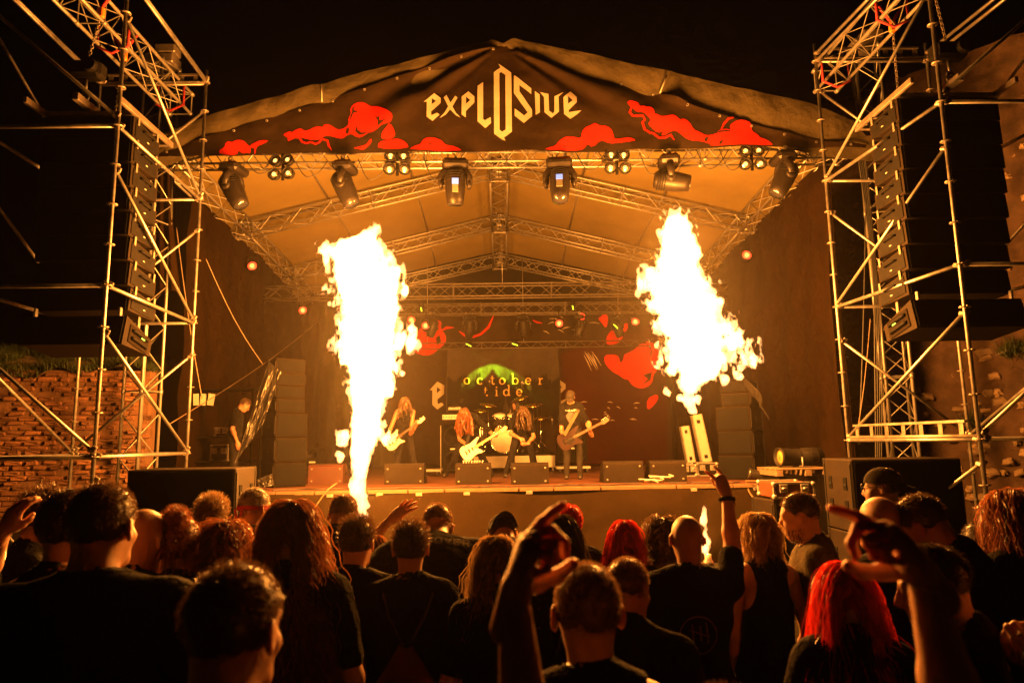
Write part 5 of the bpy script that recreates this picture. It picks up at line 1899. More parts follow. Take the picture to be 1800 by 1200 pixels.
leaning_panel('tall white case lid leaning at the right of the stage, left one', 1203, 1222, 748, 813, 14.2, .05 * -2)
leaning_panel('tall white case lid leaning at the right of the stage, right one', 1226, 1252, 727, 812, 14.0, -.16)
for i, (x0, x1, y0, y1, Y, lab) in enumerate(((1200, 1225, 815, 836, 13.2, 'small grey wheeled case under the white lids, left one'), (1226, 1262, 812, 836, 13.3, 'black wheeled case under the white lids, right one'))):
    flight_case(lab, x0, x1, y0, y1, Y, .4, ZS, 0, 'black_box')


# spotlight lying on a pallet at the right, small cases at the left
def spot_on_pallet():
    Y = 10.9
    c = at(1400, 803, Y)
    p0 = at(1375, 838, Y)
    t = thing('pallet', 'rough wooden pallet raised beside the right stage corner', 'pallet', (c.x, Y, 0))
    z0 = at(1400, 822, Y).z
    for k in range(5):
        b = MB(); b.box((c.x, Y - .35 + .17 * k, z0), (1.0, .1, .022), None, .003); b.build('plank', M['pallet'], t)
    for sx in (-.44, 0, .44):
        b = MB(); b.box((c.x + sx, Y, z0 - .06), (.1, .8, .09), None, .004); b.build('block', M['pallet'], t)
    b = MB(); b.box((c.x, Y, (z0 - .11) / 2), (.9, .7, z0 - .12), None, .01); b.build('crate_below', M['black_box'], t)
    t2 = thing('spotlight', 'grey cylindrical spotlight lying on the pallet, lens to the left', 'spotlight', (c.x, Y, z0 + .012), R(8), None, local=True)
    Rm = Matrix.Rotation(R(-90), 3, 'Y')
    zc = .16
    b = MB(); b.lathe([(.10, -.42), (.14, -.40), (.14, -.1), (.125, -.08), (.125, .1), (.135, .12), (.135, .26), (.15, .27), (.15, .31), (.13, .31), (.12, .26)], (0, 0, zc), Rm, 20); b.build('barrel', M['blk_plast'], t2)
    b = MB(); b.lathe([(0, .285), (.08, .275), (.125, .265), (.125, .255), (0, .255)], (0, 0, zc), Rm, 18); b.build('lens', mat('amber glass lens', (.35, .22, .07), .1, .3), t2)
    b = MB(); b.path([(0, -.16, zc), (0, -.17, .02), (0, 0, .012), (0, .17, .02), (0, .16, zc)], .015, 6); b.build('bracket', M['steel'], t2)
    for z in (-.3, -.2, .0):
        b = MB(); b.torus((-z, 0, zc), .141, .006, Rm, 20, 5); b.build('band', M['blk_metal'], t2)
    c = at(1340, 838, 11.2)
    t3 = thing('floor_lamp', 'small plastic wrapped lamp lying at the right stage edge', 'lamp', (c.x, 11.25, ZS), R(-14), None, local=True)
    b = MB(); b.lathe([(.06, -.22), (.085, -.2), (.085, .16), (.095, .18), (.08, .2)], (0, 0, .1), rot_xyz(0, R(-76), 0), 16); b.build('barrel', M['plastic_sheet'], t3)
    b = MB(); b.box((.05, 0, .03), (.26, .16, .06), None, .01); b.build('foot', M['blk_plast'], t3)


spot_on_pallet()


def side_racks():
    Y = 13.2
    t = thing('rack_shelf', 'dark equipment shelf at the left of the stage with papers pinned to its top rail', 'shelf', tuple(at(370, 820, Y)))
    xs = [at(335, 800, Y).x, at(440, 800, Y).x]
    for x in xs:
        for dy in (0, .5):
            b = MB(); b.tube((x, Y + dy, .1), (x, Y + dy, at(370, 684, Y).z), .02, 8); b.build('upright', M['blk_metal'], t)
    for py in (684, 768, 812):
        z = at(370, py, Y).z
        b = MB(); b.box(((xs[0] + xs[1]) / 2, Y + .25, z), (xs[1] - xs[0], .5, .03), None, .004); b.build('shelf', M['blk_metal'], t)
    for k, px in enumerate((330, 344, 357, 371)):
        c = at(px, 702, Y - .05)
        b = MB(); b.box(c, (.10 + .02 * (k % 2), .004, .22), rot_xyz(.05, .1 * (k - 1.5), .1), ); b.build('paper', M['label_w'], t)
    for (a, b2, c, d, lab) in ((376, 402, 750, 768, 'small black rack case with pale rim on the left shelf'), (368, 402, 780, 812, 'black case on the lower left shelf')):
        flight_case(lab, a, b2, c, d, Y + .05, .4, None, 0, 'black_box')


side_racks()
for i, (px, py0, py1, lab) in enumerate(((522, 828, 851, 'small pale cloth bag at the foot of the left speaker stack'),)):
    Y = floor_y(py1, px)
    c = at(px, py1, Y)
    t = thing('cloth_bag', lab, 'bag', (c.x, Y, ZS), 0, None, local=True)
    q = MB()
    q.grid(lambda u, v: ((.075 + .03 * math.sin(math.pi * v)) * math.cos(2 * math.pi * u) * (1 - .3 * v) * 1.3, (.06 + .02 * math.sin(math.pi * v)) * math.sin(2 * math.pi * u), .22 * v + .01 * fb1(u * 6, v * 4)), 20, 8)
    q.build('sack', M['label_w'], t)
    b = MB(); b.path([(-.06, -.05, .1), (-.04, -.08, .2), (0, -.05, .26), (.04, -.06, .2), (.06, -.05, .1)], .008, 6); b.build('strap', M['rubber'], t)

# cables and guy ropes
cable('stage_cable', 'pale cable hanging over the left stage edge', [at(592, 849, 11.0), at(575, 862, 10.85), at(556, 888, 10.8), at(540, 912, 10.8), at(536, 960, 10.8)], .012, 'wood_edge')
cable('stage_cable', 'pale cable looping off the right stage edge to the flight case', [at(1312, 846, 11.1), at(1318, 866, 10.85), at(1335, 884, 10.3), at(1352, 884, 9.9), at(1358, 868, 9.7)], .014, 'wood_edge')
cable('stage_cable', 'second pale cable from the stage to the flight case', [at(1310, 845, 11.1), at(1335, 846, 10.6), at(1352, 855, 9.9), at(1360, 862, 9.6)], .012, 'wood_edge')
co = at(1140, 850, 11.45)
cable('stage_cable', 'pale coiled cable on the right stage edge', [(co.x + .16 * math.cos(a) * (1 + .2 * math.sin(a * .37)) + .01 * a, 11.45 + .1 * math.sin(a), ZS + .012 + .004 * a + .05 * max(0, math.sin(a * .5))) for a in np.linspace(0, 26, 60)], .008, 'label_w')
for k, (x0, x1, y) in enumerate(((480, 700, 858), (620, 860, 855), (840, 1000, 855), (980, 1130, 853), (1180, 1300, 850))):
    cable('stage_cable', f'black cable lying along the stage edge, {["far left", "left", "middle", "right", "far right"][k]} one', [Vector((p.x, 11.25 + .12 * fb1(i * .9 + k, k), ZS + .012)) for i, p in enumerate(at(x0 + (x1 - x0) * i / 9, y, 11.2) for i in range(10))], .010)
for k, (a, ya, b_, yb, lab) in enumerate((((362, 455), 10.6, (462, 640), 12.0, 'thin guy rope from the left tower to the left speaker stack'), ((298, 745), 10.9, (565, 560), 19.9, 'long thin rope from the left tower towards the rear truss leg'), ((355, 700), 10.6, (310, 400), 11.0, 'slack cable hanging beside the left tower'), ((1505, 770), 10.3, (1530, 560), 10.6, 'thin rope hanging in the right tower'), ((1510, 780), 10.4, (1522, 350), 10.8, 'black power cable hanging in the right tower'))):
    p, q = at(*a, ya), at(*b_, yb)
    cable('rope', lab, [p.lerp(q, f) - Vector((0, 0, .12 * math.sin(math.pi * f))) for f in (0, .25, .5, .75, 1)], .007 if 'thin' in lab else .009, 'rubber' if 'black' in lab else 'rope', 'ropes and hanging cables')
for k in range(4):
    Y = 11.0
    cable('mast_cable', f'black power cable running up the right roof mast, {["leftmost", "second from left", "third from left", "rightmost"][k]}', [at(1540 + 3 * k, 830, Y), at(1538 + 4 * k, 650, Y), at(1534 + 2 * k, 480, Y), at(1512 + 3 * k, 300, Y), at(1505 + 3 * k, 250, Y)], .013, group='cables on the right mast')
# ------------------------------------------------------------------ people: bodies grown from blended limbs
M['skin'] = mat('warm skin', (.46, .25, .16), .5, 0, .12, 18, .12, 140, .4)
M['skin2'] = mat('darkened skin', (.26, .13, .08), .5, 0, .12, 18, .12, 140, .4)  # darker copy of the skin, tones down people lit hard by the flames
for k in ('skin', 'skin2'):
    b_ = M[k].node_tree.nodes['Principled BSDF']
    b_.inputs['Subsurface Weight'].default_value = .35
    b_.inputs['Subsurface Radius'].default_value = (1.0, .25, .1)
    b_.inputs['Subsurface Scale'].default_value = .025
M['tee'] = cloth_mat('black cotton', (.0095, .0085, .008), 700, 0, .95, .25, .02, .6, 9)
M['tee_grey'] = cloth_mat('washed grey cotton', (.10, .085, .09), 700, 0, .95, .15, .02, .25, 9)
M['denim'] = cloth_mat('dark denim', (.011, .010, .011), 700, 0, .9, .3, 0, .25, 12)
M['jeans'] = cloth_mat('faded grey jeans', (.022, .019, .017), 700, 0, .9, .3, 0, .25, 12)
M['vest'] = cloth_mat('worn denim vest', (.09, .075, .05), 700, 0, .9, .3, 0, .3, 12)
M['shoe'] = mat('black shoe leather', (.02, .018, .016), .45)
M['felt_cap'] = cloth_mat('dark cap cloth', (.03, .026, .024), 700, 0, .95, .2)


def hair_mat(name, col, tr=.35):
    m = mat(name, col, .34, 0, .35, 40, trans=tr, spec=.7)
    return m


M['h_black'] = hair_mat('black hair', (.035, .022, .015), .4)
M['h_dark'] = hair_mat('dark brown hair', (.10, .055, .028), .5)
M['h_brown'] = hair_mat('brown hair', (.22, .125, .065), .5)
M['h_auburn'] = hair_mat('auburn hair', (.24, .085, .035), .5)
M['h_blond'] = hair_mat('blond hair', (.50, .33, .17), .5)
M['h_light'] = hair_mat('light brown wavy hair', (.32, .20, .10), .5)
M['h_red'] = hair_mat('dyed red hair', (.55, .025, .015), .5)
M['h_grey'] = hair_mat('short grey hair', (.36, .31, .26), .45)


def smin(a, b, k):
    h = np.clip(.5 + .5 * (b - a) / k, 0, 1)
    return b * (1 - h) + a * h - k * h * (1 - h)


class Sdf:
    """list of blended primitives; each knows the box it lives in"""
    def __init__(s):
        s.p = []

    def cap(s, a, b, ra, rb=None, k=.03, sub=False):
        a, b = np.array(a, float), np.array(b, float)
        rb = ra if rb is None else rb
        def f(x, y, z):
            d = b - a
            L = max(1e-9, float(d @ d))
            t = np.clip(((x - a[0]) * d[0] + (y - a[1]) * d[1] + (z - a[2]) * d[2]) / L, 0, 1)
            return np.sqrt((x - a[0] - t * d[0]) ** 2 + (y - a[1] - t * d[1]) ** 2 + (z - a[2] - t * d[2]) ** 2) - (ra + (rb - ra) * t)
        m = max(ra, rb)
        s.p.append((f, np.minimum(a, b) - m, np.maximum(a, b) + m, k, sub))
        return s

    def ell(s, c, r, Rm=None, k=.03, sub=False):
        c, r = np.array(c, float), np.array(r, float)
        Rn = np.array(Rm, float) if Rm is not None else np.eye(3)
        def f(x, y, z):
            p = [x - c[0], y - c[1], z - c[2]]
            q = [Rn[0, i] * p[0] + Rn[1, i] * p[1] + Rn[2, i] * p[2] for i in range(3)]
            k0 = np.sqrt(sum((q[i] / r[i]) ** 2 for i in range(3)))
            k1 = np.sqrt(sum((q[i] / r[i] ** 2) ** 2 for i in range(3)))
            return k0 * (k0 - 1) / np.maximum(k1, 1e-6)
        e = np.abs(Rn) @ r
        s.p.append((f, c - e, c + e, k, sub))
        return s

    def mesh(s, vox, post=None):
        lo = np.min([p[1] for p in s.p if not p[4]], 0) - .05
        hi = np.max([p[2] for p in s.p if not p[4]], 0) + .05
        ax = [np.arange(lo[i], hi[i] + vox, vox, dtype=np.float32) for i in range(3)]
        F = np.full([len(a) for a in ax], .09, dtype=np.float32)
        for (f, l, h, k, sub) in s.p:
            pad = .07 + k
            sl = []
            for i in range(3):
                a = max(0, int((l[i] - pad - lo[i]) / vox)); b = min(len(ax[i]), int((h[i] + pad - lo[i]) / vox) + 2)
                sl.append(slice(a, b))
            if any(q.stop <= q.start for q in sl): continue
            x, y, z = ax[0][sl[0]][:, None, None], ax[1][sl[1]][None, :, None], ax[2][sl[2]][None, None, :]
            d = f(x, y, z).astype(np.float32)
            sl = tuple(sl)
            F[sl] = -smin(-F[sl], d, k) if sub else smin(F[sl], d, k)
        if post is not None:
            X, Y, Z = np.meshgrid(*ax, indexing='ij')
            F = post(F, X, Y, Z)
        F[0], F[-1] = .1, .1
        F[:, 0], F[:, -1] = .1, .1
        F[:, :, 0], F[:, :, -1] = .1, .1
        return surfnet(F, *ax)


def npm(Mx):
    return np.array([[Mx[i][j] for j in range(3)] for i in range(3)])


def hand_sdf(S, wrist, zdir, palm, pose, left, k=1.0):
    """palm, four jointed fingers and a thumb; zdir points from the wrist to the knuckles, palm is the palm normal"""
    z = np.array(zdir, float); z /= np.linalg.norm(z)
    y = np.array(palm, float); y -= z * (y @ z); y /= np.linalg.norm(y)
    x = np.cross(y, z)                       # thumb side of a right hand whose palm faces y
    if left: x = -x
    w = np.array(wrist, float)
    P = lambda a: w + k * (x * a[0] + y * a[1] + z * a[2])
    curls = {
        'open': [(4, 6, 4)] * 4, 'relaxed': [(22, 30, 18), (26, 34, 20), (30, 36, 22), (34, 38, 22)],
        'fist': [(80, 95, 55)] * 4, 'grip': [(55, 60, 35), (60, 62, 35), (62, 64, 35), (66, 64, 35)],
        'horns': [(26, 8, 4), (74, 98, 50), (78, 98, 50), (20, 10, 6)],
        'point': [(28, 8, 4), (56, 62, 44), (74, 92, 50), (80, 96, 50)],
        'fret': [(38, 60, 40), (42, 62, 40), (46, 62, 42), (50, 60, 40)],
    }[pose]
    spread = {'open': (12, 4, -5, -15), 'horns': (7, 1, -3, -14), 'point': (2, 1, -2, -4)}.get(pose, (3, 1, -1, -4))
    kn = [(.030, 0, .088), (.010, -.003, .093), (-.010, -.001, .089), (-.029, .003, .079)]
    ln = [(.044, .026, .021), (.048, .030, .022), (.045, .028, .021), (.035, .021, .019)]
    S.cap(P((0, 0, -.05)), P((0, 0, .01)), .027 * k, .026 * k, .02)
    S.ell(P((.0, .004, .045)), np.array((.045, .021, .052)) * k, np.stack([x, y, z], 1), .02)
    for i in range(4):
        S.cap(P((kn[i][0] * .6, 0, .02)), P(kn[i]), .014 * k, .0115 * k, .014)
        p = np.array(kn[i]); a = 0.0; sp = R(spread[i])
        for j in range(3):
            a += R(curls[i][j])
            d = np.array((math.sin(sp) * math.cos(a), math.sin(a), math.cos(sp) * math.cos(a)))
            q = p + d * ln[i][j]
            r0 = (.0112, .0100, .0090)[j] * (.9 if i == 3 else 1)
            S.cap(P(p), P(q), r0 * k, r0 * .9 * k, .005)
            p = q
    th = {'open': [(.028, .006, .02), (.055, .014, .045), (.074, .018, .068), (.088, .018, .088)],
          'horns': [(.026, .008, .018), (.044, .030, .042), (.040, .056, .060), (.020, .066, .066)],
          'point': [(.024, .008, .012), (.040, .040, .026), (.036, .070, .046), (.022, .088, .074)],
          'fist': [(.026, .008, .018), (.044, .028, .042), (.036, .046, .066), (.012, .050, .074)],
          }.get(pose, [(.027, .008, .02), (.047, .024, .045), (.050, .040, .070), (.044, .050, .090)])
    for j in range(3):
        S.cap(P(th[j]), P(th[j + 1]), (.018, .0138, .0122)[j] * k, (.0145, .0122, .0105)[j] * k, .010)


def scalp_region(q):
    """head-frame points: true where hair grows"""
    y, z = q[:, 1], q[:, 2]
    hl = np.interp(y, [-.11, -.06, .0, .035, .07, .10], [-.085, -.065, .0, .02, .062, .075])
    return z > hl


def ribbons(P, width, rng, taper=.7):
    """P (n, m, 3) strand points -> quads"""
    n, m, _ = P.shape
    T = np.gradient(P, axis=1)
    T /= np.linalg.norm(T, axis=2, keepdims=True) + 1e-9
    rv = rng.normal(size=(n, 1, 3))
    sd = np.cross(T, np.broadcast_to(rv, T.shape))
    sd /= np.linalg.norm(sd, axis=2, keepdims=True) + 1e-9
    t = np.linspace(0, 1, m)[None, :, None]
    w = width * (1 - taper * t) * (.6 + .8 * rng.random((n, 1, 1)))
    V = np.stack([P - sd * w / 2, P + sd * w / 2], 2).reshape(-1, 3)
    b = (np.arange(n)[:, None] * m + np.arange(m - 1)[None]) * 2
    F = np.stack([b, b + 1, b + 3, b + 2], 2).reshape(-1, 4)
    return V, F


def merge(parts):
    Vs, Fs, o = [], [], 0
    for V, F in parts:
        if len(V) == 0: continue
        Vs.append(V); Fs.append(F + o); o += len(V)
    return np.concatenate(Vs), np.concatenate(Fs)


PEOPLE = []


def person(label, head=None, D=3.0, foot=None, yaw=0.0, lean=0.0, nod=0.0, turn=0.0, tilt=0.0, w=1.0, hair=('short', 'h_dark'), top='tee', legs='denim',
           skin='skin', L=None, Rr=None, stance=None, sleeve=.62, group='people in the crowd', s=None, z0=0.0, seat=None, beard=None, length=.45, female=False, neck_low=0.0, res=1.0, armk=1.0, band_on=None):
    """head: photo pixel of the middle of the head at distance D (or foot: world point); yaw 0 faces the stage"""
    rng = np.random.default_rng(abs(hash(label)) % (2 ** 31) if False else sum(ord(c) * (i + 1) for i, c in enumerate(label)))
    yaw_, lean_, nod_, turn_, tilt_ = R(yaw), R(lean), R(nod), R(turn), R(tilt)
    pel = np.array((0, 0, .95))
    if seat: pel = np.array((0, 0, seat))
    Rt = npm(Matrix.Rotation(-lean_, 3, 'X'))
    T = lambda p: pel + Rt @ (np.array(p, float) - np.array((0, 0, .95)))
    Rh = Rt @ npm(Matrix.Rotation(-nod_, 3, 'X') @ Matrix.Rotation(turn_, 3, 'Z') @ Matrix.Rotation(tilt_, 3, 'Y'))
    piv = T((0, .004, 1.478))
    hc = piv + Rh @ np.array((0, .02, .125))
    Hd = lambda p: hc + Rh @ np.array(p, float)
    Ry = npm(Matrix.Rotation(yaw_, 3, 'Z'))
    if head is not None and foot is None:
        tg = np.array(at(head[0], head[1], D))
        sc = (tg[2] - z0) / hc[2]
        if s: sc = s
        off = Ry @ (sc * hc)
        root = np.array((tg[0] - off[0], tg[1] - off[1], z0))
    else:
        sc = s or 1.0
        root = np.array(foot, float)
    PEOPLE.append((label, round(sc * 1.745, 2), D))
    loc = lambda P: Ry.T @ (np.array(P, float) - root) / sc
    locd = lambda d: Ry.T @ np.array(d, float)
    vx = min(.016, max(.0062, D * .0038)) * res
    # ---- head and neck
    S = Sdf()
    Rn = Rh
    fw = .94 if female else 1.0
    S.ell(Hd((0, -.012, .028)), (.075 * fw, .096, .089), Rn, .03)
    S.ell(Hd((0, .030, -.045)), (.060 * fw, .066, .078), Rn, .035)
    S.cap(Hd((-.018, .072, -.098)), Hd((.018, .072, -.098)), .021, .021, .03)
    S.cap(Hd((-.036, .078, .022)), Hd((.036, .078, .022)), .014, .014, .02)
    for sx in (-1, 1):
        S.ell(Hd((sx * .032, .101, .002)), (.016, .013, .011), Rn, .012, True)
        S.ell(Hd((sx * .031, .083, .001)), (.012, .012, .010), Rn, .004)
        S.cap(Hd((sx * .045, .06, -.03)), Hd((sx * .03, .076, -.04)), .018, .014, .02)
        Re = Rn @ npm(Matrix.Rotation(sx * .35, 3, 'Z'))
        S.ell(Hd((sx * .083 * fw, -.006, -.006)), (.010, .022, .034), Re, .006)
        S.ell(Hd((sx * .092 * fw, -.002, -.004)), (.007, .012, .020), Re, .005, True)
    S.cap(Hd((0, .094, .006)), Hd((0, .112, -.034)), .008, .014, .012)
    S.cap(Hd((-.012, .098, -.040)), Hd((.012, .098, -.040)), .010, .010, .008)
    S.cap(Hd((-.018, .088, -.064)), Hd((.018, .088, -.064)), .009, .009, .008)
    nb = T((0, -.018, 1.43))
    S.cap(Hd((0, -.03, -.055)), nb, .053 * (.85 if female else 1), .060 * (.88 if female else w), .035)
    parts = [S.mesh(vx)]
    # ---- torso and legs
    S = Sdf()
    sw = w * (.9 if female else 1.0)
    def torso(S, e=0.0, k=.05):
        S.ell(T((0, -.008, 1.25)), (.165 * sw + e, .112 * w + e, .21 + e), Rt, k)
        S.cap(T((-.135 * sw, -.015, 1.375)), T((.135 * sw, -.015, 1.375)), .060 + e, None, k)
        S.ell(T((0, .012, 1.06)), (.145 * w + e, .108 * w + e, .17), Rt, k)
        S.ell(T((0, -.005, .95)), (.160 * w + e, .118 * w + e, .13), Rt, k)
        for sx in (-1, 1):
            S.cap(T((0, -.022, 1.462)), T((sx * .14 * sw, -.02, 1.395)), .050 + e * .6, .050 + e * .6, k)
    torso(S)
    S.cap(nb, T((0, -.02, 1.36)), .06, .07, .04)
    st = stance or {}
    kL, aL = st.get('kl', (-.10 * w, .03, .50)), st.get('al', (-.10 * w, -.01, .085))
    kR, aR = st.get('kr', (.10 * w, .03, .50)), st.get('ar', (.10 * w, -.01, .085))
    hips = [pel + np.array((sx * .09 * w, 0, -.03)) for sx in (-1, 1)]
    legs_ = [(hips[0], np.array(kL), np.array(aL)), (hips[1], np.array(kR), np.array(aR))]
    def leg(S, e=0.0, k=.03):
        for h, kn, an in legs_:
            S.cap(h, kn, .083 * w + e, .058 * w + e, k)
            S.cap(kn, an, .056 * w + e, .038 + e * 1.3, k)
            S.cap(kn + np.array((0, -.025, -.09)), kn + np.array((0, -.03, -.16)), .048 * w + e, .045 * w + e, k)
    leg(S)
    fd = st.get('fd', (0, 1, 0))
    parts.append(S.mesh(.032 if top != 'tank' else .015))
    # ---- arms
    sh = [T((-.175 * sw, -.012, 1.385)), T((.175 * sw, -.012, 1.385))]
    arms = []
    for i, A in enumerate((L, Rr)):
        sx = -1 if i == 0 else 1
        if A is None:
            el = sh[i] + Rt @ np.array((sx * .07 * w, -.035, -.285)); wr = el + np.array((-sx * .015, .09, -.235))
            zd, pn, pose = np.array((0, .25, -1)), np.array((-sx, .2, 0)), 'relaxed'
        else:
            el = loc(A['e']) if 'e' in A else np.array(A['el'])
            wr = loc(A['w']) if 'w' in A else np.array(A['wl'])
            if 'reach' in A:      # keep a human forearm length
                d = wr - el; el = wr - d / np.linalg.norm(d) * A['reach']
            zd = locd(A['z']) if 'z' in A else np.array(A.get('zl', wr - el))
            pn = locd(A['p']) if 'p' in A else np.array(A.get('pl', (-sx, 0, 0)))
            pose = A.get('pose', 'relaxed')
        arms.append((sh[i], el, wr))
        S = Sdf()
        mid = el + (wr - el) * .28
        S.cap(sh[i], el, .050 * w * armk, .040 * armk, .02)
        S.cap(el, mid, .040 * armk, .041 * armk, .025)
        S.cap(mid, wr, .041 * armk, .026 * armk, .025)
        parts.append(S.mesh(max(.010, vx)))
        S = Sdf()
        hand_sdf(S, wr, zd, pn, pose, i == 0, 1.0 + (armk - 1) * .6)
        parts.append(S.mesh(.0045 if D < 1.9 else (.0065 if A is not None else .0095)))
    V, F = merge(parts)
    me = np_mesh('person', V * sc, F)
    o = bpy.data.objects.new('person', me)
    COL.objects.link(o)
    me.materials.append(M[skin])
    o.location = root
    o.rotation_euler = (0, 0, yaw_)
    ORG[o] = Vector((0, 0, 0))
    tag(o, label, 'person', group)
    # ---- clothes
    wr_ = rng.random() * 20
    def wrinkle(amp):
        def post(F, X, Y, Z):
            return F + amp * fbm(X * 9 + wr_, Y * 9, Z * 5 + wr_, 3) + amp * .8 * np.sin(Z * 26 + 8 * X + 4 * vnoise(X * 4, Y * 4, Z * 3 + wr_)) * .5
        return post
    hem = T((0, 0, .885))
    up = Rt @ np.array((0, 0, 1.0))
    S = Sdf()
    torso(S, .017, .05)
    if top in ('tee', 'tee_grey', 'vest', 'long'):
        for i, (a, b, c) in enumerate(arms):
            if top == 'long':
                S.cap(a, b, .062 * w, .052, .035); S.cap(b, b + (c - b) * .92, .052, .038, .03)
            else:
                e = a + (b - a) * sleeve * 1.15
                S.cap(a, e, .063 * w * (1 + .5 * (armk - 1)), .062 * armk, .035)
    def shirt_post(F, X, Y, Z):
        F = wrinkle(.0065)(F, X, Y, Z)
        hz = (X - hem[0]) * up[0] + (Y - hem[1]) * up[1] + (Z - hem[2]) * up[2]
        F = np.maximum(F, -hz)
        # neckline
        nk = T((0, .012, 1.478 - neck_low))
        dn = np.sqrt(((X - nk[0]) / .074) ** 2 + ((Y - nk[1]) / .082) ** 2 + ((Z - nk[2]) / (.052 + neck_low)) ** 2) - 1
        F = np.maximum(F, -dn * .05)
        if top == 'tank':
            for sx in (-1, 1):
                c = T((sx * .205 * sw, -.02, 1.36))
                d2 = np.sqrt(((X - c[0]) / .105) ** 2 + ((Y - c[1]) / .16) ** 2 + ((Z - c[2]) / .15) ** 2) - 1
                F = np.maximum(F, -d2 * .08)
        return F
    V, F = S.mesh(max(.014, vx * 1.4), shirt_post)
    tm = {'tank': 'tee', 'long': 'tee'}.get(top, top)
    shirt = add_mesh('shirt' if top != 'vest' else 'vest', np_mesh('shirt', V * sc, F), M[tm], o)
    S = Sdf()
    leg(S, .012)
    S.ell(pel + np.array((0, 0, -.01)), (.158 * w + .008, .118 * w + .008, .125), None, .04)
    V, F = S.mesh(.030, wrinkle(.006))
    add_mesh('trousers', np_mesh('trousers', V * sc, F), M[legs], o)
    for h, kn, an in legs_:
        S = Sdf()
        f = np.array(fd, float)
        S.cap(an + np.array((0, 0, -.03)) - f * .03, an + np.array((0, 0, -.045)) + f * .16, .044, .040, .02)
        S.cap(an + np.array((0, 0, .03)), an + np.array((0, 0, -.04)), .045, .046, .02)
        V, F = S.mesh(.022)
        add_mesh('shoe', np_mesh('shoe', V * sc, F), M['shoe'], o)
    # ---- hair
    kind, hm = hair
    hp = []
    def cap_mesh(th):
        S = Sdf()
        S.ell(Hd((0, -.012, .030)), (.076 * fw + th, .098 + th, .090 + th), Rn, .02)
        def post(F, X, Y, Z):
            q = [Rh[0, i] * (X - hc[0]) + Rh[1, i] * (Y - hc[1]) + Rh[2, i] * (Z - hc[2]) for i in range(3)]
            hl = np.interp(q[1], [-.11, -.06, .0, .035, .07, .10], [-.085, -.065, .0, .02, .062, .075])
            return np.maximum(F + .003 * vnoise(X * 60, Y * 60, Z * 60), (hl + .010 * vnoise(X * 70, Y * 70, Z * 30) - q[2]) * .7)
        return S.mesh(max(.006, vx), post)
    def roots(n):
        d = rng.normal(size=(n * 3, 3)); d /= np.linalg.norm(d, axis=1)[:, None]
        r = np.array((.076 * fw, .098, .090)) + .002
        q = d * r + np.array((0, -.012, .030))
        ok = scalp_region(q)
        q, d = q[ok][:n], (d / r)[ok][:n]
        d /= np.linalg.norm(d, axis=1)[:, None]
        return q @ Rh.T + hc, d @ Rh.T, q
    dens = 1.0 if D < 2.8 else (.55 if D < 6 else .3)
    wd = max(.0016, D * .00085)
    if kind == 'bald':
        pass
    elif kind in ('buzz', 'short', 'quiff', 'curlshort', 'bun'):
        th = {'buzz': .001, 'short': .004, 'quiff': .007, 'curlshort': .014, 'bun': .006}[kind]
        hp.append(cap_mesh(th))
        n = int({'buzz': 4200, 'short': 4200, 'quiff': 3600, 'curlshort': 2600, 'bun': 3000}[kind] * dens)
        p, d, q = roots(n)
        p = p + d * th * .6
        fwd = Rh @ np.array((0, 1.0, .25)); upv = Rh @ np.array((0, .1, 1.0)); bk = Rh @ np.array((0, -.7, -.7))
        Ln = {'buzz': .007, 'short': .013, 'quiff': .028, 'curlshort': .04, 'bun': .016}[kind]
        Ls = Ln * (.6 + .8 * rng.random(len(p)))
        if kind == 'quiff': Ls *= np.clip(.5 + q[:, 2] * 9, .35, 1.4)
        if kind == 'short': Ls *= np.clip(.45 + q[:, 2] * 7, .3, 1.3)
        cd = {'buzz': upv * .3, 'short': fwd * .45 - upv * .35, 'quiff': upv * .55 + fwd * .25, 'curlshort': upv * .2, 'bun': upv * .5 - fwd * .4}[kind]
        v = d * {'buzz': .8, 'short': .5, 'quiff': .55, 'curlshort': .8, 'bun': .2}[kind] + cd + rng.normal(size=d.shape) * .28
        v /= np.linalg.norm(v, axis=1)[:, None]
        m = 3 if kind in ('buzz', 'short') else 6
        t = np.linspace(0, 1, m)[None, :, None]
        P = p[:, None] + v[:, None] * t * Ls[:, None, None]
        P = P + bk[None, None] * (t ** 2) * Ls[:, None, None] * (.25 if kind != 'buzz' else 0)
        if kind == 'curlshort':
            ph = rng.random((len(p), 1)) * 6.28
            u1 = np.cross(v, rng.normal(size=v.shape)); u1 /= np.linalg.norm(u1, axis=1)[:, None]
            P = P + u1[:, None] * (.014 * np.sin(t[..., 0] * 9 + ph) * t[..., 0])[..., None]
        hp.append(ribbons(P, wd, rng))
        if kind == 'bun':
            bc = Hd((0, -.055, .125))
            S = Sdf(); S.ell(bc, (.045, .045, .036), Rn, .01); hp.append(S.mesh(.008, lambda F, X, Y, Z: F + .006 * fbm(X * 40, Y * 40, Z * 40, 2)))
            n = int(900 * dens)
            d = rng.normal(size=(n, 3)); d /= np.linalg.norm(d, axis=1)[:, None]
            tg_ = np.cross(d, rng.normal(size=d.shape)); tg_ /= np.linalg.norm(tg_, axis=1)[:, None]
            t = np.linspace(0, 1, 5)[None, :, None]
            P = bc + d[:, None] * (.044 + .012 * rng.random((n, 1, 1)) * t) + tg_[:, None] * .06 * t + d[:, None] * -.02 * t ** 2
            hp.append(ribbons(P, wd, rng))
            n = 260                              # loose strands at the nape and sides
            p, d, q = roots(n * 3)
            p = p[q[:, 2] < .03][:n]; d = d[q[:, 2] < .03][:n]
            t = np.linspace(0, 1, 6)[None, :, None]
            P = p[:, None] + d[:, None] * .03 * t + np.array((0, 0, -1.)) * .09 * t ** 1.4 + rng.normal(size=(len(p), 1, 3)) * .012 * t
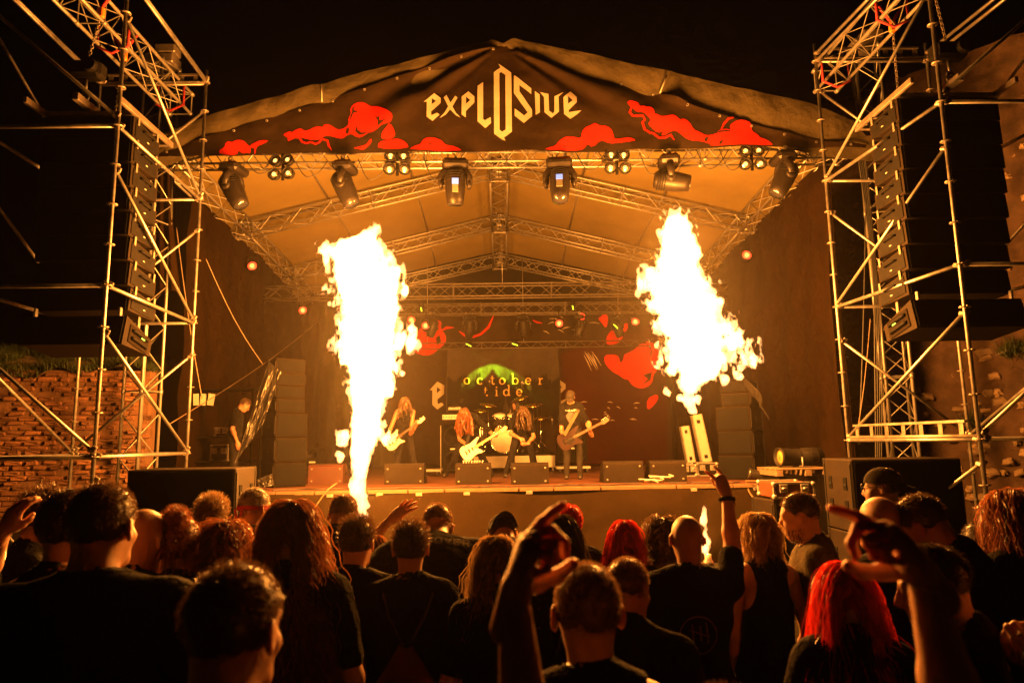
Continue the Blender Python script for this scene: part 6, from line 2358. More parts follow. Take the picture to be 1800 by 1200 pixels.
            hp.append(ribbons(P, wd, rng))
    else:                                   # long hair falls under gravity and slides over head and shoulders
        hp.append(cap_mesh(.003))
        n = int({'long': 2700, 'wavy': 2600, 'curly': 2800}[kind] * dens)
        p, d, q = roots(n)
        n = len(p)
        seg = .038
        m = max(5, int(length / seg)) + 1
        C_ = [T((0, -.008, 1.25)), T((0, -.015, 1.375)), hc + Rh @ np.array((0, -.012, .03)), hc + Rh @ np.array((0, .03, -.045))]
        lay = .004 + (.014 if kind == 'long' else .020) * rng.random(n)
        if kind == 'curly': lay = .006 + .040 * rng.random(n)
        dn = np.array((0, 0, -1.0))
        part = np.sign(q[:, 0]) [:, None] * (Rh @ np.array((1.0, 0, 0)))[None]
        v = part * .5 - (Rh @ np.array((0, .7, 0)))[None] * .4 + (Rh @ np.array((0, 0, -.3)))[None]
        v = v - d * (v * d).sum(1)[:, None] + d * .06
        P = [p.copy()]
        cl = rng.normal(size=(n, 3)) * np.array((.55, .25, .1)) * (.6 if kind == 'long' else 1.0)
        def push(x):
            for ci, (c, r) in enumerate(((C_[2], np.array((.078, .100, .092))), (C_[3], np.array((.062, .068, .080))))):
                y = (x - c) @ Rh
                k0 = np.sqrt(((y / (r + lay[:, None])) ** 2).sum(1))
                ins = k0 < 1
                x = np.where(ins[:, None], c + (y / np.maximum(k0, 1e-3)[:, None]) @ Rh.T, x)
            for (c, r) in ((C_[0], np.array((.185 * sw, .135 * w, .235))), (C_[1], np.array((.20 * sw, .085, .075)))):
                y = (x - c) @ Rt
                k0 = np.sqrt(((y / (r + lay[:, None] * .6)) ** 2).sum(1))
                ins = k0 < 1
                x = np.where(ins[:, None], c + (y / np.maximum(k0, 1e-3)[:, None]) @ Rt.T, x)
            return x
        x = p
        for i in range(m - 1):
            g = .30 if i < 2 else .42
            v = v * (1 - g) + dn * g + cl * .10
            v /= np.linalg.norm(v, axis=1)[:, None]
            x = push(x + v * seg)
            P.append(x)
        P = np.stack(P, 1)
        lens = .72 + .28 * rng.random(n)
        # cut each strand to its own length by resampling
        tt = np.linspace(0, 1, m)[None] * lens[:, None] * (m - 1)
        i0 = np.clip(np.floor(tt).astype(int), 0, m - 2); fr = (tt - i0)[..., None]
        ar = np.arange(n)[:, None]
        P = P[ar, i0] * (1 - fr) + P[ar, i0 + 1] * fr
        # clumps, waves
        nc = max(40, n // 26)
        cid = rng.integers(0, n, nc)
        near = np.argmin(((p[:, None] - p[cid][None]) ** 2).sum(2), 1)
        t = np.linspace(0, 1, m)[None, :, None]
        P = P * (1 - .55 * t) + P[cid][near] * .55 * t
        amp, fq = {'long': (.005, 9), 'wavy': (.009, 20), 'curly': (.018, 30)}[kind]
        ph = (rng.random(nc) * 6.28)[near][:, None] + rng.normal(size=(n, 1)) * .5
        T1 = np.gradient(P, axis=1); T1 /= np.linalg.norm(T1, axis=2, keepdims=True) + 1e-9
        u1 = np.cross(T1, np.array((.3, .8, .1))); u1 /= np.linalg.norm(u1, axis=2, keepdims=True) + 1e-9
        u2 = np.cross(T1, u1)
        sarg = t[..., 0] * fq * length / .45 + ph
        P = P + (u1 * np.sin(sarg)[..., None] + u2 * np.cos(sarg)[..., None]) * amp * np.minimum(1, t * 3)
        P = P + rng.normal(size=(n, 1, 3)) * .010 * t
        fly = rng.random(n) < .10
        P[fly] += rng.normal(size=(int(fly.sum()), 1, 3)) * .028 * t
        hp.append(ribbons(P, wd * 1.3, rng, .5))
    if beard:
        n = int(1500 * dens)
        q = np.stack([rng.uniform(-.058, .058, n), rng.uniform(.0, .1, n), rng.uniform(-.125, -.03, n)], 1)
        c = np.array((0, .030, -.055)); r = np.array((.061, .067, .078))
        dd = (q - c) / r; dd /= np.linalg.norm(dd, axis=1)[:, None]
        q = c + dd * r
        q = q[q[:, 2] < -.045 + .0 * q[:, 1]]
        dd = (q - c); dd /= np.linalg.norm(dd, axis=1)[:, None]
        t = np.linspace(0, 1, 3)[None, :, None]
        P = q[:, None] + (dd * .6 + np.array((0, .2, -.8)))[:, None] * beard * t
        hp.append(ribbons(P @ Rh.T + hc, wd, rng))
    if hp:
        V, F = merge(hp)
        add_mesh('hair', np_mesh('hair', V * sc, F), M[hm], o)
    o['_'] = 0
    del o['_']
    return dict(o=o, root=root, Ry=Ry, sc=sc, Hd=lambda p: root + Ry @ (sc * Hd(p)), hc=hc, T=lambda p: root + Ry @ (sc * T(p)), shirt=shirt, Rh=Ry @ Rh, loc=loc, arms=arms, Rt=Ry @ Rt,
                local_head=lambda p: Vector(sc * Hd(p)), Rh_l=Matrix(Rh.tolist()), Rt_l=Matrix(Rt.tolist()), local_T=lambda p: Vector(sc * T(p)))


def cap_on(P, m='felt_cap', back=False, brim=True):
    """baseball cap as a child of the person"""
    sc = P['sc']
    Rh = P['Rh_l']
    c = P['local_head']((0, -.010, .035))
    b = MB()
    def dome(u, v):
        a, t = 2 * math.pi * u, math.pi / 2 * v
        return c + Rh @ Vector((.090 * math.cos(a) * math.cos(t), .112 * math.sin(a) * math.cos(t), .098 * math.sin(t))) * sc
    b.grid(dome, 22, 8)
    o = b.build('cap', M[m], P['o'])
    if brim:
        b = MB(); sg = -1 if back else 1
        def br(u, v):
            a = math.pi * (.12 + .76 * u)
            r = 1 + .62 * v * math.sin(a) ** .6
            return c + Rh @ Vector((.090 * math.cos(a) * (1 + .05 * v), sg * .110 * math.sin(a) * r, -.002 - .025 * v - .02 * math.cos(a) ** 2 * v)) * sc
        b.grid(br, 16, 5)
        b.grid(lambda u, v: br(u, v) + Rh @ Vector((0, 0, -.004)) * sc, 16, 5)
        b.build('brim', M[m], o)
    return o


def glasses_on(P, m='blk_plast', up=False):
    sc, Rh = P['sc'], P['Rh_l']
    b = MB()
    q = lambda x, y, z: P['local_head']((x, y, z))
    dz = .07 if up else 0
    dy = -.02 if up else 0
    for sx in (-1, 1):
        b.torus(q(sx * .033, .112 + dy, dz), .024 * sc, .003 * sc, Rh @ Matrix.Rotation(R(90), 3, 'X'), 14, 5)
        b.tube(q(sx * .056, .108 + dy, .006 + dz), q(sx * .087, .0, .012 + dz), .0025 * sc, 5)
    b.tube(q(-.01, .114 + dy, .003 + dz), q(.01, .114 + dy, .003 + dz), .0025 * sc, 5)
    return b.build('glasses', M[m], P['o'])


from mathutils.bvhtree import BVHTree


def back_print(P, polys, mtl, name, origin=(0, -.3, 1.2)):
    """flat print on the back of a shirt: polys in body coordinates (x, z), dropped onto the cloth from behind"""
    sc = P['sc']
    me = P['shirt'].data
    V = [v.co.copy() for v in me.vertices]
    tree = BVHTree.FromPolygons(V, [tuple(p.vertices) for p in me.polygons])
    mb = MB()
    d = P['Rt_l'] @ Vector((0, 1, 0))
    for quad in polys:
        pts = []
        for (x, z) in quad:
            o3 = P['local_T']((x, -.5, z))
            h = tree.ray_cast(o3, d)
            if h[0] is None: break
            pts.append(h[0] - d * .004)
        if len(pts) == len(quad):
            mb.add(pts, [tuple(range(len(pts)))], True)
    if mb.f:
        mb.build(name, M[mtl], P['shirt'])


def stroke_quads(pts, w):
    q = []
    for (a, b) in zip(pts[:-1], pts[1:]):
        dx, dz = b[0] - a[0], b[1] - a[1]
        l = math.hypot(dx, dz)
        n = max(1, int(l / .02))
        nx, nz = -dz / l * w / 2, dx / l * w / 2
        for i in range(n):
            p = (a[0] + dx * i / n, a[1] + dz * i / n); r = (a[0] + dx * (i + 1) / n, a[1] + dz * (i + 1) / n)
            q.append([(p[0] + nx, p[1] + nz), (p[0] - nx, p[1] - nz), (r[0] - nx, r[1] - nz), (r[0] + nx, r[1] + nz)])
    return q
# ------------------------------------------------------------------ the band on stage
def guitar(label, c, ax_neck, ax_face, kind, mats, L=.62, group='guitars'):
    """c: middle of the body; ax_neck: direction body to headstock; ax_face: direction the strings face"""
    n = Vector(ax_neck).normalized(); f = Vector(ax_face); f = (f - n * f.dot(n)).normalized(); s = f.cross(n)
    t = thing('electric_guitar' if kind != 'bass' else 'bass_guitar', label, 'guitar', tuple(c), 0, group)
    P = lambda u, v, w: Vector(c) + n * u + s * v + f * w
    if kind == 'sg':
        out = [(-.22, -.06), (-.20, -.13), (-.10, -.165), (0, -.135), (.07, -.13), (.15, -.155), (.17, -.14), (.12, -.085), (.10, -.035), (.10, .035), (.12, .085), (.17, .14), (.15, .155), (.07, .13), (0, .135), (-.10, .165), (-.20, .13), (-.22, .06)]
    else:
        out = [(-.24, -.05), (-.22, -.13), (-.12, -.17), (-.02, -.135), (.06, -.13), (.14, -.165), (.19, -.16), (.15, -.09), (.11, -.03), (.11, .04), (.16, .09), (.25, .14), (.23, .165), (.10, .14), (.0, .125), (-.1, .16), (-.2, .16), (-.25, .08)]
    b = MB(); b.prism(smooth_loop(out), -.02, .02, P); o = b.build('body', M[mats[0]], t)
    b = MB(); b.prism([(-.12, -.05), (-.04, -.10), (.05, -.06), (.09, -.03), (.09, .03), (.0, .03)], .0205, .024, P); b.build('pick_guard', M[mats[2]], o)
    for u in (-.06, .02):
        b = MB(); b.box(P(u, 0, .026), (.03, .08, .014), Matrix((n, s, f)).transposed()); b.build('pickup', M['blk_plast'], o)
    b = MB(); b.box(P(-.13, 0, .026), (.03, .09, .016), Matrix((n, s, f)).transposed()); b.build('bridge', M['chrome'], o)
    b = MB(); b.prism([(.06, -.026), (L, -.021), (L, .021), (.06, .026)], .012, .034, P); o2 = b.build('neck', M[mats[1]], t)
    for k in range(9):
        u = L - (L - .12) * (1 - .5 ** ((k + 1) / 5))
        b = MB(); b.box(P(u, 0, .036), (.004, .042, .004), Matrix((n, s, f)).transposed()); b.build('fret', M['chrome'], o2)
    b = MB(); b.prism([(L, -.021), (L + .06, -.045), (L + .17, -.03), (L + .19, .0), (L + .17, .04), (L + .05, .03), (L, .021)], .008, .026, P); o3 = b.build('headstock', M[mats[0] if kind == 'sg' else mats[1]], t)
    for k in range(4 if kind == 'bass' else 6):
        b = MB(); u = L + .05 + .025 * k
        b.tube(P(u, .03, .02), P(u, .065, .02), .007, 6); b.build('tuning_peg', M['chrome'], o3)
    b = MB()
    for k in range(4):
        v = -.015 + .01 * k
        b.tube(P(-.13, v, .04), P(L + .03, v, .038), .0012, 4)
    b.build('strings', M['steel'], t)['kind'] = 'stuff'
    return t


def strap(t, pts, w=.05, m='blk_plast'):
    pts = [Vector(p) for p in pts]
    b = MB()
    for k in range(len(pts) - 1):
        d = (pts[k + 1] - pts[k]).normalized(); s = d.cross(Vector((0, -1, 0))).normalized() * w / 2
        b.add([pts[k] - s, pts[k] + s, pts[k + 1] + s, pts[k + 1] - s], [(0, 1, 2, 3)])
    b.build('strap', M[m], t)


M['maple'] = mat('maple neck wood', (.50, .30, .12), .35, 0, .15, 12)
M['darkwood'] = mat('dark guitar finish', (.016, .006, .006), .3, 0, .3, 6)
M['rosewood'] = mat('dark fretboard', (.06, .03, .018), .5)
M['tortoise'] = mat('pale pick guard', (.65, .62, .55), .3)
Yg = floor_y(842, 1005)
g_ = Vector((at(1010, 842, Yg).x, Yg, ZS))
A = lambda px, py, Y: tuple(at(px, py, Y))
# capped guitarist on the right
Gy = Yg - .22
P1 = person('guitarist in black cap and printed shirt bowed over a dark guitar', head=(1003, 716), D=Yg - .1, z0=ZS, yaw=172, lean=6, nod=34, turn=-10, w=1.0, hair=('short', 'h_brown'), top='tee', legs='jeans', s=.985,
            Rr=dict(e=A(987, 757, Yg + .0), w=A(994, 768, Gy + .02), z=(.35, -.05, -.3), p=(.1, .9, 0), pose='grip'), L=dict(e=A(1040, 765, Yg), w=A(1035, 752, Gy + .03), z=(.1, -.3, .9), p=(0, .9, 0), pose='fret'),
            stance=dict(kl=(-.13, .05, .5), al=(-.14, 0, .085), kr=(.10, .03, .5), ar=(.12, -.02, .085)), skin='skin2', group='musicians on stage', length=.3)
cap_on(P1)
gt = guitar('dark red electric guitar of the capped guitarist', at(1003, 771, Gy - .06), (.86, -.05, .42), (0, -1, .1), 'strat', ('darkwood', 'rosewood', 'blk_plast'))
strap(gt, [at(992, 765, Gy - .1), at(1003, 745, Gy - .12), at(1014, 725, Gy - .02), at(1020, 716, Yg + .05)], .06, 'vest')
def chest_print(P, polys, mtl, name):
    sc = P['sc']; me = P['shirt'].data
    tree = BVHTree.FromPolygons([v.co.copy() for v in me.vertices], [tuple(p.vertices) for p in me.polygons])
    mb = MB(); d = P['Rt_l'] @ Vector((0, -1, 0))
    for quad in polys:
        pts = []
        for (x, z) in quad:
            h = tree.ray_cast(P['local_T']((x, .5, z)), d)
            if h[0] is None: break
            pts.append(h[0] - d * .006)
        if len(pts) == len(quad): mb.add(pts, [tuple(range(len(pts)))], True)
    if mb.f: mb.build(name, M[mtl], P['shirt'])
blob = [(.09 * math.cos(a) * (1 + .2 * math.sin(3 * a)), 1.18 + .11 * math.sin(a)) for a in np.linspace(0, 6.28, 15)[:-1]]
chest_print(P1, [[(0, 1.18), blob[i], blob[(i + 1) % 14]] for i in range(14)], 'tee_grey', 'shirt_print')
rs_ = random.Random(5)
chest_print(P1, [q for k in range(11) for q in stroke_quads([(-.105 + .02 * k, 1.30 + rs_.uniform(-.008, .012)), (-.10 + .02 * k + rs_.uniform(-.01, .012), 1.335 + rs_.uniform(-.012, .008))], .011)], 'label_w', 'shirt_lettering')

# bassist headbanging
Yb = floor_y(838, 820)
P2 = person('bassist bent forward in a wide stance with long auburn hair hanging over a white bass', head=(853, 750), D=Yb - .42, foot=(at(828, 838, Yb).x, Yb, ZS), yaw=168, lean=44, nod=38, turn=8, w=.98, hair=('wavy', 'h_auburn'), top='tee', legs='denim', s=.98, length=.52,
            Rr=dict(e=A(808, 772, Yb - .25), w=A(826, 786, Yb - .55), z=(.3, -.1, -.7), p=(.2, .9, 0), pose='grip'), L=dict(e=A(868, 765, Yb - .25), w=A(874, 762, Yb - .58), z=(.3, -.2, .8), p=(-.3, .8, 0), pose='fret'),
            stance=dict(kl=(-.26, .16, .50), al=(-.46, .05, .085), kr=(.30, .10, .50), ar=(.56, -.02, .085)), skin='skin2', group='musicians on stage')
bt = guitar('white bass guitar with maple neck held by the bent bassist', at(830, 790, Yb - .62), (.85, -.12, .52), (-.1, -1, .25), 'bass', ('white_gloss', 'maple', 'tortoise'), .66)
strap(bt, [at(818, 786, Yb - .6), at(826, 760, Yb - .5), at(838, 748, Yb - .35)], .06)

# singer bent over, hands folded
Yv = floor_y(838, 915)
P3 = person('singer in black bent forward with hands together, long dark hair hiding the face', head=(926, 748), D=Yv - .4, foot=(at(917, 838, Yv).x, Yv, ZS), yaw=186, lean=40, nod=34, turn=-6, w=.98, hair=('long', 'h_dark'), top='tee', legs='denim', s=.95, length=.45,
            Rr=dict(e=A(898, 762, Yv - .3), w=A(914, 770, Yv - .55), z=(.8, -.2, -.3), p=(.2, .5, -.6), pose='grip'), L=dict(e=A(938, 768, Yv - .3), w=A(926, 780, Yv - .55), z=(-.7, -.2, -.1), p=(-.2, .5, .6), pose='grip'),
            stance=dict(kl=(-.22, .14, .50), al=(-.34, .04, .085), kr=(.22, .14, .50), ar=(.36, .04, .085)), skin='skin2', group='musicians on stage')

# left guitarist half behind the flame
Yl = floor_y(840, 705)
P4 = person('guitarist in sleeveless black shirt with long dark hair, beside the left flame', head=(712, 716), D=Yl - .15, z0=ZS, yaw=184, lean=12, nod=24, turn=18, w=.97, hair=('long', 'h_dark'), top='tank', legs='denim', s=1.0, length=.36,
            Rr=dict(e=A(683, 762, Yl - .1), w=A(694, 774, Yl - .36), z=(.4, -.1, -.5), p=(.2, .9, 0), pose='grip'), L=dict(e=A(722, 762, Yl - .1), w=A(730, 750, Yl - .36), z=(.3, -.2, .8), p=(-.3, .8, 0), pose='fret'),
            stance=dict(kl=(-.16, .06, .5), al=(-.22, 0, .085), kr=(.14, .08, .5), ar=(.2, .02, .085)), skin='skin2', group='musicians on stage')
guitar('white double horned electric guitar held by the left guitarist', at(694, 773, Yl - .45), (.80, -.1, .56), (-.1, -1, .15), 'sg', ('white_gloss', 'rosewood', 'white_paint'), .58)

# drummer
P5 = person('drummer with long black hair seated behind the drum kit', head=(905, 702), D=YR + 1.35, foot=(at(905, 702, YR + 1.45).x, YR + 1.45, ZD), yaw=176, lean=4, nod=6, turn=-14, hair=('long', 'h_black'), top='tee', legs='denim', s=.98, seat=.60, length=.45,
            L=dict(el=(-.30, .10, .90), wl=(-.26, .36, .88), pose='fist', zl=(.2, 1, .1), pl=(0, 0, -1)), Rr=dict(el=(.30, .12, .90), wl=(.24, .38, .90), pose='fist', zl=(-.2, 1, .1), pl=(0, 0, -1)),
            stance=dict(kl=(-.22, .38, .52), al=(-.2, .45, .085), kr=(.22, .38, .52), ar=(.2, .45, .085)), skin='skin2', group='musicians on stage')
for sx, lab in ((-1, 'wooden drumstick in the left hand of the drummer'), (1, 'wooden drumstick in the right hand of the drummer')):
    w_ = P5['arms'][0 if sx < 0 else 1][2]
    p0 = Vector(P5['root'] + P5['Ry'] @ (P5['sc'] * (w_ + np.array((0, .02, -.01))))); p1 = Vector(P5['root'] + P5['Ry'] @ (P5['sc'] * (w_ + np.array((-sx * .16, .32, .12)))))
    b = MB(); b.tube(p0, p1, .007, 8, .005); tag(b.build('drumstick', M['maple']), lab, 'drumstick', 'drumsticks')

# stage hand at the left wing
P6 = person('stage hand in black looking down beside the left equipment shelf', head=(430, 722), D=12.7, z0=ZS - .05, yaw=-70, lean=8, nod=30, hair=('short', 'h_dark'), s=.97, skin='skin2', group='crew')
# ------------------------------------------------------------------ the crowd, nearest people first
C = person
p4 = C('tall broad man with short dark hair in the left foreground, seen from behind', (180, 928), 2.2, yaw=2, w=1.3, hair=('short', 'h_dark'), turn=-4)
p9 = C('dark head of short hair close to the camera, bottom left', (412, 1108), 1.42, yaw=-14, w=1.05, hair=('short', 'h_dark'), nod=4)
p18 = C('man with buzz cut and bare neck in the centre foreground', (1032, 1078), 1.75, yaw=3, w=1.0, hair=('buzz', 'h_brown'), top='tank', neck_low=.02)
ph = C('short person at the bottom edge raising both arms with horn signs', (1275, 1345), 1.16, yaw=0, w=.95, hair=('short', 'h_dark'),
       L=dict(e=A(925, 1300, 1.10), w=A(903, 1050, 1.10), reach=.255, z=(.26, .02, .96), p=(.96, .05, -.2), pose='point'),
       Rr=dict(e=A(1690, 1300, 1.14), w=A(1624, 1012, 1.1), reach=.255, z=(-.55, .02, .83), p=(-.86, .06, -.5), pose='point'), armk=1.0)
p29 = C('woman with long bright red hair in the right foreground', (1486, 1048), 2.35, yaw=-16, nod=8, hair=('long', 'h_red'), length=.60, female=True, w=.95)
p10 = C('person with very long brown hair over the back, left of the middle', (512, 936), 2.75, yaw=4, hair=('wavy', 'h_auburn'), length=.74, w=1.0, top='tee')
p13 = C('man with short dark hair and string backpack, left of centre', (722, 964), 3.3, yaw=2, hair=('quiff', 'h_dark'), w=1.02)
p16 = C('person with wavy light brown hair in black shirt at the middle', (872, 988), 3.05, yaw=8, hair=('wavy', 'h_light'), length=.36, female=True)
p20 = C('broad man with close cropped hair turned to the right, centre right', (1105, 1036), 2.6, yaw=-22, nod=12, turn=-14, hair=('buzz', 'h_brown'), w=1.16)
p5 = C('bald man in black at the left, head tilted towards the stage', (252, 948), 2.9, yaw=-12, nod=18, hair=('bald', 'h_dark'), w=1.05)
p6 = C('woman with brown hair pinned in a bun at the left', (318, 962), 3.0, yaw=-4, hair=('bun', 'h_auburn'), female=True)
p7 = C('woman with big curly auburn hair at the left', (395, 962), 3.15, yaw=-6, hair=('curly', 'h_auburn'), length=.32, female=True)
p7b = C('person with tousled light hair behind the curly haired woman', (372, 912), 4.0, yaw=12, hair=('quiff', 'h_light'))
p2 = C('young man with curly dark hair and black shirt at the far left, looking right', (82, 908), 3.55, yaw=-58, nod=8, hair=('curlshort', 'h_dark'))
p3 = C('person in dark sleeveless top half hidden behind the tall foreground man', (122, 930), 2.5, yaw=-6, hair=('short', 'h_black'), female=True, top='tank')
p1 = C('person beyond the left edge of the picture with one hand raised', (-75, 935), 3.2, yaw=-10, hair=('short', 'h_dark'),
       Rr=dict(e=A(-14, 985, 3.1), w=A(8, 932, 3.05), reach=.25, z=(.35, .1, .93), p=(.2, .9, -.3), pose='relaxed'))
p8 = C('grey haired man with red bandana near the left ground speaker', (448, 893), 4.35, yaw=-28, nod=4, hair=('buzz', 'h_grey'))
p11 = C('man with short hair stretching one open hand towards the flame', (603, 906), 4.4, yaw=-4, lean=26, nod=4, hair=('short', 'h_brown'), w=1.05,
        Rr=dict(e=A(648, 955, 4.45), w=A(686, 914, 4.5), reach=.26, z=(.75, .15, .62), p=(.45, .85, -.3), pose='open'))
p12 = C('young man with swept up dark hair in front of the tall flame', (628, 955), 3.4, yaw=-8, nod=4, hair=('quiff', 'h_dark'))
p12b = C('person with reddish hair glimpsed behind the swept up haired man', (655, 972), 4.1, yaw=0, hair=('long', 'h_auburn'), female=True, length=.25)
p14 = C('heavy man in printed black shirt bending over the barrier', (768, 928), 4.0, yaw=4, lean=46, nod=4, w=1.34, hair=('buzz', 'h_brown'),
        Rr=dict(e=A(822, 1000, 4.15), w=A(812, 1035, 4.35), z=(-.3, .6, -.3), p=(0, -.2, -1), pose='relaxed'))
p15 = C('person in grey shirt and cap bent low over the barrier', (884, 942), 4.5, yaw=10, lean=50, nod=6, w=1.0, hair=('short', 'h_dark'), top='tee_grey')
cap_on(p15, back=True)
p19 = C('person with long black hair just right of the raised hand', (985, 948), 3.35, yaw=-10, nod=4, hair=('long', 'h_black'), length=.4, top='long')
p19b = C('person with red hair behind the black haired one', (1000, 922), 4.2, yaw=20, hair=('short', 'h_red'), female=True)
p21 = C('woman with shoulder length red hair at the barrier', (1098, 950), 3.85, yaw=-6, hair=('long', 'h_red'), length=.34, female=True)
p22 = C('person with dark curly hair next to the bald man with raised arm', (1164, 944), 3.95, yaw=6, hair=('curly', 'h_dark'), length=.22, top='vest', female=True)
p23 = C('bald man in black shirt with circle emblem raising one arm in a horn sign', (1207, 947), 3.35, yaw=-3, hair=('bald', 'h_dark'), w=1.1,
        Rr=dict(e=A(1288, 968, 3.42), w=A(1277, 868, 3.48), reach=.27, z=(-.25, .25, .93), p=(-.5, .85, -.1), pose='horns'))
p24 = C('blond woman in black tank top at the barrier on the right', (1330, 940), 3.65, yaw=10, turn=12, hair=('wavy', 'h_blond'), length=.21, female=True, top='tank', neck_low=.06)
p25 = C('bearded man in denim vest at the right, face turned left', (1405, 906), 3.75, yaw=70, nod=12, w=1.1, hair=('buzz', 'h_dark'), top='vest', beard=.012, sleeve=.7)
p26 = C('man in dark cap and glasses in front of the right subwoofer', (1550, 858), 4.55, yaw=58, hair=('short', 'h_dark'), skin='skin2')
cap_on(p26, back=True)
glasses_on(p26)
p27 = C('bald man right of the bearded man, partly behind a raised hand', (1546, 920), 3.1, yaw=14, hair=('bald', 'h_dark'), w=1.05)
p28 = C('man with cropped hair looking down to the left, right side', (1622, 924), 3.0, yaw=48, lean=14, nod=22, hair=('short', 'h_dark'), w=1.1)
p31 = C('person with long dark hair at the right edge', (1772, 906), 3.2, yaw=24, hair=('wavy', 'h_auburn'), length=.35, female=True)
p33 = C('person with dark hair hidden behind the right raised arm, profile to the left', (1640, 1030), 2.15, yaw=62, nod=14, hair=('short', 'h_black'))
p34 = C('person in black at the far right behind the long haired one', (1725, 960), 3.3, yaw=10, hair=('short', 'h_black'))
p32 = C('person beyond the right edge of the picture with one hand at chest height', (1905, 1010), 1.9, yaw=10, hair=('short', 'h_dark'),
        L=dict(e=A(1890, 1260, 2.0), w=A(1832, 1180, 1.95), reach=.25, z=(-.25, .1, .95), p=(.4, .8, 0), pose='grip'))

# accessories that move with their people
b = MB()
for k in range(17):
    pass
def bandana(P, m='red_sling'):
    sc = P['sc']; Rh = P['Rh_l']
    c = P['local_head']((0, -.012, .005))
    b = MB()
    def f(u, v):
        a = 2 * math.pi * u
        return c + Rh @ Vector((.083 * math.cos(a), .106 * math.sin(a), -.012 + .026 * v)) * sc
    b.grid(f, 26, 2)
    q = P['local_head']((0, -.118, .0))
    b.box(q, (.035 * sc, .02 * sc, .022 * sc), Rh, .006)
    for sx in (-1, 1):
        b.box(q + Rh @ Vector((sx * .02, -.004, -.03)) * sc, (.014 * sc, .004 * sc, .06 * sc), Rh @ Matrix.Rotation(sx * .4, 3, 'Y'))
    b.build('bandana', M[m], P['o'])
bandana(p8)
glasses_on(p10, 'red_sling', True)
# string backpack
def backpack(P):
    sc = P['sc']
    t = thing('string_backpack', 'dark red string backpack on the man left of centre', 'backpack', tuple(P['T']((0, -.14, 1.0))))
    Q = lambda x, y, z: Vector(P['T']((x, y, z)))
    b = MB()
    def f(u, v):
        wd = .03 + .115 * min(1, v * 1.7)
        a = 2 * math.pi * u
        z = 1.21 - .30 * v
        return Q(wd * math.cos(a), -.155 - .045 * math.sin(math.pi * min(1, v + .2)) * (1 + math.sin(-a)) + .02 * math.sin(a) + .008 * fb1(u * 8, v * 5), z)
    b.grid(f, 24, 14)
    b.build('bag', mat('dark red nylon', (.10, .015, .012), .6, 0, .2, 12, .2, 30), t)
    for sx in (-1, 1):
        b = MB(); b.path([Q(sx * .02, -.15, 1.21), Q(sx * .08, -.145, 1.32), Q(sx * .115, -.10, 1.41), Q(sx * .12, -.02, 1.455), Q(sx * .125, .06, 1.42)], .006, 6); b.build('cord', M['wood_edge'], t)
backpack(p13)
# circle emblem with three strokes on the bald man's back
ring_ = [(.085 * math.cos(a), 1.19 + .085 * math.sin(a)) for a in np.linspace(0, 6.2832, 26)]
M['print_dim'] = cloth_mat('faded orange shirt print', (.18, .07, .035), 700, 0, .9, .2)
back_print(p23, stroke_quads(ring_, .006) + stroke_quads([(-.03, 1.24), (-.024, 1.14)], .007) + stroke_quads([(.005, 1.235), (.01, 1.165)], .007) + stroke_quads([(.035, 1.25), (.043, 1.15)], .006) + stroke_quads([(-.045, 1.215), (.05, 1.185)], .006), 'print_dim', 'emblem_print')
# lettering across the shoulders of the heavy man
def letters(P, word, x0, z, h, mtl, gap=.012):
    G = {'O': [[(0, 0), (0, 1), (.7, 1), (.7, 0), (0, 0)]], 'V': [[(0, 1), (.35, 0), (.7, 1)]], 'E': [[(.6, 1), (0, 1), (0, 0), (.6, 0)], [(0, .5), (.5, .5)]], 'R': [[(0, 0), (0, 1), (.6, 1), (.6, .5), (0, .5)], [(.25, .5), (.65, 0)]],
         'H': [[(0, 0), (0, 1)], [(.6, 0), (.6, 1)], [(0, .5), (.6, .5)]], 'A': [[(0, 0), (.35, 1), (.7, 0)], [(.15, .4), (.55, .4)]], 'N': [[(0, 0), (0, 1), (.6, 0), (.6, 1)]], 'G': [[(.65, .8), (.4, 1), (0, .8), (0, .2), (.4, 0), (.65, .2), (.65, .5), (.4, .5)]]}
    x = x0
    for ch in word:
        for pl in G[ch]:
            back_print(P, stroke_quads([(x + a * h * .9, z + b * h) for a, b in pl], .009), mtl, 'shirt_letter')
        x += h * .72 + gap
letters(p14, 'OVER', .0, 1.36, .045, 'tee_grey')
for P_, dz in ((p23, 0),):
    a, e, w_ = P_['arms'][1]
    b = MB(); c = Vector(P_['sc'] * (e + (w_ - e) * .9)); d = Vector(w_ - e).normalized()
    b.torus(c, .034 * P_['sc'], .011, Vector((0, 0, 1)).rotation_difference(d).to_matrix(), 16, 6); b.build('wristband', M['tee'], P_['o'])
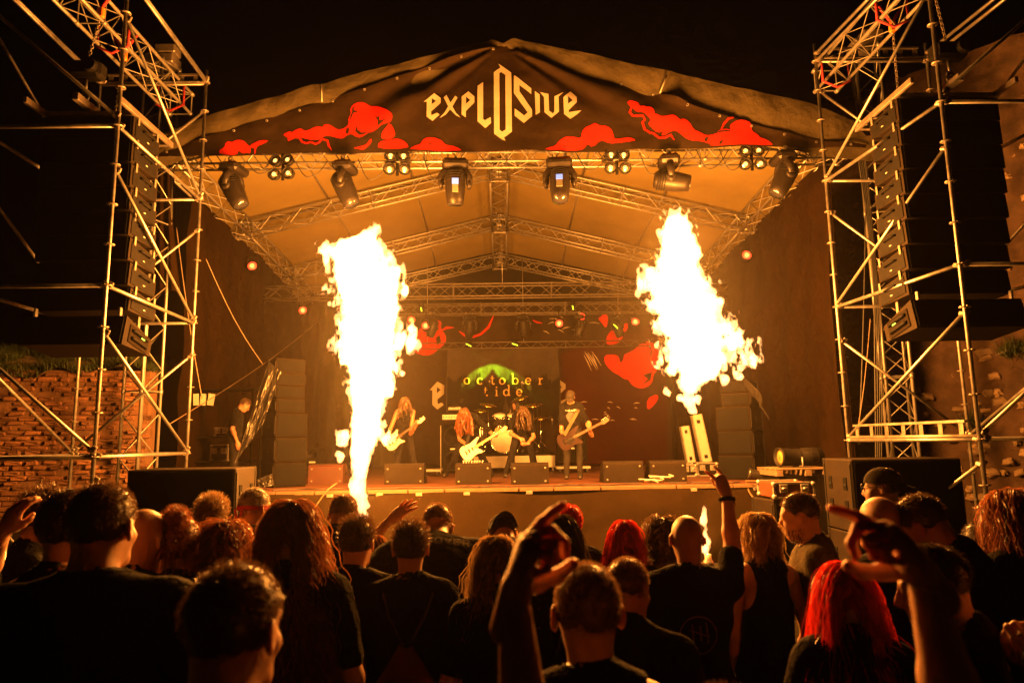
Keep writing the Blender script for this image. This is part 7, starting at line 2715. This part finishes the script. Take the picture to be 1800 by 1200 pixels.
# dark vest collar details are part of the cloth; sheet of paper and barrier follow
# ------------------------------------------------------------------ crowd barriers
def barrier(label, x0, x1, y, rz=0.0, h=1.08):
    w = x1 - x0
    t = thing('crowd_barrier', label, 'barrier', ((x0 + x1) / 2, y, 0), rz, 'crowd barriers', local=True)
    m = M['steel']
    b = MB(); b.tube((-w / 2, 0, h), (w / 2, 0, h), .021, 10); b.build('top_rail', m, t)
    b = MB(); b.tube((-w / 2, 0, .18), (w / 2, 0, .18), .019, 8); b.build('bottom_rail', m, t)
    for sx in (-1, 1):
        b = MB(); b.tube((sx * w / 2, 0, .02), (sx * w / 2, 0, h), .021, 10); b.build('end_post', m, t)
        b = MB(); b.tube((sx * (w / 2 - .3), -.3, .015), (sx * (w / 2 - .3), .3, .015), .019, 8); b.tube((sx * (w / 2 - .3), 0, .015), (sx * (w / 2 - .3), 0, .2), .017, 8); b.build('foot', m, t)
    n = int(w / .125)
    for k in range(1, n):
        b = MB(); b.tube((-w / 2 + w * k / n, 0, .18), (-w / 2 + w * k / n, 0, h), .009, 6); b.build('bar', m, t)


zb = .0
for k, (x0, lab) in enumerate(((-6.35, 'far left'), (-3.95, 'left'), (-1.55, 'middle'), (.85, 'right'), (3.25, 'far right'))):
    barrier(f'steel crowd barrier with upright bars, {lab} section of the row before the pit', x0, x0 + 2.35, 4.72 + .03 * (k % 2), 0, 1.10)
barrier('steel crowd barrier standing under the left tower before the brick wall', -6.9, -4.9, 6.9, R(6), 1.1)
t = thing('liquid_container', 'dirty white plastic tank in a wire cage behind the left barrier', 'tank', (at(48, 960, 8.9).x, 9.0, 0), R(5), None, local=True)
b = MB(); b.box((0, 0, .62), (.9, .9, .92), None, .06); b.build('tank', M['white_paint'], t)
for k in range(5):
    b = MB(); b.box((-.46 + .23 * k, -.47, .62), (.02, .02, 1.0)); b.build('cage_bar', M['steel'], t)
for z in (.2, .5, .8, 1.1):
    b = MB(); b.box((0, -.485, z), (.96, .02, .02)); b.build('cage_rail', M['steel'], t)
b = MB(); b.box((0, 0, .07), (.98, .98, .13), None, .01); b.build('pallet_base', M['pallet'], t)
print('PEOPLE', [(a[:24], h) for a, h, d in PEOPLE if h < 1.52 or h > 1.95])
# ------------------------------------------------------------------ smoke and haze in the air
def air(name, c, size, density, g, col):
    b = MB()
    b.box(c, size)
    m = bpy.data.materials.new(name + ' air')
    m.use_nodes = True
    n = m.node_tree
    n.nodes.remove(n.nodes['Principled BSDF'])
    v = n.nodes.new('ShaderNodeVolumePrincipled')
    v.inputs['Color'].default_value = (*col, 1)
    v.inputs['Density'].default_value = density
    v.inputs['Anisotropy'].default_value = g
    n.links.new(v.outputs[0], n.nodes['Material Output'].inputs['Volume'])
    o = b.build(name, m)
    tag(o, kind='stuff')


air('haze', (0, 8.0, 6.5), (60, 60, 15.4), HAZE_DENSITY, .88, (.95, .92, .88))
air('stage_smoke', ((XL + XR) / 2, 14.35, 3.3), (XR - XL - .2, 10.9, 6.5), SMOKE_DENSITY, .45, (.95, .82, .6))
